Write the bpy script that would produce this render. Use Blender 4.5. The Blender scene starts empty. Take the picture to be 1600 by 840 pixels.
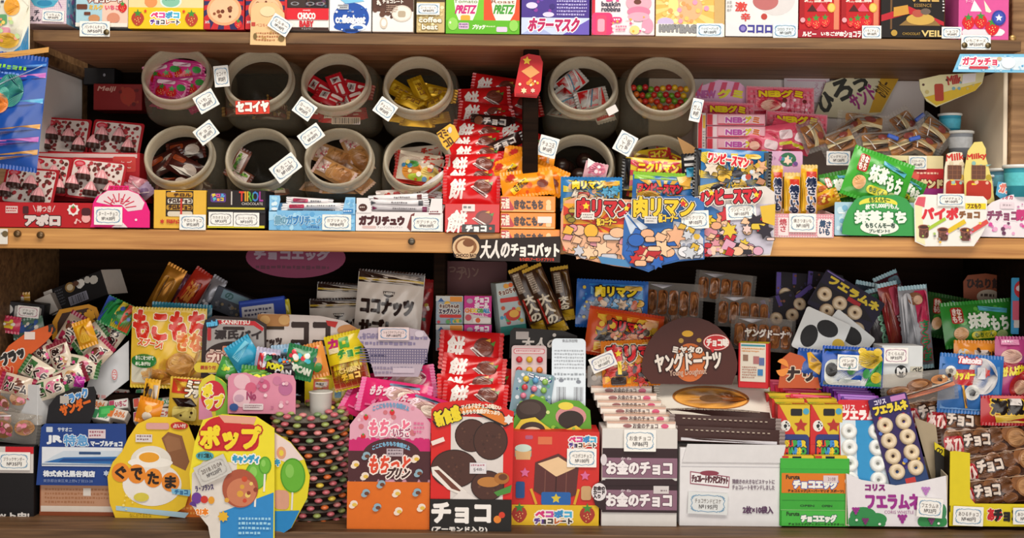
import bpy, math, random
import numpy as np
from mathutils import Vector, Matrix, noise
from mathutils.geometry import tessellate_polygon
R_ = math.radians
SC = bpy.context.scene
COL = SC.collection
# ---------------------------------------------------------------- camera, world, lamps, exposure
D, HZ, ROLL, MM, EYE = 1850.0, 375.0, R_(0.6), 0.001, 1200.0     # lengths in millimetres, MM turns them into metres
cam = bpy.data.objects.new('camera', bpy.data.cameras.new('camera'))
COL.objects.link(cam)
cam.location = (0, -D*MM, EYE*MM)
cam.rotation_euler = (Matrix.Rotation(R_(90), 4, 'X') @ Matrix.Rotation(ROLL, 4, 'Z')).to_euler()
cam.data.sensor_width = 36.0
cam.data.lens = 36.0*D/1600.0
cam.data.shift_y = -(420.0-HZ)/1600.0
cam.data.clip_start = 0.05
cam.data.dof.use_dof = True
cam.data.dof.focus_distance = 1.84
cam.data.dof.aperture_fstop = 9.0
SC.camera = cam
world = bpy.data.worlds.new('world')
SC.world = world
world.use_nodes = True
world.node_tree.nodes['Background'].inputs[0].default_value = (1.0, 0.96, 0.9, 1)
world.node_tree.nodes['Background'].inputs[1].default_value = 0.055

def area(name, loc, target, sx, sy, energy, col):
    l = bpy.data.lights.new(name, 'AREA')
    l.shape = 'RECTANGLE'; l.size = sx; l.size_y = sy; l.energy = energy; l.color = col
    o = bpy.data.objects.new(name, l)
    COL.objects.link(o)
    o.location = loc
    o.rotation_euler = (Vector(target)-Vector(loc)).to_track_quat('-Z', 'Y').to_euler()
    return o

area('ceiling_lamp', (0.2, -1.15, 2.85), (0.05, 0.0, 0.95), 2.4, 0.6, 42, (1.0, 0.93, 0.83))
area('shop_window', (0.35, -2.8, 1.0), (0.2, 0.2, 1.3), 3.6, 1.5, 44, (1.0, 0.95, 0.9))
SC.view_settings.view_transform = 'Standard'
SC.view_settings.look = 'None'
SC.view_settings.exposure = 0.26
SC.view_settings.gamma = 1.0
SC.view_settings.use_curve_mapping = False
SC.cycles.max_bounces = 8
SC.cycles.transparent_max_bounces = 24
SC.cycles.sample_clamp_indirect = 4.0
SC.cycles.caustics_refractive = False
SC.cycles.caustics_reflective = False

# ---------------------------------------------------------------- helpers
rng = random.Random(7)

def lin(h):
    if not isinstance(h, str): return tuple(h)
    if len(h) == 3: h = ''.join(c*2 for c in h)
    o = []
    for i in (0, 2, 4):
        c = int(h[i:i+2], 16)/255.0
        o.append(c/12.92 if c <= 0.04045 else ((c+0.055)/1.055)**2.4)
    return tuple(o)

def P(px, py, Y):
    dx, dy = px-800.0, py-HZ
    c, s = math.cos(ROLL), math.sin(ROLL)
    k = (D+Y)/D
    return Vector(((dx*c+dy*s)*k, Y, EYE-(-dx*s+dy*c)*k))

MATS = {}
FIN = {'paper': (0.55, 0.35), 'film': (0.22, 0.5), 'foil': (0.36, 0.8), 'plastic': (0.3, 0.5), 'matt': (0.85, 0.2)}

def _principled(name):
    m = bpy.data.materials.new(name)
    m.use_nodes = True
    return m, m.node_tree, m.node_tree.nodes['Principled BSDF']

def mat(col, fin='paper', var=0.07, scale=60.0):
    key = (col, fin, var)
    if key in MATS: return MATS[key]
    m, nt, b = _principled('%s_%s' % (fin, col))
    n = nt.nodes.new('ShaderNodeTexNoise'); n.inputs['Scale'].default_value = scale; n.inputs['Detail'].default_value = 4
    tc = nt.nodes.new('ShaderNodeTexCoord'); nt.links.new(tc.outputs['Object'], n.inputs['Vector'])
    r = nt.nodes.new('ShaderNodeMapRange')
    r.inputs[3].default_value = 1-var; r.inputs[4].default_value = 1+var
    nt.links.new(n.outputs['Fac'], r.inputs[0])
    x = nt.nodes.new('ShaderNodeMix'); x.data_type = 'RGBA'; x.blend_type = 'MULTIPLY'
    x.inputs[0].default_value = 1.0
    x.inputs[6].default_value = (*lin(col), 1)
    nt.links.new(r.outputs[0], x.inputs[7])
    nt.links.new(x.outputs[2], b.inputs['Base Color'])
    b.inputs['Roughness'].default_value = FIN[fin][0]
    b.inputs['Specular IOR Level'].default_value = FIN[fin][1]
    if fin == 'foil': b.inputs['Metallic'].default_value = 0.55
    MATS[key] = m
    return m

def inkmat(fin='paper'):
    key = ('ink', fin)
    if key in MATS: return MATS[key]
    m, nt, b = _principled('ink_on_'+fin)
    a = nt.nodes.new('ShaderNodeAttribute'); a.attribute_name = 'ink'
    n = nt.nodes.new('ShaderNodeTexNoise'); n.inputs['Scale'].default_value = 90
    tc = nt.nodes.new('ShaderNodeTexCoord'); nt.links.new(tc.outputs['Object'], n.inputs['Vector'])
    r = nt.nodes.new('ShaderNodeMapRange'); r.inputs[3].default_value = 0.94; r.inputs[4].default_value = 1.05
    nt.links.new(n.outputs['Fac'], r.inputs[0])
    x = nt.nodes.new('ShaderNodeMix'); x.data_type = 'RGBA'; x.blend_type = 'MULTIPLY'; x.inputs[0].default_value = 1.0
    nt.links.new(a.outputs['Color'], x.inputs[6]); nt.links.new(r.outputs[0], x.inputs[7])
    nt.links.new(x.outputs[2], b.inputs['Base Color'])
    b.inputs['Roughness'].default_value = FIN[fin][0]; b.inputs['Specular IOR Level'].default_value = FIN[fin][1]
    MATS[key] = m
    return m

def clearmat(key, tint, haze, rough=0.12, hazecol='ddd8cc', edge=0.5):
    """clear or milky plastic: mostly see-through, with gloss and a little milky body"""
    k = ('clear', key)
    if k in MATS: return MATS[k]
    m = bpy.data.materials.new(key); m.use_nodes = True
    nt = m.node_tree; nt.nodes.clear()
    out = nt.nodes.new('ShaderNodeOutputMaterial')
    t = nt.nodes.new('ShaderNodeBsdfTransparent'); t.inputs[0].default_value = (*lin(tint), 1)
    p = nt.nodes.new('ShaderNodeBsdfPrincipled'); p.inputs['Base Color'].default_value = (*lin(hazecol), 1)
    p.inputs['Roughness'].default_value = rough
    fr = nt.nodes.new('ShaderNodeLayerWeight'); fr.inputs['Blend'].default_value = 0.25
    n = nt.nodes.new('ShaderNodeTexNoise'); n.inputs['Scale'].default_value = 40
    ma = nt.nodes.new('ShaderNodeMath'); ma.operation = 'MULTIPLY_ADD'
    nt.links.new(fr.outputs['Facing'], ma.inputs[0]); ma.inputs[1].default_value = edge; ma.inputs[2].default_value = haze
    mb = nt.nodes.new('ShaderNodeMath'); mb.operation = 'MULTIPLY_ADD'
    nt.links.new(n.outputs['Fac'], mb.inputs[0]); mb.inputs[1].default_value = 0.12; nt.links.new(ma.outputs[0], mb.inputs[2])
    mx = nt.nodes.new('ShaderNodeMixShader')
    nt.links.new(mb.outputs[0], mx.inputs[0]); nt.links.new(t.outputs[0], mx.inputs[1]); nt.links.new(p.outputs[0], mx.inputs[2])
    nt.links.new(mx.outputs[0], out.inputs[0])
    MATS[k] = m
    return m

def woodmat(key, c1, c2, grain=1.0, rough=0.55, spec=0.4):
    k = ('wood', key)
    if k in MATS: return MATS[k]
    m, nt, b = _principled(key)
    tc = nt.nodes.new('ShaderNodeTexCoord')
    mp = nt.nodes.new('ShaderNodeMapping'); mp.inputs['Scale'].default_value = (2.5*grain, 40, 40)
    nt.links.new(tc.outputs['Object'], mp.inputs['Vector'])
    n = nt.nodes.new('ShaderNodeTexNoise'); n.inputs['Scale'].default_value = 2.2; n.inputs['Detail'].default_value = 7; n.inputs['Distortion'].default_value = 0.7
    nt.links.new(mp.outputs[0], n.inputs['Vector'])
    n2 = nt.nodes.new('ShaderNodeTexNoise'); n2.inputs['Scale'].default_value = 3.0
    nt.links.new(tc.outputs['Object'], n2.inputs['Vector'])
    ad = nt.nodes.new('ShaderNodeMath'); ad.operation = 'MULTIPLY_ADD'; ad.inputs[1].default_value = 0.45
    nt.links.new(n2.outputs['Fac'], ad.inputs[0]); nt.links.new(n.outputs['Fac'], ad.inputs[2])
    cr = nt.nodes.new('ShaderNodeValToRGB')
    cr.color_ramp.elements[0].position = 0.5; cr.color_ramp.elements[0].color = (*lin(c1), 1)
    cr.color_ramp.elements[1].position = 0.95; cr.color_ramp.elements[1].color = (*lin(c2), 1)
    nt.links.new(ad.outputs[0], cr.inputs[0]); nt.links.new(cr.outputs[0], b.inputs['Base Color'])
    b.inputs['Roughness'].default_value = rough; b.inputs['Specular IOR Level'].default_value = spec
    bp = nt.nodes.new('ShaderNodeBump'); bp.inputs['Strength'].default_value = 0.15; bp.inputs['Distance'].default_value = 0.002
    nt.links.new(n.outputs['Fac'], bp.inputs['Height']); nt.links.new(bp.outputs[0], b.inputs['Normal'])
    MATS[k] = m
    return m

def mk(name, V, F, m, parent=None, smooth=False):
    """one mesh object from vertices in millimetres"""
    me = bpy.data.meshes.new(name)
    me.from_pydata([(v[0]*MM, v[1]*MM, v[2]*MM) for v in V], [], F)
    if m is not None: me.materials.append(m)
    if smooth: me.polygons.foreach_set('use_smooth', [True]*len(me.polygons))
    me.update()
    o = bpy.data.objects.new(name, me)
    COL.objects.link(o)
    if parent is not None: o.parent = parent
    return o

def tagp(o, lab=None, cat=None, grp=None, kind=None):
    if lab: o['label'] = lab
    if cat: o['category'] = cat
    if grp: o['group'] = grp
    if kind: o['kind'] = kind
    return o

def empty(name, lab, cat, grp=None):
    o = bpy.data.objects.new(name, None); o.empty_display_size = 0.02
    COL.objects.link(o)
    return tagp(o, lab, cat, grp)

def pose(o, p, rot=0, tilt=0, yaw=0):
    """rot clockwise as seen from the front, tilt leans the top away, yaw turns the right side away"""
    M = Matrix.Rotation(R_(yaw), 4, 'Z') @ Matrix.Rotation(R_(-tilt), 4, 'X') @ Matrix.Rotation(R_(rot), 4, 'Y')
    o.matrix_basis = Matrix.Translation(Vector(p)*MM) @ M
    return o

def clone(o, lab=None, grp=None):
    c = o.copy(); COL.objects.link(c)
    for ch in o.children:
        d = ch.copy(); COL.objects.link(d); d.parent = c
        for g in ch.children:
            e = g.copy(); COL.objects.link(e); e.parent = d
    if lab: c['label'] = lab
    if grp: c['group'] = grp
    return c

def put(o, px, py, Y, rot=0, tilt=0, yaw=0):
    return pose(o, P(px, py, Y), rot, tilt, yaw)

# ---- lettering
GL = {}
def glyph(txt):
    if txt in GL: return GL[txt]
    cu = bpy.data.curves.new('t', 'FONT'); cu.body = txt; cu.size = 1.0; cu.resolution_u = 2; cu.fill_mode = 'FRONT'; cu.space_line = 0.95
    ob = bpy.data.objects.new('t', cu); COL.objects.link(ob)
    bpy.context.view_layer.update()
    me = bpy.data.meshes.new_from_object(ob.evaluated_get(bpy.context.evaluated_depsgraph_get()))
    n = len(me.vertices)
    V = np.zeros(n*3, np.float32); me.vertices.foreach_get('co', V); V = V.reshape(-1, 3)[:, :2].astype(float)
    me.calc_loop_triangles()
    T = np.zeros(len(me.loop_triangles)*3, np.int32); me.loop_triangles.foreach_get('vertices', T); T = T.reshape(-1, 3)
    cnt = {}
    for p in me.polygons:
        for e in p.edge_keys: cnt[e] = cnt.get(e, 0)+1
    E = np.array([e for e, c in cnt.items() if c == 1], np.int32).reshape(-1, 2)
    bpy.data.objects.remove(ob); bpy.data.curves.remove(cu); bpy.data.meshes.remove(me)
    lo, hi = (V.min(0), V.max(0)) if n else (np.zeros(2), np.ones(2))
    V = (V-lo)/np.maximum(hi-lo, 1e-6)
    GL[txt] = (V, T, E)
    return GL[txt]

def clip_rect(poly, x0, y0, x1, y1):
    for ax, lim, sg in ((0, x0, 1), (0, x1, -1), (1, y0, 1), (1, y1, -1)):
        out = []
        for i in range(len(poly)):
            a, b = poly[i-1], poly[i]
            da, db = (a[ax]-lim)*sg, (b[ax]-lim)*sg
            if (da >= 0) != (db >= 0):
                t = da/(da-db); out.append((a[0]+t*(b[0]-a[0]), a[1]+t*(b[1]-a[1])))
            if db >= 0: out.append(b)
        poly = out
        if not poly: return []
    return poly

def fan(pts):
    return [(pts[0], pts[i], pts[i+1]) for i in range(1, len(pts)-1)]

def ell(cx, cy, rx, ry, n=None):
    n = n or max(8, min(40, int(6+max(rx, ry)*0.9)))
    return [(cx+rx*math.cos(2*math.pi*i/n), cy+ry*math.sin(2*math.pi*i/n)) for i in range(n)]

def rrect(x0, y0, x1, y1, r):
    r = min(r, (x1-x0)/2, (y1-y0)/2)
    if r <= 0.01: return [(x0, y0), (x1, y0), (x1, y1), (x0, y1)]
    o = []
    for cx, cy, a in ((x1-r, y0+r, -90), (x1-r, y1-r, 0), (x0+r, y1-r, 90), (x0+r, y0+r, 180)):
        for k in range(5):
            t = R_(a+k*22.5); o.append((cx+r*math.cos(t), cy+r*math.sin(t)))
    return o

def starp(cx, cy, r, n, k, a0=-90):
    return [(cx+(r if i % 2 == 0 else r*k)*math.cos(R_(a0+180*i/n)), cy+(r if i % 2 == 0 else r*k)*math.sin(R_(a0+180*i/n))) for i in range(2*n)]

def tess(pts):
    t = tessellate_polygon([[Vector((p[0], p[1], 0)) for p in pts]])
    return [tuple(pts[i] for i in tri) for tri in t]

def stroke(V, E, w):
    """ribbons of half width w along edges"""
    a, b = V[E[:, 0]], V[E[:, 1]]
    d = b-a; L = np.maximum(np.linalg.norm(d, axis=1, keepdims=True), 1e-9); d = d/L
    n = np.stack([-d[:, 1], d[:, 0]], 1)*w
    a2, b2 = a-d*w*0.55, b+d*w*0.55
    q = np.stack([a2+n, b2+n, b2-n, a2-n], 1)
    return np.concatenate([q[:, [0, 1, 2]], q[:, [0, 2, 3]]])

JL = 0.0035      # overlapping pieces of one colour lie this far apart, never in one plane
def z3(t, k=None):
    t = np.asarray(t, float).reshape(-1, 3, 2)
    z = np.zeros(len(t)) if k is None else np.asarray(k, float)*JL
    return np.concatenate([t, np.repeat(z[:, None, None], 3, axis=1)], axis=2)
def zs(V, E, w):
    t = stroke(V, E, w); n = len(E)
    return z3(t, np.tile((np.arange(n)*5) % 13, 2))

def ops2tris(ops):
    """drawing list -> [(triangles in photo pixels, colour)], one entry per layer"""
    out = []
    for o in ops:
        k = o[0]
        if k == 'R':
            out.append((fan(rrect(o[1], o[2], o[3], o[4], o[6] if len(o) > 6 else 0)), o[5]))
        elif k == 'E':
            out.append((fan(ell(*o[1:5])), o[5]))
        elif k == 'G':
            out.append((tess(o[1]), o[2]))
        elif k == 'S':
            out.append((tess(starp(*o[1:6])), o[6]))
        elif k == 'L':
            V = np.array([(o[1], o[2]), (o[3], o[4])], float)
            out.append((stroke(V, np.array([[0, 1]]), o[5]/2), o[6]))
        elif k == 'B':      # rays: cx cy r1 r2 n col clip
            cx, cy, r1, r2, n, c, cl = o[1:8]
            t = []
            for i in range(n):
                a0, a1 = 2*math.pi*i/n, 2*math.pi*(i+0.5)/n
                q = clip_rect([(cx+r1*math.cos(a0), cy+r1*math.sin(a0)), (cx+r2*math.cos(a0), cy+r2*math.sin(a0)),
                               (cx+r2*math.cos(a1), cy+r2*math.sin(a1)), (cx+r1*math.cos(a1), cy+r1*math.sin(a1))], *cl)
                if len(q) > 2: t += fan(q)
            out.append((t, c))
        elif k == 'D':      # x0 y0 x1 y1 n r cols seed
            g = random.Random(o[8] if len(o) > 8 else 1)
            by = {}
            for i in range(o[5]):
                r = o[6]*g.uniform(0.6, 1.15)
                x = g.uniform(o[1]+r, max(o[1]+r, o[3]-r)); y = g.uniform(o[2]+r, max(o[2]+r, o[4]-r))
                by.setdefault(o[7][i % len(o[7])], []).append(z3(fan(ell(x, y, r, r, 8)), [i % 13]*6))
            for c, t in by.items(): out.append((np.concatenate(t), c))
        elif k == 'Z':      # crowded comic print: outlined scraps of many shapes
            g = random.Random(o[8])
            for i in range(o[5]):
                x, y, r = g.uniform(o[1], o[3]), g.uniform(o[2], o[4]), o[6]*g.uniform(.55, 1.2); f = g.uniform(.6, 1); q = i % 4
                for d, c in ((1.0, '221816'), (0, o[7][i % len(o[7])])):
                    p = ell(x, y, r+d, r*f+d, 12) if q == 0 else starp(x, y, r*1.2+d*1.3, 5+i % 4, .55, g.random()*0+i*33) if q == 1 else [(x-r-d, y+r*f*.7+d), (x-r*.3, y-r*f-d), (x+r+d, y-r*f*.2-d), (x+r*.5+d, y+r*f+d)] if q == 2 else rrect(x-r-d, y-r*f*.5-d, x+r+d, y+r*f*.5+d, 3)
                    out.append((tess(p), c))
        elif k == 'Q':      # barcode
            g = random.Random(3); t = []; x = o[1]
            while x < o[3]-0.6:
                w = g.choice((0.7, 0.7, 1.2, 1.6)); t += fan(rrect(x, o[2], min(x+w, o[3]), o[4], 0)); x += w+g.choice((0.7, 1.0, 1.4))
            out.append((t, o[5]))
        elif k == 'K':      # grid of lines
            t = []; x0, y0, x1, y1, st, w, c = o[1:8]
            x = x0
            while x < x1: t += fan(rrect(x, y0, min(x+w, x1), y1, 0)); x += st
            out.append((t, c)); t = []; y = y0
            while y < y1: t += fan(rrect(x0, y, x1, min(y+w, y1), 0)); y += st
            out.append((t, c))
        elif k == 'M':      # lines of print too small to read
            g = random.Random(int(o[1]*7+o[2])); t = []; x0, y0, x1, y1, rows, c = o[1:7]
            hh = (y1-y0)/rows
            for i in range(rows):
                x = x0; y = y0+i*hh; end = x1-(g.uniform(0, (x1-x0)*0.35) if i == rows-1 else 0)
                while x < end:
                    w = g.uniform(hh*0.3, hh*0.75); t += fan(rrect(x, y+hh*g.uniform(.05, .2), min(x+w, end), y+hh*g.uniform(.5, .68), 0)); x += w+hh*0.22
            out.append((t, c))
        elif k == 'W':      # strawberry: cx cy r
            cx, cy, r = o[1:4]
            body = [(cx+r*math.cos(a)*(1-0.25*max(0, math.sin(a))), cy+r*1.1*math.sin(a)) for a in [2*math.pi*i/16 for i in range(16)]]
            out.append((fan(body), o[4] if len(o) > 4 else 'd3202a'))
            out.append((tess(starp(cx, cy-r*0.85, r*0.7, 5, 0.4)), '3f8f3a'))
            if r > 5: out.append(([tt for i in range(7) for tt in fan(ell(cx+r*0.55*math.cos(i*2.4)*(i/7+.2), cy+r*0.2+r*0.6*math.sin(i*2.4)*(i/7+.2), r*0.07, r*0.1, 5))], 'f6d27a'))
        elif k == 'T':
            txt, x0, y0, x1, y1, c = o[1:7]
            kw = o[7] if len(o) > 7 else {}
            V, T, E = glyph(txt)
            W, H = x1-x0, y1-y0
            Q = np.stack([x0+V[:, 0]*W, y1-V[:, 1]*H], 1)
            if 'arc' in kw: Q[:, 1] -= kw['arc']*(1-(2*V[:, 0]-1)**2)
            if 'sl' in kw: Q[:, 0] += kw['sl']*(V[:, 1]-0.5)
            if 'a' in kw:
                a = R_(kw['a']); cx, cy = (x0+x1)/2, (y0+y1)/2; d = Q-[cx, cy]
                Q = np.stack([cx+d[:, 0]*math.cos(a)-d[:, 1]*math.sin(a), cy+d[:, 0]*math.sin(a)+d[:, 1]*math.cos(a)], 1)
            b = kw.get('b', 0)
            for oc, ow in ((kw.get('o2'), kw.get('w2', 0)), (kw.get('o'), kw.get('w', 1.5))):
                if oc: out.append((zs(Q, E, ow+b), oc))
            if isinstance(c, (list, tuple)):   # letters in turn take a colour, by their place along the line
                n = len(c); ce = Q[T][:, :, 0].mean(1)
                idx = np.clip(((ce-Q[:, 0].min())/max(1e-6, np.ptp(Q[:, 0]))*n).astype(int), 0, n-1)
                es = zs(Q, E, b) if b else None
                for i in range(n):
                    tt = z3(Q[T][idx == i], [14]*int((idx == i).sum()))
                    if b:
                        ie = np.clip(((es[:, :, 0].mean(1)-Q[:, 0].min())/max(1e-6, np.ptp(Q[:, 0]))*n).astype(int), 0, n-1)
                        tt = np.concatenate([tt, es[ie == i]])
                    out.append((tt, c[i]))
            else:
                out.append((np.concatenate([z3(Q[T], [14]*len(T)), zs(Q, E, b)]) if b else Q[T], c))
    return out

def subdivide(V, T, C, L):
    for _ in range(5):
        e = np.sort(np.concatenate([T[:, [0, 1]], T[:, [1, 2]], T[:, [2, 0]]]), axis=1)
        u, inv = np.unique(e, axis=0, return_inverse=True); inv = inv.reshape(-1)
        d = np.linalg.norm(V[u[:, 0], :2]-V[u[:, 1], :2], axis=1)
        sp = d > L
        if not sp.any(): break
        mid = np.full(len(u), -1); mid[sp] = len(V)+np.arange(sp.sum())
        V = np.concatenate([V, (V[u[sp, 0]]+V[u[sp, 1]])/2])
        n = len(T); m = np.stack([mid[inv[:n]], mid[inv[n:2*n]], mid[inv[2*n:]]], 1)
        keep = (m < 0).all(1)
        NT, NC = [T[keep]], [C[keep]]
        at, ac = [], []
        for t, mm, c in zip(T[~keep], m[~keep], C[~keep]):
            a, b_, c_ = t; x, y, z = mm
            k = (x >= 0)+(y >= 0)+(z >= 0)
            if k == 3: r = [(a, x, z), (x, b_, y), (z, y, c_), (x, y, z)]
            else:
                while not (x >= 0 and (k == 1 or y >= 0)): a, b_, c_, x, y, z = b_, c_, a, y, z, x
                r = [(a, x, c_), (x, b_, c_)] if k == 1 else [(x, b_, y), (a, x, y), (a, y, c_)]
            at += r; ac += [c]*len(r)
        NT.append(np.array(at)); NC.append(np.array(ac))
        T, C = np.concatenate(NT), np.concatenate(NC)
    return V, T, C

def inside(pts, x, y):
    r = np.zeros(len(x), bool); n = len(pts)
    for i in range(n):
        (xa, ya), (xb, yb) = pts[i-1], pts[i]
        if ya == yb: continue
        r ^= ((ya > y) != (yb > y)) & (x < (xb-xa)*(y-ya)/(yb-ya)+xa)
    return r

def printed(name, ops, cx, cy, s, parent, surf=None, fin='paper', kz=1.0, off=0.35, step=0.14, M=None, clip=None):
    """flat print: coloured shapes and letters lying on the front of a package"""
    lay = [(t if isinstance(t, np.ndarray) and t.ndim == 3 and t.shape[2] == 3 else z3(t), c) for t, c in ops2tris(ops) if len(t)]
    if clip is not None:
        lay = [(t[inside(clip, t[:, :, 0].mean(1), t[:, :, 1].mean(1))], c) for t, c in lay]
        lay = [l for l in lay if len(l[0])]
    if not lay: return None
    VV, TT, CC, n0 = [], [], [], 0
    L = len(lay)
    st = max(0.06, min(step, 2.2/max(1, L))) if surf is None else max(0.12, min(0.3, 2.4/max(1, L)))
    for i, (t, c) in enumerate(lay):
        q = t.reshape(-1, 3)
        q = np.round(np.stack([(q[:, 0]-cx)*s, -(q[:, 1]-cy)*s*kz, q[:, 2]], 1), 4)
        V, inv = np.unique(q, axis=0, return_inverse=True)
        T = inv.reshape(-1, 3)
        a, b, d = V[T[:, 0]], V[T[:, 1]], V[T[:, 2]]
        ar = (b[:, 0]-a[:, 0])*(d[:, 1]-a[:, 1])-(b[:, 1]-a[:, 1])*(d[:, 0]-a[:, 0])
        T = T[np.abs(ar) > 1e-5]; ar = ar[np.abs(ar) > 1e-5]
        T[ar < 0] = T[ar < 0][:, ::-1]
        if not len(T): continue
        C = np.tile(np.array(lin(c)), (len(T), 1))
        if surf is not None: V, T, C = subdivide(V, T, C, 4.6)
        y = surf(V[:, 0], V[:, 1]) if surf is not None else np.zeros(len(V))
        VV.append(np.stack([V[:, 0], y-off-i*st-V[:, 2], V[:, 1]], 1)); TT.append(T+n0); CC.append(C); n0 += len(V)
    V = np.concatenate(VV)*MM; T = np.concatenate(TT); C = np.concatenate(CC)
    if M is not None:
        V = (np.c_[V, np.ones(len(V))] @ np.array(M).T)[:, :3]
    me = bpy.data.meshes.new(name)
    me.vertices.add(len(V)); me.vertices.foreach_set('co', V.astype(np.float32).ravel())
    me.loops.add(len(T)*3); me.loops.foreach_set('vertex_index', T.astype(np.int32).ravel())
    me.polygons.add(len(T)); me.polygons.foreach_set('loop_start', np.arange(0, len(T)*3, 3, dtype=np.int32))
    me.update(calc_edges=True)
    at = me.color_attributes.new('ink', 'FLOAT_COLOR', 'CORNER')
    at.data.foreach_set('color', np.repeat(np.c_[C, np.ones(len(C))], 3, axis=0).astype(np.float32).ravel())
    if surf is not None: me.polygons.foreach_set('use_smooth', [True]*len(T))
    me.materials.append(inkmat(fin))
    o = bpy.data.objects.new(name, me); COL.objects.link(o); o.parent = parent
    return o

# ---- package builders
def bevbox(w, h, d, b=0.8, y0=0.0):
    """box with chamfered edges; front at y0, centred in x and z"""
    V, F = [], []
    x, z, y1 = w/2, h/2, y0+d
    b = min(b, w/4, h/4, d/4)
    idx = {}
    for sx in (-1, 1):
        for sy in (-1, 1):
            for sz in (-1, 1):
                cx, cy, cz = sx*x, (y0 if sy < 0 else y1), sz*z
                for ax in range(3):
                    p = [cx-sx*b, cy-sy*b, cz-sz*b]; p[ax] = (cx, cy, cz)[ax]
                    idx[(sx, sy, sz, ax)] = len(V); V.append(p)
    def face(ks, n):
        v = [idx[k] for k in ks]
        a, bb, c = (Vector(V[v[i]]) for i in range(3))
        if (bb-a).cross(c-a).dot(Vector(n)) < 0: v.reverse()
        F.append(v)
    for ax in range(3):
        o1, o2 = [i for i in range(3) if i != ax]
        for s in (-1, 1):
            ks = []
            for a, c in ((-1, -1), (1, -1), (1, 1), (-1, 1)):
                k = [0, 0, 0]; k[ax] = s; k[o1] = a; k[o2] = c; ks.append((*k, ax))
            n = [0, 0, 0]; n[ax] = s; face(ks, n)
    for ax in range(3):       # edge strips running along axis ax
        o1, o2 = [i for i in range(3) if i != ax]
        for a in (-1, 1):
            for c in (-1, 1):
                ks = []
                for s, f in ((-1, o1), (1, o1), (1, o2), (-1, o2)):
                    k = [0, 0, 0]; k[ax] = s; k[o1] = a; k[o2] = c; ks.append((*k, f))
                n = [0, 0, 0]; n[o1] = a; n[o2] = c; face(ks, n)
    for sx in (-1, 1):
        for sy in (-1, 1):
            for sz in (-1, 1): face([(sx, sy, sz, i) for i in range(3)], (sx, sy, sz))
    return V, F

def K_(Y): return (D+Y)/D

def box(nm, lab, cat, x0, y0, x1, y1, Y, dep, col, ops=(), rot=0, tilt=0, yaw=0, grp=None, fin='paper', top=None, side=None):
    """closed carton; its front fills the given pixels; top / side: drawing lists on a 100 x 100 square"""
    s = K_(Y); kz = 1/math.cos(R_(tilt)); w, h = (x1-x0)*s, (y1-y0)*s*kz
    cx, cy = (x0+x1)/2, (y0+y1)/2
    V, F = bevbox(w, h, dep)
    o = tagp(mk(nm, V, F, mat(col, fin)), lab, cat, grp)
    put(o, cx, cy, Y, rot, tilt, yaw)
    printed('printed_front', list(ops), cx, cy, s, o, None, fin, kz)
    if top:
        M = Matrix.Translation((0, dep/2*MM, h/2*MM)) @ Matrix.Rotation(R_(-90), 4, 'X') @ Matrix.Diagonal((w/100, 1, dep/100, 1))
        printed('printed_top', top, 50, 50, 1.0, o, None, fin, M=M)
    if side:
        for sg in ((-1,) if cx > 800 else (1,)):
            M = Matrix.Translation((sg*w/2*MM, dep/2*MM, 0)) @ Matrix.Rotation(R_(90*sg), 4, 'Z') @ Matrix.Diagonal((dep/100, 1, h/100, 1))
            printed('printed_side', side, 50, 50, 1.0, o, None, fin, M=M)
    return o

def card(nm, lab, cat, pts, Y, col, ops=(), rot=0, tilt=0, yaw=0, grp=None, fin='paper', th=1.4, edge=None, bend=0.0, back=None):
    """die-cut board of its own thickness; pts: outline in pixels, or (x0,y0,x1,y1,corner)"""
    if isinstance(pts[0], (int, float)): pts = rrect(*pts)
    s = K_(Y); kz = 1/math.cos(R_(tilt))
    xs, ys = [p[0] for p in pts], [p[1] for p in pts]
    cx, cy = (min(xs)+max(xs))/2, (min(ys)+max(ys))/2
    hw = (max(xs)-min(xs))/2*s
    sf = (lambda x, z: bend*(x/hw)**2) if bend else None
    q = [((p[0]-cx)*s, -(p[1]-cy)*s*kz) for p in pts]
    tr = tessellate_polygon([[Vector((a, b, 0)) for a, b in q]])
    n = len(q)
    if bend:
        VV, T, _ = subdivide(np.array(q), np.array(tr), np.zeros((len(tr), 3)), 9.0)
    else:
        VV, T = np.array(q), np.array(tr)
    T = [tuple(t) for t in T.tolist()]
    cnt = {}
    T2 = []
    for t in T:
        a, b, c = (VV[i] for i in t)
        if (b[0]-a[0])*(c[1]-a[1])-(b[1]-a[1])*(c[0]-a[0]) < 0: t = t[::-1]
        T2.append(t)
        for i in range(3): cnt[(t[i], t[(i+1) % 3])] = 1
    yy = bend*(VV[:, 0]/hw)**2 if bend else np.zeros(len(VV))
    m = len(VV)
    V = [(VV[i, 0], yy[i], VV[i, 1]) for i in range(m)]+[(VV[i, 0], yy[i]+th, VV[i, 1]) for i in range(m)]
    F = list(T2)+[tuple(i+m for i in t[::-1]) for t in T2]
    for (a, b) in cnt:
        if (b, a) not in cnt: F.append((b, a, a+m, b+m))
    o = tagp(mk(nm, V, F, mat(col, fin)), lab, cat, grp)
    put(o, cx, cy, Y, rot, tilt, yaw)
    printed('printed_face', list(ops), cx, cy, s, o, sf, fin, kz, clip=pts)
    if back:
        w, h = (back[2]-back[0])*s, (back[3]-back[1])*s*kz
        V, F = bevbox(w, h, back[4], .6, th+.1); ox, oz = ((back[0]+back[2])/2-cx)*s, -((back[1]+back[3])/2-cy)*s*kz
        mk('carton', [(a+ox, b, c+oz) for a, b, c in V], F, mat(back[5], fin), o)
    return o

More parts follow.
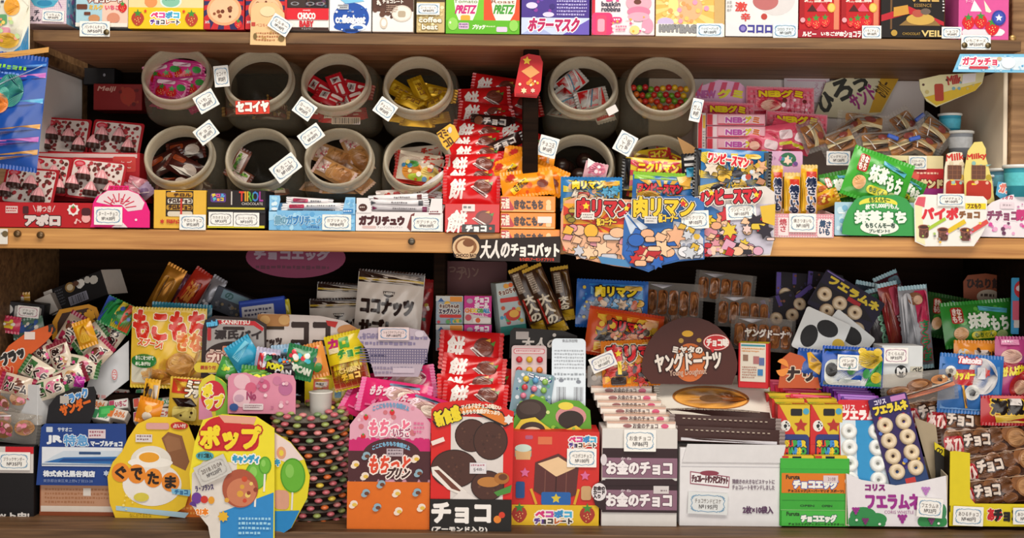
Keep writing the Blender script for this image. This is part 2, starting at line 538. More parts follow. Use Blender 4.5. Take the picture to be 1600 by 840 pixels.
def bagsurf(w, h, B, sl, seed, wr):
    """front height of a filled pouch; sl: length of the flat seals (top/bottom)"""
    hh = h/2-sl
    def f(x, z):
        u = np.clip(np.abs(x)/(w/2), 0, 1); v = np.clip(np.abs(z)/hh, 0, 1)
        b = B*((1-u**2.4)*(1-v**2.2))**0.8
        q = wr*(np.sin(x*0.19+seed)*np.sin(z*0.11+seed*1.7)+0.7*np.sin(x*0.27-z*0.19+seed*2.3)+0.6*np.sin(x*0.32+seed)*v**3)
        return -(b+q*(1-u**6)*(1-v**8))
    return f

def bag(nm, lab, cat, x0, y0, x1, y1, Y, col, ops=(), rot=0, tilt=0, yaw=0, grp=None, fin='film', B=9, seal=5, sealcol=None,
        lie=False, wr=0.85, seals='tb', mt=None, smt=None, dz=0.7):
    """pouch or flow-wrap: cushion shaped film with crimped seals; lie: the seals are at left and right"""
    s = K_(Y); kz = 1/math.cos(R_(tilt)); w, h = (x1-x0)*s, (y1-y0)*s*kz
    cx, cy = (x0+x1)/2, (y0+y1)/2
    sd = (x0*0.37+y0*0.73) % 6.28
    if lie:
        g0 = bagsurf(h, w, B, seal, sd, wr); sf = lambda x, z: g0(z, x)
    else: sf = bagsurf(w, h, B, seal, sd, wr)
    bw, bh = (w-2*seal, h) if lie else (w, h-2*seal)
    nx, nz = max(4, min(30, int(bw/5.0))), max(4, min(30, int(bh/5.0)))
    gx = np.linspace(-bw/2, bw/2, nx+1); gz = np.linspace(-bh/2, bh/2, nz+1)
    X, Z = np.meshgrid(gx, gz)
    # corners stay out, the filled middle draws the edges in a little
    Yf = sf(X, Z); Yb = -dz*Yf*0.8
    V = [(a, b, c) for a, b, c in zip(X.ravel(), Yf.ravel(), Z.ravel())]+[(a, b+0.05, c) for a, b, c in zip(X.ravel(), Yb.ravel(), Z.ravel())]
    m = (nx+1)*(nz+1); F = []
    for j in range(nz):
        for i in range(nx):
            a = j*(nx+1)+i
            F.append((a, a+1, a+nx+2, a+nx+1)); F.append((a+m+nx+1, a+m+nx+2, a+m+1, a+m))
    o = tagp(mk(nm, V, F, mt or mat(col, fin), smooth=True), lab, cat, grp)
    put(o, cx, cy, Y, rot, tilt, yaw)
    printed('printed_front', list(ops), cx, cy, s, o, sf, fin, kz, off=0.55+0.02*B)
    if seal > 0:
        ends = (('l', 'r') if lie else ('t', 'b'))
        for e in ends:
            if not lie and e not in seals: continue
            Ls = h if lie else w
            n = max(6, int(Ls/2.6)); V = []; F = []
            for j in range(3):
                for i in range(n+1):
                    t = -Ls/2+Ls*i/n
                    d = seal*j/2.0+(1.3*(i % 2) if j == 2 else 0)-(0.6 if j == 0 else 0)
                    y = 0.5*(1 if i % 2 else -1)+0.25*math.sin(t*0.08+sd)*j
                    if e == 't': V.append((t, y, bh/2+d))
                    elif e == 'b': V.append((t, y, -bh/2-d))
                    elif e == 'l': V.append((-bw/2-d, y, t))
                    else: V.append((bw/2+d, y, t))
            for j in range(2):
                for i in range(n):
                    a = j*(n+1)+i; F.append((a, a+1, a+n+2, a+n+1))
            mk('crimped_seal', V, F, smt or (mat(sealcol, fin) if sealcol else (mt or mat(col, fin))), o)
    return o

def tray(nm, lab, cat, x0, y0, x1, y1, Y, dep, col, ops=(), back=None, side0=None, th=1.6, grp=None, yaw=0, inner=None, cut=0, fin='paper', tilt=0, fpts=None):
    """open display carton: low printed front wall, side walls rising to the back"""
    s = K_(Y); w, h = (x1-x0)*s, (y1-y0)*s
    cx, cy = (x0+x1)/2, (y0+y1)/2
    bk = h+(back or 0)
    root = empty(nm, lab, cat, grp); put(root, cx, cy, Y, 0, tilt, yaw)
    if fpts:
        q = [((p[0]-cx)*s, -(p[1]-cy)*s) for p in fpts]; n = len(q)
        tr = tessellate_polygon([[Vector((a, b, 0)) for a, b in q]])
        ar = sum(q[i-1][0]*q[i][1]-q[i][0]*q[i-1][1] for i in range(n)); F = []
        for t in tr:
            a, b, c = (q[i] for i in t)
            if (b[0]-a[0])*(c[1]-a[1])-(b[1]-a[1])*(c[0]-a[0]) < 0: t = t[::-1]
            F += [tuple(t), tuple(i+n for i in t[::-1])]
        F += [((i+1) % n, i, i+n, (i+1) % n+n) if ar > 0 else (i, (i+1) % n, (i+1) % n+n, i+n) for i in range(n)]
        V = [(a, 0, b) for a, b in q]+[(a, th, b) for a, b in q]
    else: V, F = bevbox(w, h, th, 0.4)
    fr = mk('front_wall', V, F, mat(col, fin), root)
    printed('printed_front', list(ops), cx, cy, s, fr, None, fin, clip=fpts)
    m2 = mat(inner or col, fin)
    V, F = bevbox(w, bk, th, 0.4, dep-th); V = [(a, b, c+(bk-h)/2) for a, b, c in V]
    mk('back_wall', V, F, m2, root)
    for sg in (-1, 1):
        x = sg*(w/2-th/2); V = []
        for dx in (-th/2, th/2):
            for y, z in ((th, -h/2), (th, h/2), (dep-th, bk-h/2), (dep-th, -h/2)): V.append((x+dx, y, z))
        F = [(0, 1, 2, 3), (7, 6, 5, 4), (0, 4, 5, 1), (1, 5, 6, 2), (2, 6, 7, 3), (3, 7, 4, 0)]
        mk('side_wall', V, F, m2, root)
    V, F = bevbox(w-2*th, th, dep-2*th, 0.3, th); V = [(a, b, c-h/2+th/2) for a, b, c in V]
    mk('bottom', V, F, m2, root)
    return root

TAGN = [0]
def price(cx, cy, w, h, Y, t1, t2, where, rot=0, tilt=0, yaw=0, wave='5f93b8', col='f3f1ec', pins=0, grp=None):
    """hand-written price card with a wavy frame"""
    TAGN[0] += 1
    x0, y0, x1, y1 = cx-w/2, cy-h/2, cx+w/2, cy+h/2
    ops = []
    ex, ey = w*0.41, h*0.37
    n = 26; pts = []
    for i in range(n*2):
        a = math.pi*i/n; r = 1+0.05*(1 if i % 2 else -1)
        c, sn = math.cos(a), math.sin(a)
        pts.append((cx+ex*math.copysign(abs(c)**0.4, c)*r, cy+ey*math.copysign(abs(sn)**0.4, sn)*r))
    for i in range(len(pts)):
        a, b = pts[i-1], pts[i]; ops.append(('L', a[0], a[1], b[0], b[1], max(0.7, w*0.014), wave))
    ops2 = ops
    tw = min(w*0.66, len(t1)*h*0.27)
    ops2 = ops2+[('T', t1, cx-tw/2, cy-h*0.22, cx+tw/2, cy-h*0.01, '5a4a42'), ('T', t2, cx-w*0.22, cy+h*0.05, cx+w*0.24, cy+h*0.26, '4a4446', {'b': 0.06})]
    o = card('price_tag', where, 'price tag', (x0, y0, x1, y1, 0.8), Y, col, _merge(ops2), rot, tilt, yaw, grp, th=0.6)
    for k in range(pins):
        s = K_(Y); px = (w*0.40*(1 if k == 0 else -1))*s
        V, F = lathe([(0, 0), (4.2, 0.3), (4.6, 1.0), (4.4, 2.0), (0, 2.6)], 14)
        V = [(a+px, -c-0.4, b-h*0.22*s) for a, b, c in V]
        mk('brass_pin', V, [f[::-1] for f in F], mat('6a5a38', 'foil'), o, True)
    return o

def _merge(ops):
    return MergedL(ops)

class MergedL(list): pass
_old = ops2tris
def ops2tris(ops):
    if isinstance(ops, list) and any(o[0] == 'L' for o in ops):
        out, by, order = [], {}, []
        res = []
        for o in ops:
            if o[0] == 'L':
                V = np.array([(o[1], o[2]), (o[3], o[4])], float)
                t = z3(stroke(V, np.array([[0, 1]]), o[5]/2), [len(res[-1][0])*5 % 13 if res else 0]*2)
                if res and res[-1][2] == 'L' and res[-1][1] == o[6]: res[-1][0].append(t)
                else: res.append([[t], o[6], 'L'])
            else:
                for t, c in _old([o]): res.append([[t if isinstance(t, np.ndarray) and t.ndim == 3 and t.shape[2] == 3 else z3(t)], c, o[0]])
        return [(np.concatenate(r[0]), r[1]) for r in res]
    return _old(ops)

def lathe(prof, n=24, ax='z'):
    """profile (radius, height) turned about z"""
    V, F = [], []
    for r, z in prof:
        for i in range(n):
            a = 2*math.pi*i/n; V.append((r*math.cos(a), r*math.sin(a), z))
    for j in range(len(prof)-1):
        for i in range(n):
            a, b = j*n+i, j*n+(i+1) % n
            F.append((a, b, b+n, a+n))
    return V, F

def slab(name, X0, X1, Y0, Y1, Z0, Z1, m, kind='structure', b=1.5):
    """a board given by its extents in millimetres (z from the horizon)"""
    V, F = bevbox(X1-X0, Z1-Z0, Y1-Y0, b)
    o = mk(name, V, F, m); o.location = Vector(((X0+X1)/2, Y0, EYE+(Z0+Z1)/2))*MM
    if kind: o['kind'] = kind
    return o

# ---------------------------------------------------------------- the setting
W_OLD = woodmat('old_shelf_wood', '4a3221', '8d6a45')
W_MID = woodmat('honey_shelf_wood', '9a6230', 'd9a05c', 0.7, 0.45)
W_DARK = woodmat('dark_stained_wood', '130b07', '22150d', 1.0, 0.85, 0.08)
W_UP = woodmat('upright_wood', '6b4a2e', 'a9825a')
W_BOT = woodmat('worn_base_wood', '3d2a1c', '7a593b')
WHITEB = mat('f2eeea', 'matt', 0.05, 20)
slab('floor', -2600, 2600, -4200, 420, -1215, -1200, mat('b5a48e', 'matt', .1, 3))
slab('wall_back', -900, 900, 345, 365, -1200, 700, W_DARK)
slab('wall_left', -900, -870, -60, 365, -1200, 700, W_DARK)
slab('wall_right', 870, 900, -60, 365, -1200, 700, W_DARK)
slab('trim_upper_shelf', -752, 792, 3, 344, 303, 320, woodmat('lit_shelf_wood', '7d5238', 'c4916c', 0.6))  # underside made paler than the edge: light from below put into the colour
slab('trim_upper_shelf_edge', -752, 792, -1, 3, 302.6, 320.4, W_OLD)
slab('trim_middle_shelf', -868, 868, 0, 344, -21, 11, W_MID)
slab('trim_bottom_shelf', -868, 868, -48, 344, -500, -447, W_BOT)
slab('trim_upright_left', -868, -789, 96, 344, 11, 640, W_UP)
slab('trim_upright_right', 795, 868, 40, 344, 11, 640, W_UP)
slab('trim_upright_left_lower', -868, -838, 14, 344, -447, -21, W_OLD)
slab('trim_upright_right_lower', 836, 868, 14, 344, -447, -21, W_DARK)
slab('trim_base_front', -868, 868, 30, 48, -1200, -500, W_BOT)
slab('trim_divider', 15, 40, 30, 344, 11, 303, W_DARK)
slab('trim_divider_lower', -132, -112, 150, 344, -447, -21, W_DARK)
slab('trim_side_board_left', -788, -783, 98, 300, 20, 283, WHITEB)
slab('trim_side_board_right', 787, 794, 50, 335, 20, 283, mat('ecdcc4', 'matt', .05, 20))
slab('trim_batten_left', -788, -774, 98, 340, 284, 302, W_OLD)
slab('trim_batten_right', 781, 794, 46, 340, 284, 302, W_OLD)
slab('trim_back_board', 250, 760, 338, 344, 12, 302, mat('e9e2e0', 'matt', .05, 20))
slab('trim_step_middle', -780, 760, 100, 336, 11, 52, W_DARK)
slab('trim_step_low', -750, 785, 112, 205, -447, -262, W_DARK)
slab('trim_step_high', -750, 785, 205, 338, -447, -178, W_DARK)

# ---------------------------------------------------------------- boxes on the upper shelf
def tops(x0, bot, x1, c, ops, lab, nm='snack_box', dep=70, side=None, Y=4, top=-38, fin='paper', cat='box', **k):
    return box(nm, lab, cat, x0, top, x1, bot, Y, dep, c, ops, fin=fin, side=side, **k)

bag('fruit_jelly_bag', 'pale jelly sweet bag with yellow fruit and pastel squares hanging at the top corner', 'bag', -22, -70, 47, 84, -26, 'e6e3d2',
    [('G', [(-20, -60), (46, -60), (46, 10), (30, 82), (-20, 82)], 'e9e5d6'), ('M', -16, 2, 10, 16, 2, '5a5a62'), ('E', 22, 12, 12, 14, 'f0a93a'), ('R', 2, 24, 15, 40, '6fae7a', 3), ('R', 6, 44, 19, 57, 'd98fa0', 3),
     ('R', -15, 30, -2, 44, '9dc48c', 3), ('E', 14, 64, 18, 12, 'e9b93c'), ('E', -8, 62, 12, 12, 'e4c35c'), ('G', [(46, 40), (46, 84), (18, 84), (34, 72)], '3f8fc4'), ('D', 0, 20, 40, 70, 12, 3, ('f5d873', 'f09a77', 'b8d890'), 4)], B=8, seal=4)
bag('striped_candy_bag', 'big blue candy bag with orange and pink stripes hanging at the frame edge', 'bag', -52, 83, 67, 262, -34, '1c4fa8',
    [('G', [(-50, 96+i*40), (66, 84+i*40-18), (66, 92+i*40-18), (-50, 106+i*40)], ('d9a25a', 'c46fc0', '5fb3e0', 'd9a25a')[i % 4]) for i in range(5)] +
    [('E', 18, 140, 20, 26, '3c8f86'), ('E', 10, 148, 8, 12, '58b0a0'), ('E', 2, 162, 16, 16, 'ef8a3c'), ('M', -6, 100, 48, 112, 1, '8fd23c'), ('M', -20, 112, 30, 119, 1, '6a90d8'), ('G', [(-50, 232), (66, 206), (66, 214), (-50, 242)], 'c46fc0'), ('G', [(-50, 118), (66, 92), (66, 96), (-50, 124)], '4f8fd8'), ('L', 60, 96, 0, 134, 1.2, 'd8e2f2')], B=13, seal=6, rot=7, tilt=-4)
tops(28, 37, 104, 'e9dfe6', [('R', 28, -38, 104, 37, 'e6d6df'), ('K', 28, -38, 104, 37, 3.2, .5, 'd9b9c8'), ('G', [(48, 0), (92, 0), (84, 10), (66, 13), (54, 9)], '4fa9c8'), ('E', 70, 5, 12, 5, '2f86b0'), ('T', 'チ', 54, 16, 62, 24, '3c3a48', {'b': .3}), ('T', 'えん', 48, 26, 64, 33, '3c3a48', {'b': .3}), ('L', 30, 18, 36, 6, .8, '444a70'), ('L', 92, 2, 97, 12, .8, '7a3c90')],
     'pale pink checked box with turquoise ice at the far end of the top row', side=[('R', 0, 0, 100, 100, '8fc3dc')]+[('D', 0, 0, 100, 100, 60, 5, ('4f9cc8', 'dceaf2', 'c07fc0'), 3)])
price(83, 25, 34, 17, 1, 'てっちょん', '№30円', 'price card on pale pink checked box', rot=2)
tops(119, 42, 200, 'cfe0e6', [('R', 119, -38, 160, 42, 'a9cfdc'), ('R', 160, -38, 200, 42, 'f1c9b6'), ('T', 'チョコレート', 138, -3, 190, 4, 'f4f0ea', {'o': '8a3a2a', 'w': 1.2, 'b': .5}), ('T', 'ミルク', 140, 8, 161, 15, 'e8b93c', {'b': .5}), ('T', 'いちご', 165, 8, 188, 15, 'e0607a', {'b': .5}),
     ('R', 120, 7, 137, 15, '6b3a28', 2), ('R', 132, 19, 142, 24, '6b3a28', 1), ('W', 192, 12, 7), ('E', 148, 29, 9, 6, 'c98e62'), ('E', 178, 28, 10, 8, 'd58e72'), ('R', 119, 36, 200, 42, 'e8e2d6')],
     'box half pale blue and half peach with small biscuits printed on it')
price(148, 45, 47, 24, -3, 'パンチくんチョコ', '№50円', 'price card pinned on shelf edge under blue and peach box', pins=1)
tops(201, 45, 318, 'f2c927', [('R', 201, -38, 318, 12, 'efd7a0'), ('E', 267, 2, 17, 11, 'd8ece4'), ('E', 267, 2, 14, 9, '86c2a8'), ('M', 258, -3, 276, 3, 1, '2f6a58'), ('E', 236, 3, 10, 9, 'e8965a'), ('R', 201, 12, 318, 45, 'f3c71c'),
     ('T', 'ペコポコ', 237, 19, 280, 28, ('e0457a', 'd94fa0', '3f9fd0', '4fb8d8'), {'o': 'fff', 'w': 1.5, 'b': .9}), ('T', 'チョコレート', 236, 31, 281, 38, ('6a3aa0', '3a3030', 'd06a2a', '3a3030'), {'o': 'fff', 'w': 1.2, 'b': .5}),
     ('W', 216, 30, 10, 'b8402c'), ('W', 300, 30, 10, 'b8402c'), ('S', 228, 18, 3, 5, .5, 'e03a2a'), ('S', 288, 18, 3, 5, .5, 'e03a2a')],
     'yellow box with rainbow coloured lettering in the top row')
for i, (a, b, l) in enumerate(((319, 382, 'red and navy biscuit box beside the yellow box'), (384, 447, 'red and navy biscuit box behind the beige pinned card'))):
    tops(a, 46, b, 'c8262c', [('R', a, -38, b, 46, '2f2a5a'), ('B', (a+b)/2, 2, 4, 60, 14, 'c8262c', (a, -38, b, 46)), ('E', (a+b)/2, 16, 27, 24, 'e9a878'), ('E', (a+b)/2, 16, 23, 20, 'f1c096'), ('D', a+14, 0, b-14, 34, 9, 3.2, ('6b3420', '8a4a2a'), 6+i), ('R', a, 36, a+10, 46, 'c8262c'), ('T', '30%', a+2, 33, a+9, 37, 'fff'), ('W', b-9, 38, 6), ('R', b-1.6, -38, b, 46, 'd0302c')], l, side=[('R', 0, 0, 100, 100, 'b8242a')])
card('display_card', 'beige die-cut card with gold pins hanging over the shelf edge', 'card', [(392, 14), (401, 4), (428, 4), (444, 20), (447, 71), (391, 70)], -4, 'e6c08c', [('T', 'ペコちゃん', 400, 37, 425, 42, 'c0453a'), ('M', 400, 50, 440, 66, 3, 'b0744a'), ('R', 393, 35, 399, 41, 'c0453a'), ('E', 418, 18, 12, 8, 'f0d4a8'), ('D', 396, 46, 444, 68, 6, 2, ('b89050',), 2), ('E', 440, 60, 5, 5, '7a6238'), ('E', 399, 57, 3, 5, '7a6238')])
price(438, 39, 34, 24, -7, 'ミルキー', '№140円', 'tilted price card overlapping the beige die-cut card', rot=32)
tops(446, 46, 514, 'f0ece6', [('R', 446, -38, 514, 13, '1f1a1c'), ('D', 448, -8, 512, 12, 26, 2.6, ('4a2a20', '5a3a5a', '3a4a60', '6a4030'), 2), ('R', 450, -38, 478, 12, '3a2a26'), ('T', 'o oo', 454, 3, 508, 9, '8a8a90'), ('R', 446, 13, 514, 31, 'd8202e'), ('R', 447, -38, 449, 30, 'c8202c'), ('T', 'meiji', 474, 15, 485, 18, 'fff'), ('T', 'CHOCO', 466, 20.5, 493, 30, 'f4f0ec', {'b': .6}), ('T', 'BABY', 469, 33, 490, 42, 'c8202c', {'b': .6}), ('R', 446, 43, 514, 47, '3a2018'), ('T', 'チョコベビー', 472, 44, 490, 46.5, 'ddd')],
     'white box with broad red band and chocolate window', 'chocolate_box')
tops(515, 49, 580, 'f0f1f2', [('E', 549, 28, 28, 24, '1f4fa8'), ('E', 546, 42, 24, 7, '1f4fa8'), ('G', [(524, -6), (555, -8), (570, 2), (540, 6)], '7fc4e8'), ('E', 560, 42, 13, 6, 'dfe9f4'), ('E', 560, 43, 8, 3, '3a68b8'), ('T', 'coffeebeat', 525, 24, 571, 36, 'f4f4f4', {'b': .7}), ('T', 'meiji', 544, 17, 553, 20, 'fff'), ('R', 528, 7, 545, 15, 'b8bcc4'), ('M', 529, 8, 544, 14, 2, '555'), ('D', 520, 8, 576, 48, 14, 2, ('3f78c8', 'e8eef4'), 8), ('R', 540, 45.5, 560, 48, '17376f')],
     'white box with big blue blob and white lettering', 'candy_box')
tops(582, 50, 646, 'efebe6', [('R', 582, -38, 646, 18, '54352a'), ('D', 582, 10, 646, 30, 24, 4, ('54352a', '5f3d30'), 5), ('E', 628, 21, 16, 13, 'd9cfc2'), ('E', 628, 21, 14, 11, 'ece6dc'), ('R', 622, 17, 634, 27, 'b8a890', 3), ('E', 600, 36, 6, 9, 'd4c6b4'), ('E', 600, 36, 4, 6, 'f2ede6'), ('T', 'チョコレート', 598, 0, 630, 5.5, 'f0e8e0', {'b': .3}), ('M', 604, 8, 622, 20, 4, 'b89a88'), ('D', 584, 0, 596, 16, 4, 2.4, ('e8e0d8',), 3)],
     'white box with dark brown melting top edge', 'chocolate_box')
tops(651, 51, 695, 'c9b27c', [('R', 651, -38, 695, 3, '4a3a28'), ('D', 652, 4, 694, 50, 40, 2.6, ('d9c690', 'b09858', 'efe2b4'), 9), ('T', 'coffee', 655, 27, 690, 35, 'f4efe0', {'o': '8a7238', 'w': .8, 'b': .4}), ('T', 'beat', 660, 38, 684, 46, 'f4efe0', {'o': '8a7238', 'w': .8, 'b': .4})],
     'narrow gold dotted box with white lettering', 'candy_box', dep=40)
price(669, 14, 36, 18, 1, 'コーヒービート', '№80円', 'price card on narrow gold dotted box')
tops(697, 52, 812, '6cbb2c', [('R', 697, -38, 756, 32, '74c433'), ('R', 756, -38, 812, 32, 'e4502a'), ('G', [(708, -10), (750, -10), (744, 20), (738, 34), (718, 34), (712, 20)], 'f2f0e2'), ('G', [(766, -10), (808, -10), (804, 20), (796, 34), (776, 34), (770, 20)], 'f4efe0'), ('T', 'PRETZ', 713, 9, 743, 21, 'c8287a', {'b': .7, 'sl': 3}), ('T', 'PRETZ', 773, 8, 802, 21, '3f9a34', {'b': .7, 'sl': 3}), ('T', 'Tomato', 709, 0, 746, 5, '4a7a3a'), ('T', 'Roast', 768, 0, 804, 5, '8a3a2a'), ('R', 720, 24, 735, 33, 'e8a83a', 3), ('R', 697, 32, 812, 53, '5fb424'), ('T', 'プリッツ', 739, 39, 758, 46, 'f6f6ee', {'b': .4, 'sl': 2}), ('M', 760, 40, 774, 44, 1, 'd4e8b8'), ('R', 717, 36, 733, 46, 'd8b8d8', 2), ('R', 776, 42, 793, 50, 'd8c8e0', 2), ('E', 708, 38, 8, 10, '93d45c'), ('E', 704, 36, 1.5, 2, 'f4f4d8'), ('E', 803, 40, 7, 9, '93d45c'), ('M', 718, 37, 732, 45, 2, '7a5a88')],
     'wide green snack box with paired green and orange panels')
tops(815, 54, 921, '4a3a92', [('R', 815, -38, 921, 28, '49358c'), ('D', 815, -10, 870, 28, 10, 4, ('6a48b0', '8a3a9c', '3a2a78'), 2), ('E', 831, 9, 9, 5, 'd8d0f0'), ('E', 857, 23, 9, 4, 'd8d0f0'), ('M', 870, 0, 917, 26, 5, 'b8b0e4'), ('R', 815, 28, 921, 54, 'c8d4ee'), ('G', [(880, 54), (921, 30), (921, 54)], '6a58b8'), ('G', [(815, 54), (840, 40), (862, 54)], 'a8b4e0'), ('T', 'ホラーマスク', 827, 29, 904, 49, 'b81f5c', {'o': 'f4f4fa', 'w': 1.5, 'b': 1.1, 'sl': 4})],
     'purple box with dripping magenta lettering on pale blue band', 'candy_box')
tops(925, 55, 1023, 'f4dfe4', [('R', 925, -38, 930, 55, 'c8283a'), ('R', 925, 20, 957, 55, 'e83a72', 6), ('R', 932, 24, 948, 55, 'e8486e', 4), ('R', 934, 30, 945, 50, 'f3a6b8', 3), ('T', '31', 948, -6, 966, 2, 'd84a8a', {'b': 1}), ('T', 'baskin', 940, 3, 969, 10, '3a3a4c', {'b': .4}), ('T', 'robbins', 940, 11, 969, 18, '3a3a4c', {'b': .4}), ('E', 998, 4, 20, 14, 'e8a8b8'), ('E', 998, 18, 18, 8, 'd880a0'), ('E', 1012, 40, 9, 12, 'e89ab4'), ('E', 996, 3, 6, 4, '6a3a30'), ('E', 998, 26, 17, 7, 'e8a8bc'), ('R', 955, 27, 972, 36, 'e03a78', 5), ('M', 958, 29, 970, 34, 1, 'fff'), ('E', 992, 47, 8, 7, 'f4d68a'), ('M', 962, 40, 980, 50, 2, 'd87a9a'), ('D', 950, 24, 1020, 54, 16, 1.8, ('f2b13a', 'e0588a', 'fff'), 4)],
     'white and pink ice cream candy box with stacked scoops', 'candy_box')
tops(1025, 57, 1132, 'f3d79a', [('R', 1025, -38, 1132, 40, 'f0b65c'), ('B', 1062, 8, 6, 80, 16, 'f6cf7e', (1025, -38, 1118, 40)), ('E', 1074, 12, 24, 22, 'f1b184'), ('E', 1052, 8, 8, 14, 'f7dc8a'), ('D', 1030, -10, 1112, 38, 24, 4, ('f8e3a4', 'f0a060', 'e89ab8', 'f4c46a'), 7), ('E', 1040, 36, 13, 8, 'c8b8dc'), ('R', 1116, -38, 1132, 40, 'caa76a'), ('R', 1025, 38, 1132, 57, 'efeadf'), ('T', 'HAPPY', 1031, 40, 1061, 50, '8c8c8e', {'b': 1, 'o': '6a6a6c', 'w': .6}), ('T', 'BAG', 1063, 40, 1088, 51, '8c8c8e', {'b': 1.1, 'o': '6a6a6c', 'w': .6})],
     'peach and yellow lucky bag box with grey lettering', 'candy_box')
price(1109, 47, 41, 21, 0, 'ハッピーバッグ', '№100円', 'pale blue price card on peach and yellow box', col='dbe7ee')
tops(1134, 57, 1247, 'e4e3e2', [('R', 1134, -38, 1247, 57, 'e2e0e0'), ('E', 1212, -2, 30, 26, 'd5d0d0'), ('E', 1196, 2, 20, 14, 'b86a6a'), ('E', 1194, 26, 5, 5, 'b8423a'), ('T', '激', 1149, 4, 1167, 18, 'd0403a', {'b': .6}), ('T', '辛', 1158, 21, 1172, 33, 'd0403a', {'b': .5}), ('R', 1134, 36, 1240, 57, 'dedde0'), ('E', 1161, 45, 6.5, 6.5, '4a3f94'), ('E', 1161, 45, 4, 4, '8a80c4'), ('T', 'コロロ', 1169, 40, 1206, 51, '3c3a92', {'b': .8}), ('M', 1136, 2, 1144, 20, 3, 'aaa')],
     'grey white pouch box with red brush characters', 'candy_box')
price(1227, 48, 38, 22, 0, 'コロロ ブドウ', '№120円', 'pale blue price card between white and strawberry boxes', col='dbe7ee')
for a, b, l in ((1249, 1313, 'red strawberry chocolate box with price label corner at the left of its pair'), (1314, 1375, 'red strawberry chocolate box partly behind a price card')):
    tops(a, 49, b, 'b8161e', [('R', a, -38, b, 49, 'b9151d'), ('R', b-10, -38, b-2, 46, 'd88060'), ('T', 'チョコ', a-2+8, -6, b-14, 3, 'f4ded4', {'b': .7}), ('T', 'Ruby Strawberry', a+12, 1, a+44, 5, 'f2d8cc'), ('G', [(a+24, 18), (a+34, 5), (a+44, 18)], 'd8506a'), ('G', [(a+12, 18), (a+20, 7), (a+28, 18)], '4a1a18'), ('E', a+50, 12, 6.5, 7.5, 'e0a83a'), ('E', a+50, 12, 5, 6, 'efc765'), ('W', a+26, 36, 9), ('W', a+40, 34, 8), ('W', a+15, 36, 6), ('R', a, -38, a+7, 30, 'a01018'), ('E', a+5, 32, 4, 4, 'e8a0a8')], l, 'chocolate_box', Y=10, dep=50)
t = tray('display_tray', 'low dark red tray with white brush lettering holding two strawberry boxes', 'tray', 1247, 47, 1377, 59, 4, 62, 'a3142a', [('T', 'ルビー', 1254, 50, 1275, 57, 'f4e6e4', {'b': .5}), ('T', 'いちごが恋', 1283, 50, 1318, 56, 'f4e6e4', {'b': .4}), ('T', 'ショコラ', 1319, 48.5, 1345, 58, 'f4e6e4', {'b': .5})])
price(1362, 50, 30, 20, 0, 'いちごチョコ', '№100円', 'price card on dark red strawberry tray')
tops(1377, 59, 1475, '17100f', [('R', 1377, -38, 1475, 59, '17100e'), ('R', 1391, -38, 1394, 46, '6a4a2a'), ('G', [(1377, 24), (1420, 10), (1475, 34), (1475, 40), (1420, 22), (1377, 34)], 'b81f2e'), ('G', [(1405, 40), (1430, 20), (1442, 14), (1470, 40)], '8a6a38'), ('E', 1438, 30, 22, 9, 'c8a24e'), ('E', 1434, 21, 9, 6, 'b05040'), ('E', 1446, 18, 8, 5, '6a5a50'), ('G', [(1396, 12), (1418, 8), (1420, 22), (1396, 27)], 'c8923a'), ('T', 'VEIL', 1420, -8, 1466, 2, 'c9a45a', {'b': .8}), ('T', 'ESSENCE', 1428, 6, 1455, 11, 'b08a4a'), ('E', 1397, 52, 5, 5, 'b8923c'), ('T', 'CHOCOLAT', 1410, 51, 1438, 55, 'b8923c'), ('T', 'VEIL', 1440, 48, 1472, 57, 'd8c07a', {'b': .5}), ('M', 1472, 0, 1475, 20, 4, 'ddd')],
     'black chocolate box with red swoosh and gold cocoa mound', 'chocolate_box')
price(1487, 51, 31, 18, 0, 'ショコラ', '№200円', 'price card between black box and pink box')
tops(1498, 62, 1576, 'd9589c', [('R', 1498, -38, 1576, 62, 'd65599'), ('G', [(1516, 18), (1522, 0), (1534, 18)], 'f1e4ea'), ('G', [(1537, 0), (1549, 18), (1546, 20), (1540, 18)], 'f3e6cf'), ('R', 1503, 46, 1568, 56, 'e6dbe2', 5), ('E', 1556, 50, 14, 6, 'efe6ea'), ('W', 1513, 36, 10), ('W', 1532, 34, 10), ('W', 1550, 44, 11), ('T', 'チーズ', 1508, 0, 1520, 5, 'f4dce8'), ('E', 1560, 28, 11, 12, '2d3f9c'), ('E', 1560, 28, 8, 9, '4052b4'), ('S', 1560, 28, 6, 5, .45, 'e8ecf8')],
     'pink strawberry cheese box at the end of the top row', 'chocolate_box', dep=60)
price(1525, 66, 46, 23, -3, 'いちごチーズ', '№250円', 'price card pinned on shelf edge under pink box', pins=2)
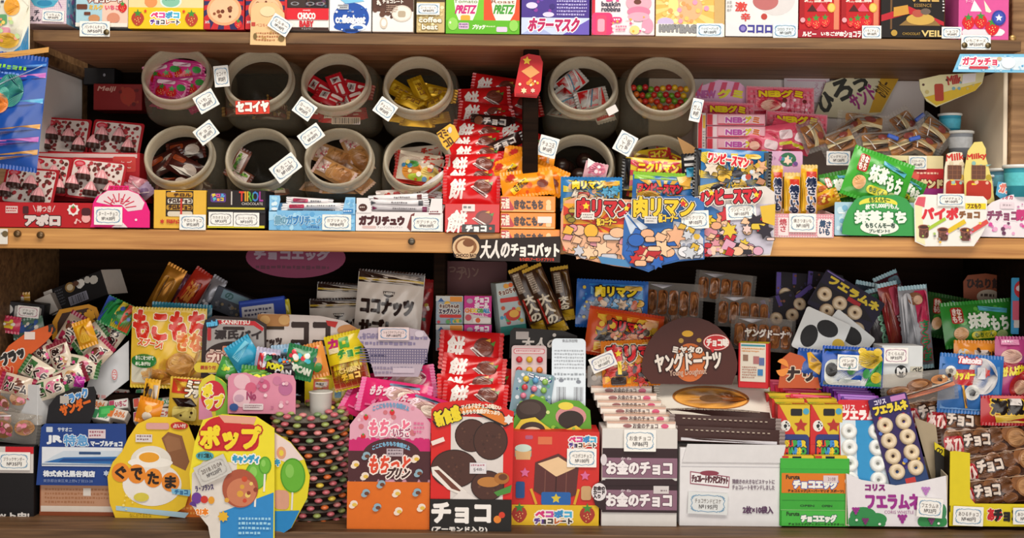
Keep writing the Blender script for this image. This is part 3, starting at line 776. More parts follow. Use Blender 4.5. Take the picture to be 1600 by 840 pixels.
# ---------------------------------------------------------------- far side of the middle shelf: hanging cards
card('hanging_tag', 'red tag with yellow star and peach diamond hanging on the dark divider', 'card', [(812, 90), (824, 84), (842, 86), (847, 96), (846, 140), (841, 152), (806, 152), (805, 142)], 24, 'c4252a', [('S', 822, 95, 7, 5, .5, 'f0c83a'), ('G', [(814, 112), (829, 102), (843, 112), (829, 122)], 'e8a060'), ('D', 810, 122, 843, 136, 9, 3, ('f0b83a', 'e88a3a', 'f4e0b0'), 3), ('S', 820, 142, 5, 6, .6, 'e8d8a8'), ('S', 834, 141, 4, 6, .6, 'e8c8b0'), ('R', 808, 147, 842, 150, 'a01c20')], rot=3)
card('hanging_sign', 'long pale blue sign with pink lettering pinned under the upper shelf', 'sign', [(1500, 85), (1600, 84), (1640, 86), (1640, 113), (1489, 113)], -6, '7cbfe2', [('G', [(1503, 89), (1632, 89), (1632, 109), (1496, 109)], 'd9e6f0'), ('D', 1490, 86, 1636, 112, 60, 2, ('4fa2d4', 'a8d4ec'), 3), ('G', [(1506, 90), (1560, 90), (1556, 102), (1500, 102)], 'f2d0d4'), ('T', 'ガブッチョ', 1504, 90, 1557, 102, 'd9476a', {'o': 'fff', 'w': 1.4, 'b': .8}), ('R', 1514, 104, 1544, 108, 'c83a4a', 2), ('E', 1561, 92, 4, 3, 'c8b890'), ('E', 1575, 98, 11, 9, 'e4f0f8')])
card('hanging_sign', 'cream and yellow sign hanging under the shelf corner', 'sign', [(1437, 122), (1470, 116), (1540, 115), (1535, 132), (1524, 143), (1462, 166), (1447, 156), (1438, 138)], 90, 'ddd6a8', [('G', [(1444, 150), (1535, 130), (1524, 143), (1462, 164)], 'd8b52c'), ('T', 'Milk', 1481, 118, 1502, 131, 'b03a34', {'b': .7, 'a': -8}), ('R', 1460, 130, 1474, 157, 'b0402e', 3), ('D', 1440, 118, 1530, 150, 9, 3, ('7aa8b8', '5a3a34', 'c8b878'), 12), ('G', [(1505, 117), (1526, 116), (1524, 129), (1503, 132)], 'e8e4e8')], rot=-3)
card('poster', 'cream poster with bold black lettering and mustard diagonal stripe', 'sign', [(1273, 182), (1290, 130), (1330, 118), (1406, 118), (1378, 176), (1340, 186)], 320, 'd9d3b2', [('G', [(1358, 176), (1376, 120), (1405, 120), (1376, 175)], 'd4a52a'), ('T', 'ひ', 1278, 146, 1302, 174, '2a2a22', {'b': 1.6, 'a': -28}), ('T', 'ろ', 1302, 126, 1330, 156, '2a2a22', {'b': 1.8, 'a': -20}), ('T', 'う', 1334, 118, 1354, 142, '2a2a22', {'b': 1.6, 'a': -15}), ('T', 'サンド', 1328, 140, 1368, 164, '9c2f7c', {'b': .9, 'a': -35}), ('T', 'おりバー', 1368, 125, 1390, 150, '4a3010', {'a': -55, 'b': .3})])
card('poster', 'white notice with pale pink wavy frame on the back board', 'sign', (1225, 118, 1296, 160, 2), 330, 'd8cdd6', [('L', 1230, 126, 1290, 126, 1, 'c87a9a'), ('L', 1290, 126, 1290, 150, 1, 'c87a9a'), ('T', 'えよ', 1272, 129, 1290, 139, 'c08aa8'), ('T', 'どの', 1273, 142, 1289, 150, 'c08aa8')])
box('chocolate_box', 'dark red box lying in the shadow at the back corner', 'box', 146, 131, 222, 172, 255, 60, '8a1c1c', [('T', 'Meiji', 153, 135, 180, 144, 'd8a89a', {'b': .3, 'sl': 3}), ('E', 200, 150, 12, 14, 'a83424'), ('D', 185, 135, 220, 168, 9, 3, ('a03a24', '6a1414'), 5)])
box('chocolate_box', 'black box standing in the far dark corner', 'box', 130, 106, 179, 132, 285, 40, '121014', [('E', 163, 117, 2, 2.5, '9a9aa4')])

# ---------------------------------------------------------------- the jars
JAR_CLEAR = clearmat('milky_jar_plastic', 'eee8da', 0.01, 0.1, 'd8cfb8', 0.16)
JAR_LIP = clearmat('milky_jar_lip', 'e0d4ba', 0.3, 0.18, 'e4d9c2', 0.45)
def jar_parts():
    # sections: depth, half width, half height, squareness, height of centre, lean of the section
    prof = [(6, 52, 50, 2.0, 13, 27), (14, 55, 53, 2.2, 11, 24), (24, 60.5, 56, 3.0, 5, 15), (38, 63, 58, 4.2, 1, 6), (60, 63, 59, 4.8, 0, 0), (140, 63, 59, 4.8, 0, 0), (162, 61.5, 58, 4.2, 0, 0), (170, 55, 53, 3.6, 0, 0)]
    n = 48; V = []; F = []
    for y, rx, rz, e, cz, ln in prof:
        for i in range(n):
            a = 2*math.pi*i/n; c, s = math.cos(a), math.sin(a)
            u, w = rx*math.copysign(abs(c)**(2/e), c), rz*math.copysign(abs(s)**(2/e), s)
            V.append((u, y+w*math.sin(R_(ln)), cz+w*math.cos(R_(ln))))
    for j in range(len(prof)-1):
        for i in range(n):
            a, b = j*n+i, j*n+(i+1) % n; F.append((a, b, b+n, a+n))
    F.append(tuple((len(prof)-1)*n+i for i in range(n)))
    L = [(48.5, 26), (49, 4), (50.5, 0.5), (52.5, -0.8), (54.6, 0.6), (55.6, 3.5), (55.6, 8), (54, 9), (54, 15), (57.6, 16.5), (57.6, 20), (55, 22), (54, 27)]
    LV, LF = lathe(L, 48); t = R_(27); W = []
    for a, b, c in LV:
        y, z = c-20, b
        W.append((a, 6+y*math.cos(t)+z*math.sin(t), 13-y*math.sin(t)+z*math.cos(t)))
    return V, F, W, LF
JV, JF, LV, LF = jar_parts()
_j0 = []
def jar(cx, cy, Y, lab, yaw=0, tilt=0):
    r = empty('candy_jar', lab, 'jar', None)
    if not _j0:
        a = mk('jar_body', JV, JF, JAR_CLEAR, r, True); b = mk('mouth_ring', LV, LF, JAR_LIP, r, True); _j0.extend((a, b))
    else:
        for p in _j0:
            c = p.copy(); COL.objects.link(c); c.parent = r
    put(r, cx, cy, Y, 0, tilt, yaw)
    return r

def fill(proto, jx, jy, Y, spots, lab, grp, sc=1):
    """small packs lying inside a jar; spots: dx, dy (px from mouth centre), depth, rot, tilt, yaw"""
    for i, (dx, dy, dd, r, t, w) in enumerate(spots):
        o = proto if i == 0 else clone(proto)
        h = 'at the middle' if math.hypot(dx, dy) < 14 else 'at the '+('top ' if dy < -8 else 'bottom ' if dy > 22 else '')+('left' if dx < -10 else 'right' if dx > 10 else 'centre')
        o['label'] = lab+', '+h+(' deep within' if dd > 62 else ' near the mouth'); o['group'] = grp
        put(o, jx+dx*.95, jy+dy-9, Y+dd, r, t, w)
SP = [(-8, 16, 40, 25, 30, 10), (26, 18, 46, -28, 25, -12), (-30, 22, 60, -50, 20, 20), (4, -2, 74, 65, 25, 0), (36, 2, 84, 12, 15, 10), (-26, 0, 92, 30, 10, -10), (8, 30, 30, 82, 60, 0), (-24, 40, 44, 10, 40, 10), (24, 42, 50, -12, 40, 0), (0, 44, 36, 4, 30, 0)]
JP = [(277, 124, 'pink strawberry packs', 'jar of pink strawberry packs at the end of upper jar row'), (405, 130, '', 'upper jar with red and white sticker under its mouth'), (525, 134, '', 'upper jar filled with red packs'), (653, 140, '', 'upper jar filled with yellow packs'),
      (911, 140, '', 'jar of red and silver packs just past the divider'), (1032, 141, '', 'jar of small coloured candy balls'),
      (281, 252, '', 'lower jar of dark glossy brown packs behind the pink fan card'), (407, 256, '', 'lower jar nearly empty with one small green topped pack'), (530, 256, '', 'lower jar of amber cookie pouches'), (653, 260, '', 'lower jar of red and yellow printed pouch'),
      (905, 266, '', 'lower jar of dark round chocolates past the divider'), (1030, 266, '', 'lower jar of yellow and red packs beside the kraft flap')]
JY = 82
JP = [(x, y+(13 if y < 200 else 10), _, l) for x, y, _, l in JP]
for x, y, _, l in JP: jar(x, y, JY, l)
x, y = JP[0][:2]
fill(bag('snack_pack', '', 'snack pack', 0, 0, 62, 44, 0, 'd83a8c', [('R', 4, 5, 58, 39, 'e46aa8'), ('W', 18, 26, 10), ('W', 36, 28, 9), ('E', 50, 16, 7, 6, '3f9a48'), ('R', 8, 6, 40, 13, 'f4d8e4', 3), ('R', 3, 34, 58, 37, 'e03a8a')], B=7, seal=4, lie=True, sealcol='c82a7c'), x, y, JY, [(-12, 14, 34, 8, 12, 0), (20, 10, 46, -8, 12, 0), (-22, -10, 60, -14, 8, 10), (14, -14, 66, 6, 5, 0), (-10, 34, 44, 0, 70, 0), (24, 36, 60, 12, 70, 0), (0, 26, 90, 0, 30, 0), (30, 20, 100, 60, 20, 0)], 'pink pack with printed strawberries inside the jar', 'pink strawberry packs in a jar')
x, y = JP[1][:2]
fill(bag('snack_bar', '', 'snack bar', 0, 0, 62, 18, 0, '5a3a24', [('R', 6, 3, 56, 15, '7a2a1c'), ('T', 'セコイヤ', 18, 5, 48, 13, 'e8d8c0', {'b': .4})], B=6, seal=4, lie=True, sealcol='a8874a'), x, y, JY, [(-20, 30, 50, 8, 10, 40), (12, 34, 44, -6, 15, 60), (30, 30, 60, 12, 10, 70), (-30, 40, 80, -4, 20, 10), (20, 46, 84, 0, 30, 0), (-4, 42, 36, 4, 60, 20)], 'brown chocolate bar lying inside the stickered jar', 'brown bars in the stickered jar')
card('jar_sticker', 'red and white lettered sticker below the mouth of a jar', 'sticker', (368, 157, 421, 178, 1), JY-42, 'd9402c', [('T', 'セコイヤ', 370, 159, 419, 174, 'f6f0e8', {'o': 'b0241c', 'w': 1.2, 'b': 1.2})], th=.5, rot=-2)
x, y = JP[2][:2]
fill(bag('snack_pack', '', 'snack pack', 0, 0, 54, 28, 0, 'c81f2c', [('R', 8, 6, 22, 22, 'efe9e4'), ('Q', 10, 9, 20, 20, '333'), ('R', 26, 8, 46, 14, 'f0dcd8', 2), ('R', 26, 18, 40, 21, 'f0c8c4')], B=6, seal=4, lie=True, sealcol='b01824'), x, y, JY, SP, 'red pack with white barcode panel inside the jar', 'red packs in a jar')
card('jar_sticker', 'barcode sticker low on the jar of red packs', 'sticker', (518, 183, 563, 194, 1), JY+10, 'b8a8a0', [('Q', 520, 184, 561, 193, '3a3030')], th=.4)
x, y = JP[3][:2]
fill(bag('snack_pack', '', 'snack pack', 0, 0, 58, 26, 0, 'e8b81c', [('R', 8, 6, 48, 19, 'f0c93a', 3), ('T', 'チョコ', 16, 8, 40, 17, '8a5a14', {'b': .5})], B=6, seal=4, lie=True, sealcol='c89a14', fin='foil'), x, y, JY, SP, 'yellow foil pack inside the jar', 'yellow packs in a jar')
x, y = JP[4][:2]
fill(bag('snack_pack', '', 'snack pack', 0, 0, 54, 34, 0, 'c8c4be', [('R', 6, 2, 48, 32, 'd22a2a'), ('G', [(14, 32), (24, 2), (29, 2), (19, 32)], 'f0efee'), ('G', [(21, 32), (31, 2), (33, 2), (23, 32)], '4aa0c0'), ('G', [(34, 32), (42, 2), (47, 2), (40, 32)], 'e8e4e0')], B=7, seal=4, lie=True, sealcol='b8b4ae'), x, y, JY, [(14, 10, 34, -14, 15, 0), (-26, 14, 46, 48, 20, 10), (-20, -14, 70, -40, 10, 10), (30, 26, 56, 70, 25, 0), (-6, 34, 36, 12, 60, 0), (22, 38, 80, 0, 60, 0), (-30, 34, 84, 20, 60, 0)], 'red and silver striped pack inside the jar', 'red and silver packs in a jar')
x, y = JP[5][:2]
BV, BF = lathe([(0.01, -5.6), (3.3, -4.5), (5.2, -2.2), (5.6, 0), (5.2, 2.2), (3.3, 4.5), (0.01, 5.6)], 10)
pr = {}
g = random.Random(4); k = 0
for row in range(5):
    for i in range(10):
        xx = -46+i*10+(row % 2)*5; yy = -8+row*10+g.uniform(-2, 2)
        if (xx/50)**2+(yy/48)**2 > .9: continue
        c = ('c8342a', 'd8b02c', '6a9a2c', 'd06a28', 'b8282c')[(i*2+row*3+i//3) % 5]
        if c not in pr:
            pr[c] = mk('candy_ball', BV, BF, mat(c, 'plastic'), None, True); o = pr[c]
        else:
            o = pr[c].copy(); COL.objects.link(o)
        tagp(o, {'c8342a': 'bright red candy ball in the open jar', 'd8b02c': 'yellow candy ball in the open jar', '6a9a2c': 'green candy ball in the open jar', 'd06a28': 'orange candy ball in the open jar', 'b8282c': 'dark red candy ball in the open jar'}[c], 'candy', 'candy balls in a jar')
        put(o, x+xx*.92, y+yy-8, JY+44+(4-row)*11+g.uniform(-3, 3))
x, y = JP[6][:2]
fill(bag('snack_pack', '', 'snack pack', 0, 0, 64, 34, 0, '3a1712', [('R', 6, 5, 30, 14, '8a3a1c', 3), ('E', 44, 18, 12, 9, 'b8a89c'), ('G', [(8, 26), (34, 20), (58, 26), (34, 31)], 'e0d8cc')], B=7, seal=4, lie=True, sealcol='54241a'), x, y, JY, [(8, 8, 40, 28, 15, 0), (-22, 0, 60, -30, 15, 10), (-6, 34, 34, -4, 50, 0), (26, 28, 56, 60, 20, 0), (10, -18, 78, -10, 5, 0), (-30, 32, 80, 20, 60, 0), (20, 40, 90, 0, 60, 0)], 'dark brown pack with cream swoosh inside the jar', 'dark brown packs in a jar')
x, y = JP[7][:2]
fill(bag('snack_pack', '', 'snack pack', 0, 0, 46, 24, 0, '7a4a3a', [('R', 6, 4, 40, 20, 'd8c8c0'), ('D', 8, 5, 38, 14, 16, 3, ('5a8a3a', '86b04a', '3f6a2c'), 3)], B=5, seal=3, lie=True, sealcol='5a3026'), x, y, JY, [(-36, 16, 44, 30, 20, 20), (-2, 44, 36, 8, 50, 0), (24, 44, 70, -16, 60, 0), (-24, 46, 80, 0, 60, 0), (-34, -4, 40, -64, 0, 0)], 'green topped pack inside the nearly empty jar', 'green topped packs in a jar')
x, y = JP[8][:2]
CLEARF = clearmat('clear_wrap_film', 'f2eee8', 0.06, 0.08, 'dcd8d4')
fill(bag('cookie_pouch', '', 'snack pack', 0, 0, 70, 34, 0, 'b98a5c', [('R', 24, 3, 40, 31, 'c08a50', 6), ('R', 36, 4, 54, 30, 'b27a42', 6), ('R', 50, 3, 64, 31, 'a86e3a', 6), ('R', 6, 6, 24, 28, 'd4b8ac'), ('D', 6, 6, 26, 28, 12, 2, ('c05a6a', 'e8dcd8'), 3)], B=8, seal=4, lie=True, sealcol='d8b8b0'), x, y, JY, [(-8, 12, 40, 28, 18, 0), (-10, -12, 76, 20, 8, 0), (30, -16, 80, 62, 5, 0), (24, 20, 56, 40, 30, 0), (4, 38, 60, 0, 60, 0), (-28, 36, 80, 10, 60, 0)], 'clear pouch of amber biscuits inside the jar', 'cookie pouches in a jar')
x, y = JP[9][:2]
fill(bag('snack_pack', '', 'snack pack', 0, 0, 76, 54, 0, 'e2d4c0', [('G', [(4, 6), (80, 6), (80, 20), (4, 26)], 'c8b0a0'), ('T', 'チョコ', 46, 5, 76, 18, 'c83a2c', {'b': 1}), ('E', 30, 34, 17, 15, 'e89a3c'), ('E', 28, 22, 12, 6, '3f8a3a'), ('E', 60, 36, 16, 14, 'e6c86a'), ('E', 38, 44, 14, 6, 'b8cc34'), ('R', 4, 50, 60, 56, 'c8352c'), ('D', 10, 16, 70, 52, 14, 4, ('e8d080', '3a7aa8', 'd8602c', 'f0e4d0'), 5)], B=8, seal=4, lie=True, sealcol='b02a24'), x, y, JY, [(0, 2, 40, 8, 12, 0), (0, -8, 74, -6, 10, 0), (6, 34, 62, 6, 68, 0), (-6, 36, 104, -6, 66, 0)], 'pouch with orange and yellow print in the jar', 'printed pouches in a jar')
x, y = JP[10][:2]
BV2, BF2 = lathe([(0.01, -15), (6, -13.6), (11, -10), (14, -5), (15, 0), (14, 5), (11, 10), (6, 13.6), (0.01, 15)], 16)
o0 = None
for i, (dx, dy, dd) in enumerate(((-28, -6, 50), (0, 10, 46), (-30, 24, 52), (8, -14, 76), (28, 4, 70), (24, 26, 48), (-6, 38, 60), (-20, -2, 84), (36, 34, 84))):
    o = mk('chocolate_ball', BV2, BF2, mat('2c1814', 'plastic'), None, True) if o0 is None else clone(o0)
    o0 = o0 or o
    tagp(o, 'dark brown chocolate ball in wrap inside the jar', 'candy', 'dark chocolate balls in a jar'); put(o, x+dx, y+dy-10, JY+dd)
bag('candy_pack', 'small clear pack of pink candy at the mouth of the dark chocolate jar', 'candy pack', 912, 254, 948, 286, JY-44, 'd9a8b0', [('E', 932, 264, 13, 10, 'c86a84'), ('D', 918, 256, 944, 276, 9, 3, ('d8808c', 'efd0d4', 'b85470'), 3), ('G', [(914, 250), (926, 254), (916, 266)], 'e4e0de')], B=5, seal=3, rot=12)
x, y = JP[11][:2]
fill(bag('snack_pack', '', 'snack pack', 0, 0, 66, 40, 0, 'd8b82c', [('E', 16, 20, 14, 12, '9a5a3a'), ('R', 28, 4, 62, 18, 'c83a2c', 4), ('T', 'コイン', 32, 6, 58, 16, 'f4d83a', {'b': 1}), ('G', [(28, 22), (62, 20), (62, 36), (30, 36)], '5a9a3a')], B=7, seal=4, lie=True, sealcol='b0282c'), x, y, JY, [(-12, -16, 46, -8, 10, 0), (18, -10, 60, 24, 10, 0), (0, 14, 50, 0, 30, 0), (-20, 34, 70, 10, 60, 0), (24, 36, 70, 0, 60, 0)], 'yellow and red pack in the kraft flap jar', 'yellow and red packs in a jar')
card('kraft_flap', 'kraft cardboard flap leaning on the jar past the divider', 'card', [(1058, 214), (1080, 226), (1088, 232), (1080, 246), (1070, 246)], JY-6, 'b88a54')
# price cards on the jars
for cx, cy, w, h, r, l, t1, t2 in ((322, 158, 33, 29, -30, 'tilted price card below mouth of the strawberry pack jar', 'いちご', '№20円'), (346, 119, 23, 33, -6, 'upright price card between the first two upper jars', 'セコイヤ', '№20円'), (476, 170, 31, 27, 35, 'tilted price card between stickered jar and red pack jar', 'ヨーグル', '№20円'), (602, 170, 31, 27, 35, 'tilted price card between red pack jar and yellow pack jar', 'チョコバー', '№30円'),
                                  (322, 207, 33, 27, -38, 'tilted price card on rim of the dark brown pack jar', 'チョコ', '№10円'), (446, 262, 44, 29, -38, 'tilted price card on rim of the nearly empty jar', 'もろこし', '№10円'), (486, 212, 37, 25, -36, 'tilted price card on rim of the amber cookie jar', 'クッキー', '№30円'), (856, 229, 30, 32, 15, 'price card on rim of the dark chocolate ball jar', 'チョコ玉', '№10円'), (977, 224, 33, 29, -62, 'price card between the two lower jars past the divider', 'コイン', '№10円'), (1088, 172, 17, 36, 12, 'price card on the edge of the candy ball jar', 'ガム', '№10円')):
    price(cx, cy, w, h, JY-40, t1, t2, l, rot=r)
card('yellow_label', 'yellow label with brown lettering on rim of lower jar', 'label', [(682, 208), (703, 193), (710, 196), (718, 213), (699, 235), (692, 228)], JY-40, 'e8b43a', [('T', 'マミー\nコロ', 689, 200, 710, 227, '5a3418', {'b': .7, 'a': -35}), ('E', 703, 203, 3, 5, 'd8d0c8')], th=.6)
card('white_label', 'small blank white label on the jar of red and silver packs', 'label', (948, 166, 965, 178, 1), JY-38, 'ddd8d4', [], th=.5, rot=-28)

# ---------------------------------------------------------------- blister packs
PIECE = {}
def piece(kind):
    """(list of (part name, mesh, material)) for one moulded candy"""
    if kind in PIECE: return PIECE[kind]
    out = []
    if kind == 'cone':
        n = 24
        def star_lathe(prof):
            V, F = [], []
            for r, z in prof:
                for i in range(n):
                    a = 2*math.pi*i/n; q = r*(1+(0.07 if i % 2 else -0.05)); V.append((q*math.cos(a), q*math.sin(a), z))
            for j in range(len(prof)-1):
                for i in range(n):
                    a, b = j*n+i, j*n+(i+1) % n; F.append((a, b, b+n, a+n))
            return V, F
        out = [('chocolate_base', star_lathe([(0.1, -9), (10, -9), (11, -6), (9.6, 0)]), mat('3a211c', 'plastic')), ('pink_tip', star_lathe([(9.6, 0), (9.3, 2), (6.2, 8), (3.6, 12), (1.6, 14), (0.1, 14.4)]), mat('e3a0a4', 'plastic'))]
    elif kind in ('ring_white', 'ring_cream'):
        pr = [(3.0, 1.5), (3.4, -1.5), (6, -4.6), (9.5, -5.8), (13, -5.0), (15.2, -2.6), (16, 1), (16, 6)]
        V, F = lathe([(r, -z) for r, z in pr], 20); V = [(a, -c, b) for a, b, c in V]
        V0, F0 = lathe([(0.1, 0.0), (3.2, 0.0)], 12); V0 = [(a, -c+.5, b) for a, b, c in V0]
        out = [('ring_body', (V, F), mat('e4e6e4' if kind == 'ring_white' else 'd9c6a8', 'plastic')), ('ring_hole', (V0, F0), mat('8a8a86' if kind == 'ring_white' else '4a3a30', 'matt'))]
    else:               # a button of the colour given
        V, F = lathe([(7.4, 0), (7.2, 2.4), (6, 4.6), (3.6, 6), (0.1, 6.5)], 14); V = [(a, -c, b) for a, b, c in V]
        out = [('candy', (V, F), mat(kind, 'plastic'))]
    PIECE[kind] = [[nm, vf, m, None] for nm, vf, m in out]
    return PIECE[kind]

def blister(nm, lab, cat, pts, Y, col, ops, pieces, rot=0, tilt=0, yaw=0, grp=None, sc=1.0, pn='candy_piece', film=True, **k):
    if not isinstance(pts[0], (int, float)): xs, ys = [p[0] for p in pts], [p[1] for p in pts]
    else: xs, ys = pts[0:3:2], pts[1:4:2]
    cx, cy = (min(xs)+max(xs))/2, (min(ys)+max(ys))/2
    o = card(nm, lab, cat, pts, Y, col, ops, rot, tilt, yaw, grp, **k)
    s = K_(Y); kz = 1/math.cos(R_(tilt))
    for px, py, kind in pieces:
        pp = piece(kind); root = None
        for i, q in enumerate(pp):
            if q[3] is None:
                q[3] = mk(q[0], q[1][0], q[1][1], q[2], None, kind != 'cone'); c = q[3]; q[3] = c.data
            else:
                c = bpy.data.objects.new(q[0], q[3]); COL.objects.link(c)
            if root is None:
                root = c; c.name = pn; c.parent = o; c.location = Vector(((px-cx)*s, -1.2 if kind != 'cone' else -9, -(py-cy)*s*kz))*MM; c.scale = (sc, sc, sc)
                if kind == 'cone': c.rotation_euler = (R_(12), 0, 0)
            else: c.parent = root
    return o

def heart_dots(x0, y0, x1, y1, seed): return [('R', x0+4, y0+3, x1-4, y1-3, 'd8cac2', 5), ('D', x0+4, y0+3, x1-4, y1-3, 84, 3.0, ('7a1f26', '8a2a2c', '5a2a22', 'b03a40'), seed)]
def apollo(x0, y0, x1, y1, Y, tilt, rot, lab, pcs, seed):
    return blister('chocolate_pack', lab, 'chocolate pack', rrect(x0, y0, x1, y1, 4), Y, 'a8121e', heart_dots(x0, y0, x1, y1, seed)+[('E', x0+14, y0+9, 9, 5, 'c8283a'), ('E', x0+14, y0+9, 6, 2.6, 'd8707a')],
                   [(px, py, 'cone') for px, py in pcs], rot=rot, tilt=tilt, grp='pink cone chocolate packs', pn='chocolate_cone')
apollo(61, 184, 140, 240, 150, 14, 3, 'red framed pack of pink cones in the back tray nearest the white side board', [(83, 213), (110, 215), (128, 228), (74, 229)], 1)
apollo(142, 189, 222, 244, 152, 14, 5, 'red framed pack of pink cones in the back tray nearest the jars', [(161, 215), (188, 215), (205, 231), (150, 229)], 2)
apollo(41, 244, 108, 304, 62, 16, 4, 'red framed pack of pink cones standing half hidden at the middle of the front tray', [(86, 273), (58, 268), (98, 294)], 3)
apollo(106, 249, 194, 312, 66, 15, 6, 'red framed pack of pink cones leaning beside the pink fan card', [(132, 276), (161, 280), (118, 293), (178, 298), (148, 300)], 4)
apollo(4, 262, 88, 320, 36, 18, 4, 'red framed pack of pink cones foremost in the front tray', [(24, 290), (50, 290), (66, 308), (12, 304)], 5)
tray('display_tray', 'red back tray holding two packs of pink cone chocolates', 'tray', 56, 238, 218, 315, 102, 92, 'b01a24', [('G', [(38, 240), (214, 240), (214, 246), (38, 246)], 'd8b8b4'), ('R', 176, 244, 212, 268, 'c8403a', 3), ('T', 'いちご', 178, 250, 206, 262, 'e8c8c4')])
tray('display_tray', 'red front tray with white lettering and strawberry emblem', 'tray', -40, 316, 148, 355, 2, 90, 'b5161f', [('T', 'アポロ', 40, 336, 93, 351, 'd9c8c4', {'o': '3a1a1c', 'w': 1.3, 'b': 1.8}), ('T', '棒つき', 58, 321, 80, 331, 'e0b8b4', {'b': .4}), ('L', 52, 321, 56, 330, 1.2, 'e0b8b4'), ('L', 86, 321, 82, 330, 1.2, 'e0b8b4'), ('R', 9, 322, 28, 333, 'd8b8b4'), ('M', 10, 324, 27, 332, 2, 'b5161f'), ('R', 36, 322, 45, 334, '4a1a20', 2), ('S', 115, 327, 10, 8, .78, 'eadfda'), ('W', 115, 327, 5), ('E', 135, 340, 7, 7, 'e8a8a4'), ('R', 128, 324, 142, 336, '4a1a20', 4), ('D', 110, 340, 128, 352, 5, 2, ('e8b8b4',), 3)], inner='8a1018')
for i, (x, y, r, l) in enumerate(((214, 288, 15, 'pink wrapped candy lying on top beside the jars'), (226, 300, -40, 'pale mauve wrapped candy standing upright by the jar'), (203, 300, 30, 'pink wrapped candy peeping over the fan card'))):
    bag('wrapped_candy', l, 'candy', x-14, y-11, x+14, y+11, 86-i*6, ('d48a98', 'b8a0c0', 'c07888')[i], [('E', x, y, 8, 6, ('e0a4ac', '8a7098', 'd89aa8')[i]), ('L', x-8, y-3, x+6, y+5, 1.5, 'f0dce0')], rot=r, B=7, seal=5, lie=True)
fan_o = [(143, 350), (145, 318), (150, 308), (168, 297), (170, 290), (200, 290), (201, 296), (216, 302), (228, 316), (234, 330), (234, 355), (141, 355)]
card('display_card', 'pink fan card with white top and red rays', 'card', fan_o, -2, 'e6197c', [('G', [(150, 316), (156, 306), (168, 298), (200, 297), (216, 303), (226, 316), (222, 327), (200, 330), (190, 320), (170, 320)], 'e8d4d8'), ('T', 'タカオカ', 171, 291, 199, 296, 'b81f3a', {'b': .3})] +
     [('L', 186+11*math.cos(R_(a)), 326+11*math.sin(R_(a)), 186+27*math.cos(R_(a)), 326+24*math.sin(R_(a)), 1.6, 'd0284a') for a in range(-170, 0, 20)] + [('T', 'ノーミー', 172, 310, 202, 319, 'd0284a', {'b': .4}), ('E', 213, 343, 2, 2, 'f4d8e8'), ('G', [(175, 355), (190, 345), (200, 355)], 'ecd8dc')])
price(169, 337, 44, 28, -5, 'ヌーミーチョコ', '№14.00円', 'price card on the pink fan card')
box('candy_box', 'yellow box with window showing gold wrapped rolls', 'box', 240, 297, 322, 357, 2, 70, 'e3b23c', [('R', 259, 298, 302, 338, '2a201a'), ('R', 267, 298, 274, 308, 'd8d0c0')] + [('R', 260+(i % 2)*2, 300+i*10, 301, 308+i*10, ('c8922a', 'ded6c6', 'b88a2a', 'd8ccb8')[i], 3) for i in range(4)] + [('T', 'チロルチョコ', 264, 310.5+i*10, 299, 317+i*10, '3a1a14', {'b': .5}) for i in range(2)] + [('T', 'チロル', 272, 302, 298, 306.5, '3a1a14', {'b': .4}), ('R', 282, 310, 285, 338, 'c8342a'), ('S', 254, 346, 4, 6, .5, 'c8342a'), ('T', 'チロルチョコ', 261, 343, 281, 349, 'c8342a', {'b': .4})])
price(301, 347, 41, 24, -2, 'チロルチョコ', '№32.00円', 'price card on the yellow window box')
box('candy_box', 'black chocolate box with rainbow letters beside the yellow box', 'box', 324, 297, 415, 356, 3, 70, '1c1316', [('R', 324, 296, 362, 322, '2c1a18'), ('R', 329, 302, 353, 316, '5a3a8a', 3), ('T', 'チロル', 331, 303, 351, 308, ('e8d23a', 'e0608a', '5ab0e0'), {'b': .5}), ('T', 'チョコ', 333, 309, 349, 314, ('5ac0d0', 'f0a03a', 'e8d23a'), {'b': .5}), ('R', 361, 299, 363, 320, 'c8c0b8'), ('T', 'TIROL', 374, 299, 411, 314, ('d8402a', 'd8a02a', '4aa03a', '3a7ac0', 'a03a90'), {'b': .5}), ('T', 'CHOCOLATE', 378, 316, 411, 320, 'd8d0c8'), ('R', 325, 324, 414, 327, 'c8b83a'), ('R', 325, 352, 414, 356, 'd8cc2a'), ('R', 324, 329, 415, 332, '2a2a2e')])
price(345, 342, 38, 22, 0, 'カカオミルク', '№33円', 'price card on the black rainbow letter box nearest the yellow box', wave='8a8a8e')
price(385, 343, 40, 22, 0, 'コーヒーヌガー', '№33円', 'price card on the black rainbow letter box nearest the blue tray', wave='8a8a8e')
TB = [('G', [(420, 331), (432, 331), (436, 342), (420, 345)], '9fd0ee'), ('D', 420, 330, 556, 360, 60, 4, ('7db9e2', 'a9d8f0', '5fa6d8', '8fc8ea'), 4), ('T', '銀のガブリチュウ', 430, 337, 503, 351, ('6f9fb8', '6f9fb8', '4a8ac0', '2f78b8', '2f78b8', '4a8ac0', '5fa6d8', '5fa6d8'), {'o': 'b8dcf0', 'w': 1, 'b': .7}), ('M', 480, 353, 503, 358, 1, '2a68a8')]
tray('display_tray', 'light blue tray holding pale stick sweets', 'tray', 420, 329, 555, 360, 2, 80, '79b8e2', TB, back=14)
card('tray_ear', 'raised light blue ear at the jar end of the blue tray', 'card', [(421, 305), (437, 305), (438, 312), (433, 330), (421, 330)], 2, '8cc4ea', [('D', 422, 306, 434, 328, 10, 3, ('a9d8f0', '6fb0de', 'd8eef8'), 2), ('E', 429, 326, 5, 2.5, 'e0ecf4')])
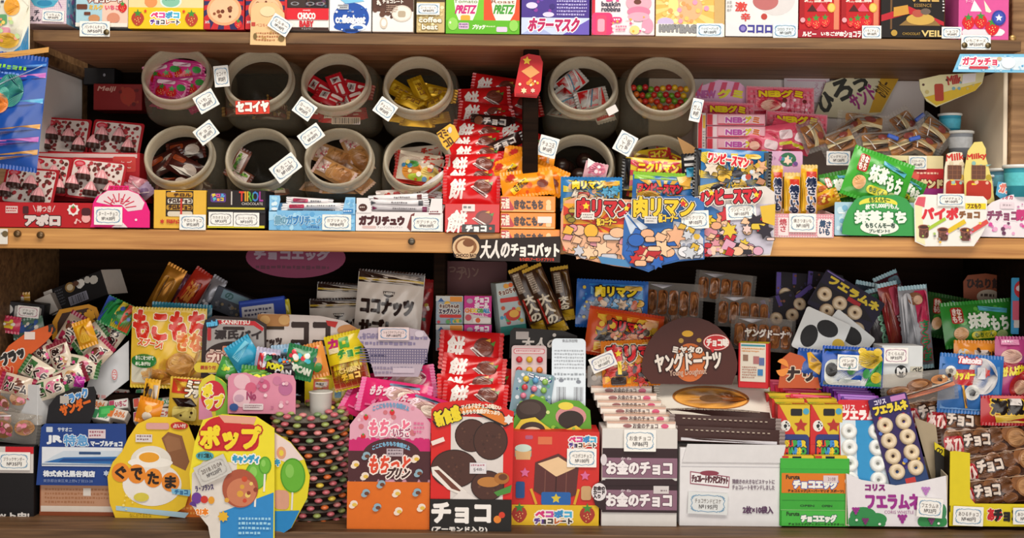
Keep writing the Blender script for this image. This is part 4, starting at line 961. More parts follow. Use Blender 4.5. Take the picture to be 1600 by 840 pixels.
card('tray_ear', 'raised light blue ear next to the white tray', 'card', [(540, 308), (555, 308), (555, 334), (534, 334), (537, 322)], 0.4, '8cc4ea', [('R', 536, 326, 552, 333, '3f86c4', 1), ('D', 540, 310, 554, 324, 8, 3, ('a9d8f0', '6fb0de'), 5), ('M', 537, 328, 551, 332, 1, 'cfe4f4')])
price(526, 347, 45, 24, -1, 'ガブリチュウ', '№84円', 'price card on the light blue stick sweet tray')
TW = [('R', 556, 332, 692, 361, 'eae4e4'), ('T', 'ガブリチュウ', 562, 338, 631, 351, '4a1c20', {'b': 1.4}), ('T', 'チューイングキャンディー', 590, 353, 629, 357, '8a7a7a'), ('R', 566, 353, 588, 357, 'd8b8b4', 2), ('G', [(642, 335), (648, 332), (642, 361), (636, 355)], '7a3a36'), ('R', 670, 327, 688, 334, '7a2430', 1)]
tray('display_tray', 'white tray with dark brown lettering holding stick sweets', 'tray', 557, 331, 691, 361, 2, 80, 'e6e0e0', TW, back=14)
card('tray_ear', 'raised white ear with brown round emblem on the white tray', 'card', [(557, 309), (576, 309), (580, 322), (580, 332), (557, 332)], .4, 'e8e3e3', [('E', 567, 324, 7, 6, '4a2620'), ('M', 562, 322, 572, 326, 1, 'd8c8c0')])
card('tray_ear', 'raised white ear next to the red chocolate pack stack', 'card', [(674, 310), (691, 310), (691, 333), (670, 333), (672, 322)], .4, 'e8e3e3', [('M', 672, 329, 688, 333, 1, '7a2430')])
price(666, 349, 46, 23, -1, 'ガブリチュウ', '№84.00円', 'price card on the white stick sweet tray')
def stick(x0, y0, x1, y1, Y, col, ops, lab, rot=0, grp=None, B=5, **k): return bag('stick_sweet', lab, 'stick sweet', x0, y0, x1, y1, Y, col, ops, rot=rot, lie=True, B=B, seal=7, grp=grp, **k)
for i, (x0, y, x1, c, c2, r) in enumerate(((442, 322, 540, 'e9e4e2', 'c83a5a', -1), (448, 314, 520, 'e4dcdc', 'c04a68', 3), (440, 328, 538, 'e8eaea', '8a3a50', 1), (452, 325, 512, 'd8a0b0', 'b02a4a', -3))):
    stick(x0, y-5, x1, y+5, 20+i*13, c, [('R', x0+10, y-3, x0+34, y+3, c2, 2), ('M', x0+38, y-2, x1-12, y+2, 1, '6a6a70')], 'pale stick sweet with red end, number %s from the front of the blue tray' % ('one', 'two', 'three', 'four')[i], r, 'stick sweets in the blue tray')
for i, (x0, y, x1, c, c2, r) in enumerate(((574, 326, 676, 'b9b4b8', '7a2a50', 1), (572, 317, 670, 'dcd8da', '55555a', 0), (576, 309, 668, 'e8e4e4', '6a3a3a', -3), (580, 318, 660, 'cfcbd0', '8a2a58', 2))):
    stick(x0, y-5.5, x1, y+5.5, 20+i*12, c, [('G', [(x0+8, y-3), (x0+16, y), (x0+8, y+3)], c2), ('M', x0+40, y-2, x1-24, y+2, 1, '6a6468'), ('R', x1-16, y-4, x1-9, y+4, c2)], 'grey and white stick sweet, number %s from the front of the white tray' % ('one', 'two', 'three', 'four')[i], r, 'stick sweets in the white tray')
stick(628, 284, 712, 302, 60, 'c8c2c0', [('M', 645, 288, 695, 294, 1, '7a6a66'), ('R', 650, 296, 690, 300, 'b83a34')], 'silver stick sweet leaning up against the printed pouch jar', -36)
stick(588, 296, 652, 312, 74, 'd8c8c0', [('D', 596, 298, 646, 310, 18, 3, ('c83a30', 'e8d8c8', 'b8302a'), 4)], 'red dotted stick sweet crossing behind the white tray', -4)
stick(640, 296, 690, 310, 72, 'e4dedc', [('M', 650, 300, 684, 306, 2, '9a2a2a'), ('R', 648, 306, 680, 308, 'c84a40')], 'white and red stick sweet behind the white tray near the red packs', 8)

# ---------------------------------------------------------------- red chocolate packs, orange packs, dark sign
def mochi_ops(x0, y0, x1, y1):
    w, h = x1-x0, y1-y0
    X = lambda f: x0+f*w
    Z = lambda f: y0+f*h
    return [('T', '餅', X(.12), Z(.16), X(.38), Z(.82), 'f4ece6', {'b': 1.0, 'sl': 4}), ('E', X(.70), Z(.42), w*.16, h*.27, '6a3028'), ('E', X(.72), Z(.40), w*.12, h*.2, '7d4032'), ('G', [(X(.48), Z(.45)), (X(.53), Z(.40)), (X(.80), Z(.72)), (X(.76), Z(.80))], 'efe6e0'), ('G', [(X(.51), Z(.47)), (X(.53), Z(.45)), (X(.76), Z(.73)), (X(.74), Z(.76))], '7a2a2a'),
            ('G', [(X(.80), Z(.3)), (X(.88), Z(.22)), (X(.86), Z(.36))], '5a8a3a'), ('G', [(X(.72), Z(.22)), (X(.8), Z(.16)), (X(.8), Z(.26))], 'd8a040')]
def mochi_front(x0, y0, x1, y1):
    w, h = x1-x0, y1-y0
    return mochi_ops(x0, y0, x1, y1)+[('R', x0+w*.3, y0+h*.66, x1-w*.1, y0+h*.95, '1c1210'), ('T', 'チョコ', x0+w*.38, y0+h*.7, x0+w*.74, y0+h*.91, 'f4f0ec', {'b': .9}), ('E', x1-w*.18, y0+h*.8, 2.4, 2.4, 'd8452c'), ('T', '餅', x0+w*.04, y0+h*.3, x0+w*.3, y0+h*.95, 'f6efe8', {'b': .8, 'sl': 4})]
box('chocolate_box', 'red chocolate box with black lettered strip below the red packs', 'box', 695, 318, 781, 363, -2, 80, 'cf1a1c', mochi_front(696, 322, 782, 365)+[('R', 722, 319, 742, 330, 'e8dcd8', 1), ('M', 724, 321, 740, 329, 1, '777')], tilt=0, fin='film')
mp = bag('chocolate_pack', '', 'chocolate pack', 692, 272, 780, 318, 34, 'cc171b', mochi_ops(692, 272, 780, 318), B=10, seal=5, lie=True, tilt=12)
spots = [(737, 297, 34, 0, 14, 'front row red pack resting on the red box'), (736, 283, 52, 2, 22, 'red pack lying behind the front row pack'), (740, 262, 66, -2, 18, 'red pack with clear brush character halfway down the stack'), (745, 246, 84, 3, 24, 'red pack in the middle of the stack beside the orange bags'), (744, 230, 104, -5, 20, 'red pack beside the yellow label'), (748, 212, 122, 8, 20, 'red pack turned slightly in the upper stack'), (766, 200, 140, -12, 16, 'red pack tilted toward the divider'),
         (757, 182, 160, 6, 14, 'red pack with dark strip near the top of the stack'), (792, 196, 150, 20, 20, 'red pack slipping down by the dark divider'), (757, 158, 182, -4, 10, 'shaded red pack near the top of the stack'), (776, 140, 206, 8, 10, 'topmost shaded red pack under the shelf'), (806, 170, 196, -14, 12, 'shaded red pack against the dark divider'), (812, 216, 126, 30, 20, 'red pack half hidden behind the orange bags')]
for i, (x, y, Y, r, t, l) in enumerate(spots):
    o = mp if i == 0 else clone(mp)
    o['label'] = l+' of mochi chocolates'; o['group'] = 'red chocolate packs on the middle shelf'; put(o, x, y, Y, r, t)
# dark strip on two of the upper packs
for (x, y, Y, r) in ((770, 190, 150, 4), (786, 226, 112, -24)):
    bag('chocolate_pack', 'dark brown chocolate strip pack %s' % ('among the upper red packs' if y < 200 else 'wedged between red packs and orange bags'), 'chocolate pack', x-34, y-10, x+34, y+10, Y-22, '2c1614', [('T', 'チョコ', x-14, y-5, x+20, y+5, 'd8ccc4', {'b': .7}), ('E', x-22, y, 7, 7, '7a4a34')], rot=r, B=7, seal=4, lie=True)
for i in range(3):
    y0 = 306+i*26; x1 = 868 if i < 2 else 875
    ops = [('R', 783, y0+1, x1-1, y0+24, 'ef8a1e'), ('G', [(783, y0+2), (794, y0+2), (804, y0+20), (800, y0+24), (783, y0+24)], 'b81f24'), ('T', '元祖', 783.5, y0+4, 796, y0+20, 'f4e4d0', {'b': .4}), ('T', 'きなこもち', 804, y0+7, 848, y0+20, '3a1a0c', {'b': .9}), ('E', 857, y0+10, 4, 4.5, 'f4c890'), ('R', 853, y0+13, 861, y0+22, 'f4c890', 2), ('R', 784, y0+23, x1-2, y0+24.6, 'f8c070')]
    if i == 1: ops.append(('R', 840, y0+6, 862, y0+16, 'e8dcd4'))
    box('candy_box', 'orange box with brown lettering, %s of a stack of three' % ('top', 'middle one with white sticker', 'bottom')[i], 'box', 782, y0, x1, y0+25, -6, 84, 'ea8418', ops, grp='orange boxes in the stack', fin='film')
ok_ = bag('snack_pack', '', 'snack pack', 784, 262, 866, 306, 30, 'f0931c', [('D', 790, 266, 860, 304, 16, 4, ('f6b04a', 'e87818', 'd8622a'), 5), ('G', [(796, 294), (822, 278), (828, 286), (802, 302)], 'f2d82a'), ('T', 'きなこ', 802, 284, 824, 294, '5a2a10', {'b': .4, 'a': -28}), ('E', 848, 290, 9, 6, '7a3a2a'), ('S', 800, 274, 8, 7, .6, 'c8302a')], B=9, seal=5, fin='film')
for i, (x, y, Y, r, t, l) in enumerate(((824, 286, 26, -8, 18, 'orange snack bag lying foremost on the orange boxes'), (846, 274, 50, 24, 16, 'orange snack bag leaning toward the dark chocolate jar'), (806, 262, 62, -24, 20, 'orange snack bag leaning on the red packs'), (826, 252, 78, 8, 14, 'uppermost orange snack bag behind the others'))):
    o = ok_ if i == 0 else clone(ok_); o['label'] = l; o['group'] = 'orange snack bags'; put(o, x, y, Y, r, t)
card('hanging_sign', 'dark brown sign with tan round emblem hanging over the shelf edge', 'sign', [(707, 372), (716, 367), (745, 367), (750, 374), (786, 372), (876, 368), (875, 409), (745, 407), (710, 402), (706, 388)], -9, '241613',
     [('E', 728, 387, 21, 18, 'd8b48a'), ('E', 728, 386, 17, 14, '8a5a34'), ('E', 727, 386, 13, 11, 'd8b48a'), ('E', 732, 380, 9, 6, '7a4a2a'), ('R', 712, 396, 744, 403, 'd8b48a', 2), ('T', 'CHOCO BAT', 712, 397, 744, 402, '4a2a18', {'b': .3}), ('T', '大人の', 752, 376, 796, 403, 'e9e1da', {'b': .9, 'sl': 3}), ('T', 'チョコバット', 799, 380, 873, 400, 'efe8e0', {'b': 1.1}), ('T', 'もりばれアーモンドプラリネ', 812, 402, 866, 407, 'd8402c', {'b': .2})])

# ---------------------------------------------------------------- three big die-cut cards and the packs behind
def manga(x0, y0, x1, y1, bg, seed, peach, rays, cols):
    w, h = x1-x0, y1-y0
    return [('B', x0+w*.5, y0+h*.5, 6, max(w, h), 18, rays, (x0, y0, x1, y1))] + [('E', a, b, c, d, '2a1a14') for a, b, c, d, e in peach for _ in (0,)][:0] + \
        [z for a, b, c, d, e in peach for z in (('E', a, b, c+1.2, d+1.2, '3a2418'), ('E', a, b, c, d, e))] + [('D', x0+4, y0+h*.55, x1-4, y1-3, 16, 4.5, cols, seed)]
A = [(876, 335), (882, 314), (896, 309), (986, 311), (986, 418), (960, 415), (905, 403), (882, 392), (876, 372)]
card('hanging_sign', 'die-cut card with red lettering and orange rays hanging from the shelf', 'sign', A, -13, 'e0a07a', [('R', 880, 318, 984, 392, 'cf3a26'), ('B', 930, 350, 6, 70, 12, 'e8a02a', (880, 318, 984, 392)), ('G', [(877, 376), (905, 360), (984, 366), (985, 416), (960, 413), (906, 401), (883, 390)], 'e6b08c'), ('Z', 886, 352, 980, 404, 26, 11, ('ecb892', 'e0a47e', 'd8909a', 'f0c8a4', 'e8b03a', 'c8c8d0'), 8), ('G', [(934, 400), (985, 406), (984, 417), (940, 411)], '4a86b8'), ('Z', 884, 326, 900, 350, 5, 6, ('8a7a2a', 'b89a3a'), 3),
     ('T', '肉リマン', 902, 311, 983, 338, 'c8242c', {'o': '231513', 'w': 1.6, 'o2': 'f0e6d8', 'w2': 3, 'b': 1.6}), ('S', 915, 322, 6, 5, .5, 'f2d32a'), ('S', 978, 325, 5, 5, .5, 'f2d32a'), ('R', 908, 332, 928, 343, 'e4dcd4'), ('M', 910, 334, 926, 342, 2, '8a8480'), ('T', '板コーナー', 932, 341, 962, 352, 'f0c83a', {'o': '3a1a1c', 'w': 1, 'b': .6})])
Bc = [(975, 345), (985, 322), (1000, 308), (1080, 305), (1100, 316), (1101, 404), (1060, 408), (1036, 414), (1014, 425), (985, 416), (972, 398)]
card('hanging_sign', 'die-cut card with yellow lettering on blue hanging lowest over the dark gap', 'sign', Bc, -17, '2f67ac', [('G', [(976, 345), (986, 323), (1010, 308), (1090, 308), (1099, 318), (1099, 360), (1040, 350)], '3a72b4'), ('G', [(972, 330), (1000, 362), (985, 366)], 'c8d4e4'), ('G', [(976, 330), (1012, 355), (1003, 362)], 'd8e0ea'), ('G', [(1052, 345), (1080, 350), (1099, 372), (1099, 402), (1062, 405), (1050, 385)], 'd0d0d8'), ('D', 1054, 352, 1098, 402, 20, 4.5, ('e4e4ea', 'b8bcc8', 'd8b03a', '9aa0b4'), 5),
     ('G', [(975, 384), (1000, 378), (1046, 384), (1062, 404), (1036, 412), (1014, 422), (986, 414), (974, 397)], '2a62b4'), ('Z', 990, 356, 1058, 402, 20, 12, ('ecb790', '2a62b4', 'e4ac86', 'b8262c', 'f0c8a0'), 6), ('Z', 1056, 352, 1094, 398, 14, 9, ('e4e4ea', 'c8ccd4', 'd8b03a', 'aab0c0'), 2), ('Z', 990, 402, 1040, 412, 7, 8, ('ecb790', 'c8302c', '2a62b4'), 4),
     ('E', 1003, 325, 18, 14, 'c89468'), ('T', '肉リマン', 990, 309, 1082, 338, 'f0c72a', {'o': '231513', 'w': 1.6, 'o2': 'e8e0d0', 'w2': 2.8, 'b': 1.6}), ('S', 1066, 318, 6, 5, .5, 'd0302c'), ('R', 1006, 338, 1026, 349, 'dcd8d4'), ('M', 1008, 340, 1024, 348, 2, '8a8480'), ('T', '板コーナー', 1028, 334, 1058, 347, 'f0c83a', {'o': '1a2a50', 'w': 1, 'b': .6})])
Cc = [(1086, 312), (1100, 300), (1140, 294), (1196, 290), (1210, 300), (1210, 372), (1204, 398), (1160, 400), (1092, 402), (1086, 380)]
card('hanging_sign', 'die-cut card with red lettering on white and yellow hanging beside the pink checked tray', 'sign', Cc, -10, 'd9d2cc', [('G', [(1088, 330), (1120, 318), (1205, 318), (1209, 372), (1203, 396), (1094, 400)], 'c9c4d4'), ('G', [(1086, 330), (1100, 316), (1128, 332), (1126, 356), (1088, 356)], '3a72b0'), ('Z', 1098, 334, 1136, 394, 22, 11, ('e3a67c', 'e8c22f', 'd8909c', 'c8303a', 'ecc09a'), 5), ('Z', 1136, 340, 1204, 394, 28, 11, ('edbf98', '2a2430', 'c8283a', 'e8c8c0', 'd8a0b8', 'e0c03a'), 9), ('G', [(1186, 322), (1210, 318), (1209, 352), (1190, 346)], 'e0b83a'), ('D', 1090, 384, 1130, 400, 6, 5, ('d8a0b0', 'e8c8b0'), 3),
     ('T', 'ワンピースマン', 1087, 296, 1187, 318, 'cf2233', {'o': '2a1518', 'w': 1.5, 'o2': 'efe6dc', 'w2': 2.8, 'b': 1.5, 'a': -4}), ('S', 1110, 302, 5, 5, .5, 'f0cf2a'), ('S', 1180, 304, 5, 5, .5, 'f0cf2a')], rot=0)
price(1086, 343, 43, 28, -20, 'ニックリマン', '№105円', 'price card between the blue card and the white and yellow card', rot=-3)
price(1158, 330, 47, 25, -13, 'ワンピースマン', '№105円', 'price card on the die-cut white and yellow card', rot=-4)
bag('snack_pack', 'blue and yellow snack pack standing behind the orange ray card', 'snack pack', 876, 277, 972, 330, 18, '2f78b4', [('B', 924, 300, 6, 60, 14, 'd8c23a', (880, 282, 968, 326)), ('D', 880, 282, 968, 326, 22, 5, ('e8b48c', '4aa0c8', 'e8dcc8', 'c8a83a'), 3), ('Z', 886, 296, 962, 322, 16, 8, ('e9b890', '4aa0c8', 'e8dcc8', 'c84a3a'), 5), ('T', '肉リマン', 894, 283, 942, 295, 'e8c82a', {'o': '2a1a14', 'w': 1.2, 'b': .9}), ('R', 940, 284, 966, 290, 'e8a83a', 3)], B=8, seal=4)
bag('snack_pack', 'yellow pack with red lettering and striped crimp behind the blue card', 'snack pack', 972, 248, 1082, 300, 48, 'd8b42c', [('B', 1026, 276, 5, 66, 16, 'c83a4a', (984, 252, 1074, 296)), ('R', 975, 250, 984, 298, '1c1a1c'), ('R', 1070, 252, 1078, 298, '1c1a1c'), ('Z', 992, 276, 1064, 294, 12, 7, ('d8a86a', 'e8c89a', 'c83a4a', '4a9a4a'), 5), ('T', 'ニクリマン', 996, 256, 1058, 270, 'f2d830', {'o': 'b8242c', 'w': 1.5, 'b': 1.1}), ('M', 1000, 272, 1056, 280, 1, 'f4e8d8'), ('S', 1046, 262, 4, 5, .5, 'c8302c')], B=8, seal=4, lie=True, sealcol='1c1a1c', rot=3)
bag('snack_pack', 'green topped blue pack with red lettering tucked behind the blue card', 'snack pack', 988, 270, 1084, 326, 26, '2f6cac', [('R', 990, 274, 1080, 281, '8cc23a'), ('B', 1036, 304, 5, 60, 12, 'd8a83a', (994, 282, 1078, 322)), ('T', 'ワンピースマン', 996, 288, 1064, 302, 'cf2233', {'o': '2a1518', 'w': 1.2, 'b': 1}), ('E', 1012, 308, 18, 9, 'dca83a'), ('G', [(1056, 276), (1080, 272), (1076, 290), (1060, 288)], 'e8b04a')], B=8, seal=4, sealcol='8cc23a', rot=2)
for i, (x, y, Y, r, l) in enumerate(((1140, 268, 14, 2, 'blue and yellow pack with red lettering above the white and yellow card'),)):
    bag('snack_pack', l, 'snack pack', 1084, 234, 1204, 318, Y, '2c74b0', [('B', 1140, 280, 5, 70, 12, 'e0c03a', (1092, 240, 1196, 314)), ('R', 1086, 236, 1094, 316, '1c1a1c'), ('R', 1192, 236, 1200, 316, '1c1a1c'), ('G', [(1094, 240), (1106, 238), (1130, 262), (1120, 268)], 'd8c03a'), ('Z', 1102, 258, 1188, 302, 24, 10, ('e2b640', 'e8b28a', '3a3a44', 'e4d4c0', 'c08a6a', 'd8b03a'), 5), ('D', 1150, 248, 1190, 300, 12, 5, ('d8b03a', 'c8d8e8', 'b84a3a', 'e8c8a0'), 7), ('T', 'ワンピースマン', 1104, 243, 1166, 259, 'cf2233', {'o': 'f2e8d8', 'w': 1.3, 'b': 1.1, 'a': 6}), ('E', 1176, 244, 10, 4, 'e0b03a')], B=9, seal=5, lie=True, sealcol='1c1a1c', rot=r)
bag('snack_pack', 'striped black edged pack squeezed between the blue card and its neighbours', 'snack pack', 1066, 240, 1098, 312, 30, '1e1c1e', [('R', 1070, 246+i*9, 1092, 250+i*9, 'd0ccc8') for i in range(7)]+[('R', 1072, 262, 1090, 276, '3a9ac0')], B=6, seal=3, rot=-4)

# ---------------------------------------------------------------- pink packs, sandwiches and yellow bars
def pinkops(x0, y0, x1, y1, s):
    w, h = x1-x0, y1-y0
    return [('K', x0+2, y0+2, x1-2, y1-2, 8, 4, 'e46a80'), ('E', x0+w*.35, y0+h*.62, w*.22, h*.26, 'd8304a'), ('E', x0+w*.35, y0+h*.66, w*.15, h*.18, 'f0c0a8'), ('T', 'NEBグミ', x0+w*.18, y0+h*.12, x0+w*.82, y0+h*.38, 'eed62a', {'o': 'b81f4a', 'w': 1.4, 'b': 1}), ('D', x0+w*.5, y0+h*.4, x1-4, y1-3, 10, 3.5, ('f4d8dc', 'c82a4a', '6a2a2a', 'f09ab0'), s), ('R', x0+3, y1-7, x0+w*.5, y1-3, 'c82040', 2)]
card('display_card', 'pink scalloped card with red stripes behind the pink packs', 'card', [(1082, 205), (1084, 150), (1096, 134), (1124, 124), (1156, 128), (1172, 142), (1176, 205)], 200, 'd8a4c4', [('G', [(1084+i*19, 150), (1091+i*19, 128), (1099+i*19, 128), (1093+i*19, 150)], 'c84a6a') for i in range(4)]+[('T', 'グミ', 1122, 140, 1160, 153, 'd8d03a', {'b': 1.2}), ('T', 'NEW', 1090, 142, 1118, 153, 'b05a9a', {'b': .8})], tilt=6)
for i, (x0, y0, x1, y1, Y, r, l) in enumerate(((1166, 136, 1272, 182, 190, 1, 'flat red and white checked pack standing at the back'), (1094, 160, 1178, 206, 160, 2, 'red and white checked pack leaning at the back beside the candy ball jar'), (1196, 176, 1292, 226, 146, 4, 'red and white checked pack sagging in front of the back ones'))):
    bag('candy_pack', l, 'candy pack', x0, y0, x1, y1, Y, 'dc8a98', pinkops(x0, y0, x1, y1, i+1), B=7, seal=4, rot=r, tilt=8, grp='red and white checked candy packs')
for i in range(3):
    y0 = 178+i*19
    box('candy_box', 'pink and white candy box, %s of the stack beside the jar' % ('top', 'middle', 'bottom')[i], 'box', 1104, y0, 1196, y0+18, 108, 60, 'e49aaa', [('R', 1105, y0+1, 1113, y0+17, 'c8283a'), ('R', 1114, y0+1, 1120, y0+17, 'e8d0d4'), ('R', 1122, y0+2, 1194, y0+16, 'eab0bc', 2), ('T', 'NEBグミ', 1134, y0+4, 1186, y0+14, ('b84aa0', 'b84aa0', 'b84aa0', 'd8c82a', 'd86a2a'), {'o': 'f4e4e8', 'w': 1, 'b': .8}), ('R', 1122, y0+15, 1194, y0+17, 'c83a50')], grp='pink and white candy boxes in the stack')
box('candy_box', 'tall thin red and white box standing at the end of the pink stack', 'box', 1090, 176, 1103, 236, 104, 60, 'd4c8c4', [('R', 1091, 178, 1097, 234, 'cc2430'), ('R', 1098, 180, 1102, 200, 'd8a83a'), ('M', 1098, 204, 1102, 230, 6, '888')])
for i, (x, y, Y, r, c) in enumerate(((1212, 215, 118, -8, 'd8506a'), (1188, 226, 112, 12, 'e46a84'), (1236, 214, 124, 20, 'c8405a'))):
    bag('candy_pack', 'shiny pink candy pack %s' % ('heaped before the checked packs', 'lying at the bottom of the pink heap', 'at the sandwich end of the pink heap')[i], 'candy pack', x-34, y-20, x+34, y+20, Y, c, [('E', x-10, y+2, 12, 10, 'c03048'), ('E', x-10, y+4, 8, 7, 'e8b09a'), ('R', x+4, y-10, x+26, y+4, 'f0d8dc', 4), ('R', x+2, y+8, x+24, y+13, 'd8d030', 3)], B=8, seal=4, lie=True, rot=r)
card('display_card', 'pink card with dark green round motif in front of the pink heap', 'card', (1196, 236, 1254, 276, 3), 70, 'd3a6c4', [('E', 1231, 249, 13, 11, '2f6a4a'), ('S', 1231, 250, 8, 6, .6, 'eecfb8'), ('D', 1214, 240, 1252, 262, 8, 3, ('3f8a9a', 'b85a9a', '6a4a8a'), 4), ('T', 'メイト', 1200, 244, 1212, 250, '6a4a70')])
def sandwich(x, y, Y, w, h, r, lab, tilt=10, lie=True):
    o = bag('sandwich_pack', lab, 'snack pack', x-w/2, y-h/2, x+w/2, y+h/2, Y, 'c', [('R', x-w*.36, y-h*.38, x+w*.36, y-h*.06, 'b07a48', 3), ('R', x-w*.36, y-h*.06, x+w*.36, y+h*.1, 'e0cfa4'), ('R', x-w*.36, y+h*.1, x+w*.36, y+h*.4, 'a26a3c', 3), ('E', x+w*.1, y-h*.2, w*.12, h*.12, '7a3a34'), ('L', x-w*.3, y-h*.3, x-w*.1, y+h*.3, 1.4, 'e8e0dc')], rot=r, B=13, seal=7, lie=lie, tilt=tilt, mt=CLEARF, smt=CLEARF, grp='wrapped sandwich biscuits')  # last pale streak is a film reflection painted on
    return o
for a in ((1312, 222, 110, 62, 38, -22, 'wrapped sandwich biscuit tilted at the pink pack end of the heap'), (1348, 196, 150, 80, 40, 8, 'pink filled wrapped sandwich biscuit on top of the heap'), (1370, 224, 112, 66, 36, -4, 'wrapped sandwich biscuit low in the middle of the heap'), (1412, 224, 108, 74, 40, -20, 'wrapped sandwich biscuit with reflections beside the middle one'), (1412, 196, 150, 52, 42, 60, 'upright wrapped sandwich biscuit with blue clip'), (1458, 208, 118, 60, 44, 40, 'wrapped sandwich biscuit slumped at the white wall end of the heap'), (1330, 206, 136, 60, 36, -30, 'wrapped sandwich biscuit under the pink filled one'), (1270, 212, 112, 50, 40, 70, 'wrapped sponge stick standing by the checked packs'), (1440, 226, 104, 60, 34, 30, 'wrapped sandwich biscuit lowest at the white wall end')):
    sandwich(*a)
for i, (x, y, Y, r) in enumerate(((1438, 183, 128, -38), (1396, 214, 90, 20), (1430, 216, 88, -15))):
    V, F = bevbox(19, 7, 5, 1.5); o = mk('bag_clip', V, F, mat('2450b0', 'plastic')); put(o, x, y, Y, r); tagp(o, 'blue plastic clip %s' % ('sticking up on top of the sandwich heap', 'on a low sandwich wrapper near the middle', 'on the sandwich wrapper with reflections')[i], 'clip')
ZV, ZF = lathe([(17, 0), (20, 40), (21.5, 41), (21.5, 43.5), (20.4, 44), (20.2, 42.6)], 28)
def cup(x, y, Y, col, lab, sc=1.0, pat='8fd0dc'):
    r = empty('ice_cup', lab, 'cup'); put(r, x, y, Y)
    V, F = lathe([(0.1, 0), (17*sc, 0), (20*sc, 40*sc), (20.4*sc, 41*sc)], 28); a = mk('cup_body', V, F, mat(col, 'paper'), r, True)
    V, F = lathe([(20.2*sc, 39*sc), (22*sc, 39.4*sc), (22.2*sc, 43*sc), (20.5*sc, 44*sc), (0.1, 44*sc)], 28); mk('cup_lid', V, F, mat('dfe0dc', 'plastic'), r, True)
    V, F = lathe([(18.3*sc, 15*sc), (19.7*sc, 33*sc)], 28); V = [(a_*1.012, b*1.012, c) for a_, b, c in V]; mk('printed_band', V, F, mat(pat, 'paper', .25, 160), r, True)
    return r
cup(1484, 214, 150, '2f93b0', 'blue paper cup behind the sandwich heap', .9, '4fb0c8')
cup(1500, 246, 120, '8f96a0', 'pale lidded cup behind the cream character cards', 1.0, 'c8ccd0')
cup(1564, 306, 62, '5a8fa8', 'blue paper cup beside the yellow card', 1.0, '6ab0c4'); cup(1592, 308, 14, '3aa4b8', 'turquoise paper cup at the frame edge', 1.15, '5cc4cc')
cup(1546, 312, 70, '9aa4ac', 'grey lidded cup tucked behind the yellow card', .9, 'b8c4cc')
tray('display_tray', 'pink checked tray holding yellow stick snacks', 'tray', 1209, 334, 1303, 371, -1, 80, 'ecd2d4', [('K', 1209, 334, 1303, 370, 4, 1.8, 'e39aa4'), ('R', 1216, 340, 1232, 368, 'f2dcdc'), ('T', '焼\nさ', 1218, 342, 1229, 362, 'b84a54', {'b': .4}), ('R', 1277, 342, 1300, 370, 'f4e2e2', 3), ('T', '焼さ\nいも', 1280, 344, 1297, 366, '2c4a6a', {'b': .6, 'a': 8})], back=10)
price(1254, 348, 42, 29, -4, '焼さつまいも', '№10円', 'price card on the pink checked tray')
for i, (x0, y0, x1, y1, Y, l) in enumerate(((1200, 259, 1223, 336, 30, 'beside the white and yellow card'), (1225, 270, 1250, 340, 20, 'foremost in the middle'), (1251, 258, 1277, 340, 26, 'nearest the green pack'))):
    bag('stick_snack', 'yellow stick snack with red label in the checked tray, %s' % l, 'stick snack', x0, y0, x1, y1, Y, 'd8a01c', [('R', x0+8, y0+10, x1-2, y1-4, 'e8b8a8'), ('G', [(x0+8, y0+10), (x1-2, y0+10), (x1-2, y0+22), (x0+8, y0+20)], 'cc3a2a'), ('T', '焼\nさ\nい\nも', x0+8, y0+20, x1-3, y1-8, '1f2a4a', {'b': .9, 'o': 'e8e4f0', 'w': 1}), ('R', x0+1.5, y0+12, x0+5, y1-10, 'f0c23a')], B=7, seal=5, sealcol='e0c070')
for i, (x, y, r, l) in enumerate(((1285, 312, -20, 'yellow snack pack lying behind the checked tray'), (1288, 298, 14, 'yellow snack pack half hidden under the dark green pack'))):
    bag('snack_pack', l, 'snack pack', x-26, y-12, x+26, y+14, 44+i*14, 'dca62a', [('E', x, y, 12, 8, 'c8642a'), ('D', x-20, y-10, x+20, y+10, 7, 3, ('e8c84a', 'b85a2a'), 3)], B=8, seal=4, lie=True, rot=r)
price(1310, 247, 37, 22, 92, 'ビッグサンド', '№120円', 'price card on the clear sponge stick wrapper', col='e3e0dc')
# ---------------------------------------------------------------- green packs and cards at the end of the middle shelf
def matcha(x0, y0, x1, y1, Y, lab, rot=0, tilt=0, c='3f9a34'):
    w, h = x1-x0, y1-y0
    X = lambda f: x0+f*w
    Z = lambda f: y0+f*h
    return bag('snack_pack', lab, 'snack pack', x0, y0, x1, y1, Y, c, [('D', X(.08), Z(.1), X(.92), Z(.9), 26, 5, ('5fb24a', '4aa43c', '338a2c'), 4), ('R', X(.12), Z(.12), X(.28), Z(.48), 'b8302c', 4), ('T', 'きな\nもち', X(.14), Z(.15), X(.26), Z(.45), 'f0dcd0', {'b': .5}), ('T', '抹茶', X(.34), Z(.28), X(.62), Z(.6), 'eef2e4', {'b': 1.1, 'o': '2a7a2c', 'w': 1.2}), ('T', 'もち', X(.64), Z(.38), X(.88), Z(.68), 'eef2e4', {'b': 1.1, 'o': '2a7a2c', 'w': 1.2}), ('G', [(X(.5), Z(.12)), (X(.9), Z(.22)), (X(.88), Z(.32)), (X(.5), Z(.22))], '5ab0c8'), ('R', X(.36), Z(.68), X(.7), Z(.84), 'e4dc3a', 6), ('T', 'もちくん', X(.4), Z(.71), X(.66), Z(.81), '3a6a2a', {'b': .3}), ('E', X(.22), Z(.7), w*.1, h*.14, 'e8b078'), ('E', X(.78), Z(.78), w*.08, h*.1, 'b8d088')], rot=rot, tilt=tilt, B=9, seal=5)
matcha(1322, 240, 1420, 320, 22, 'bright green pack with white lettering slanting on the green card', 20, 8, '43a636')
matcha(1284, 268, 1338, 318, 56, 'darker green pack behind the bright slanting one', -12, 10, '3a7f2c')
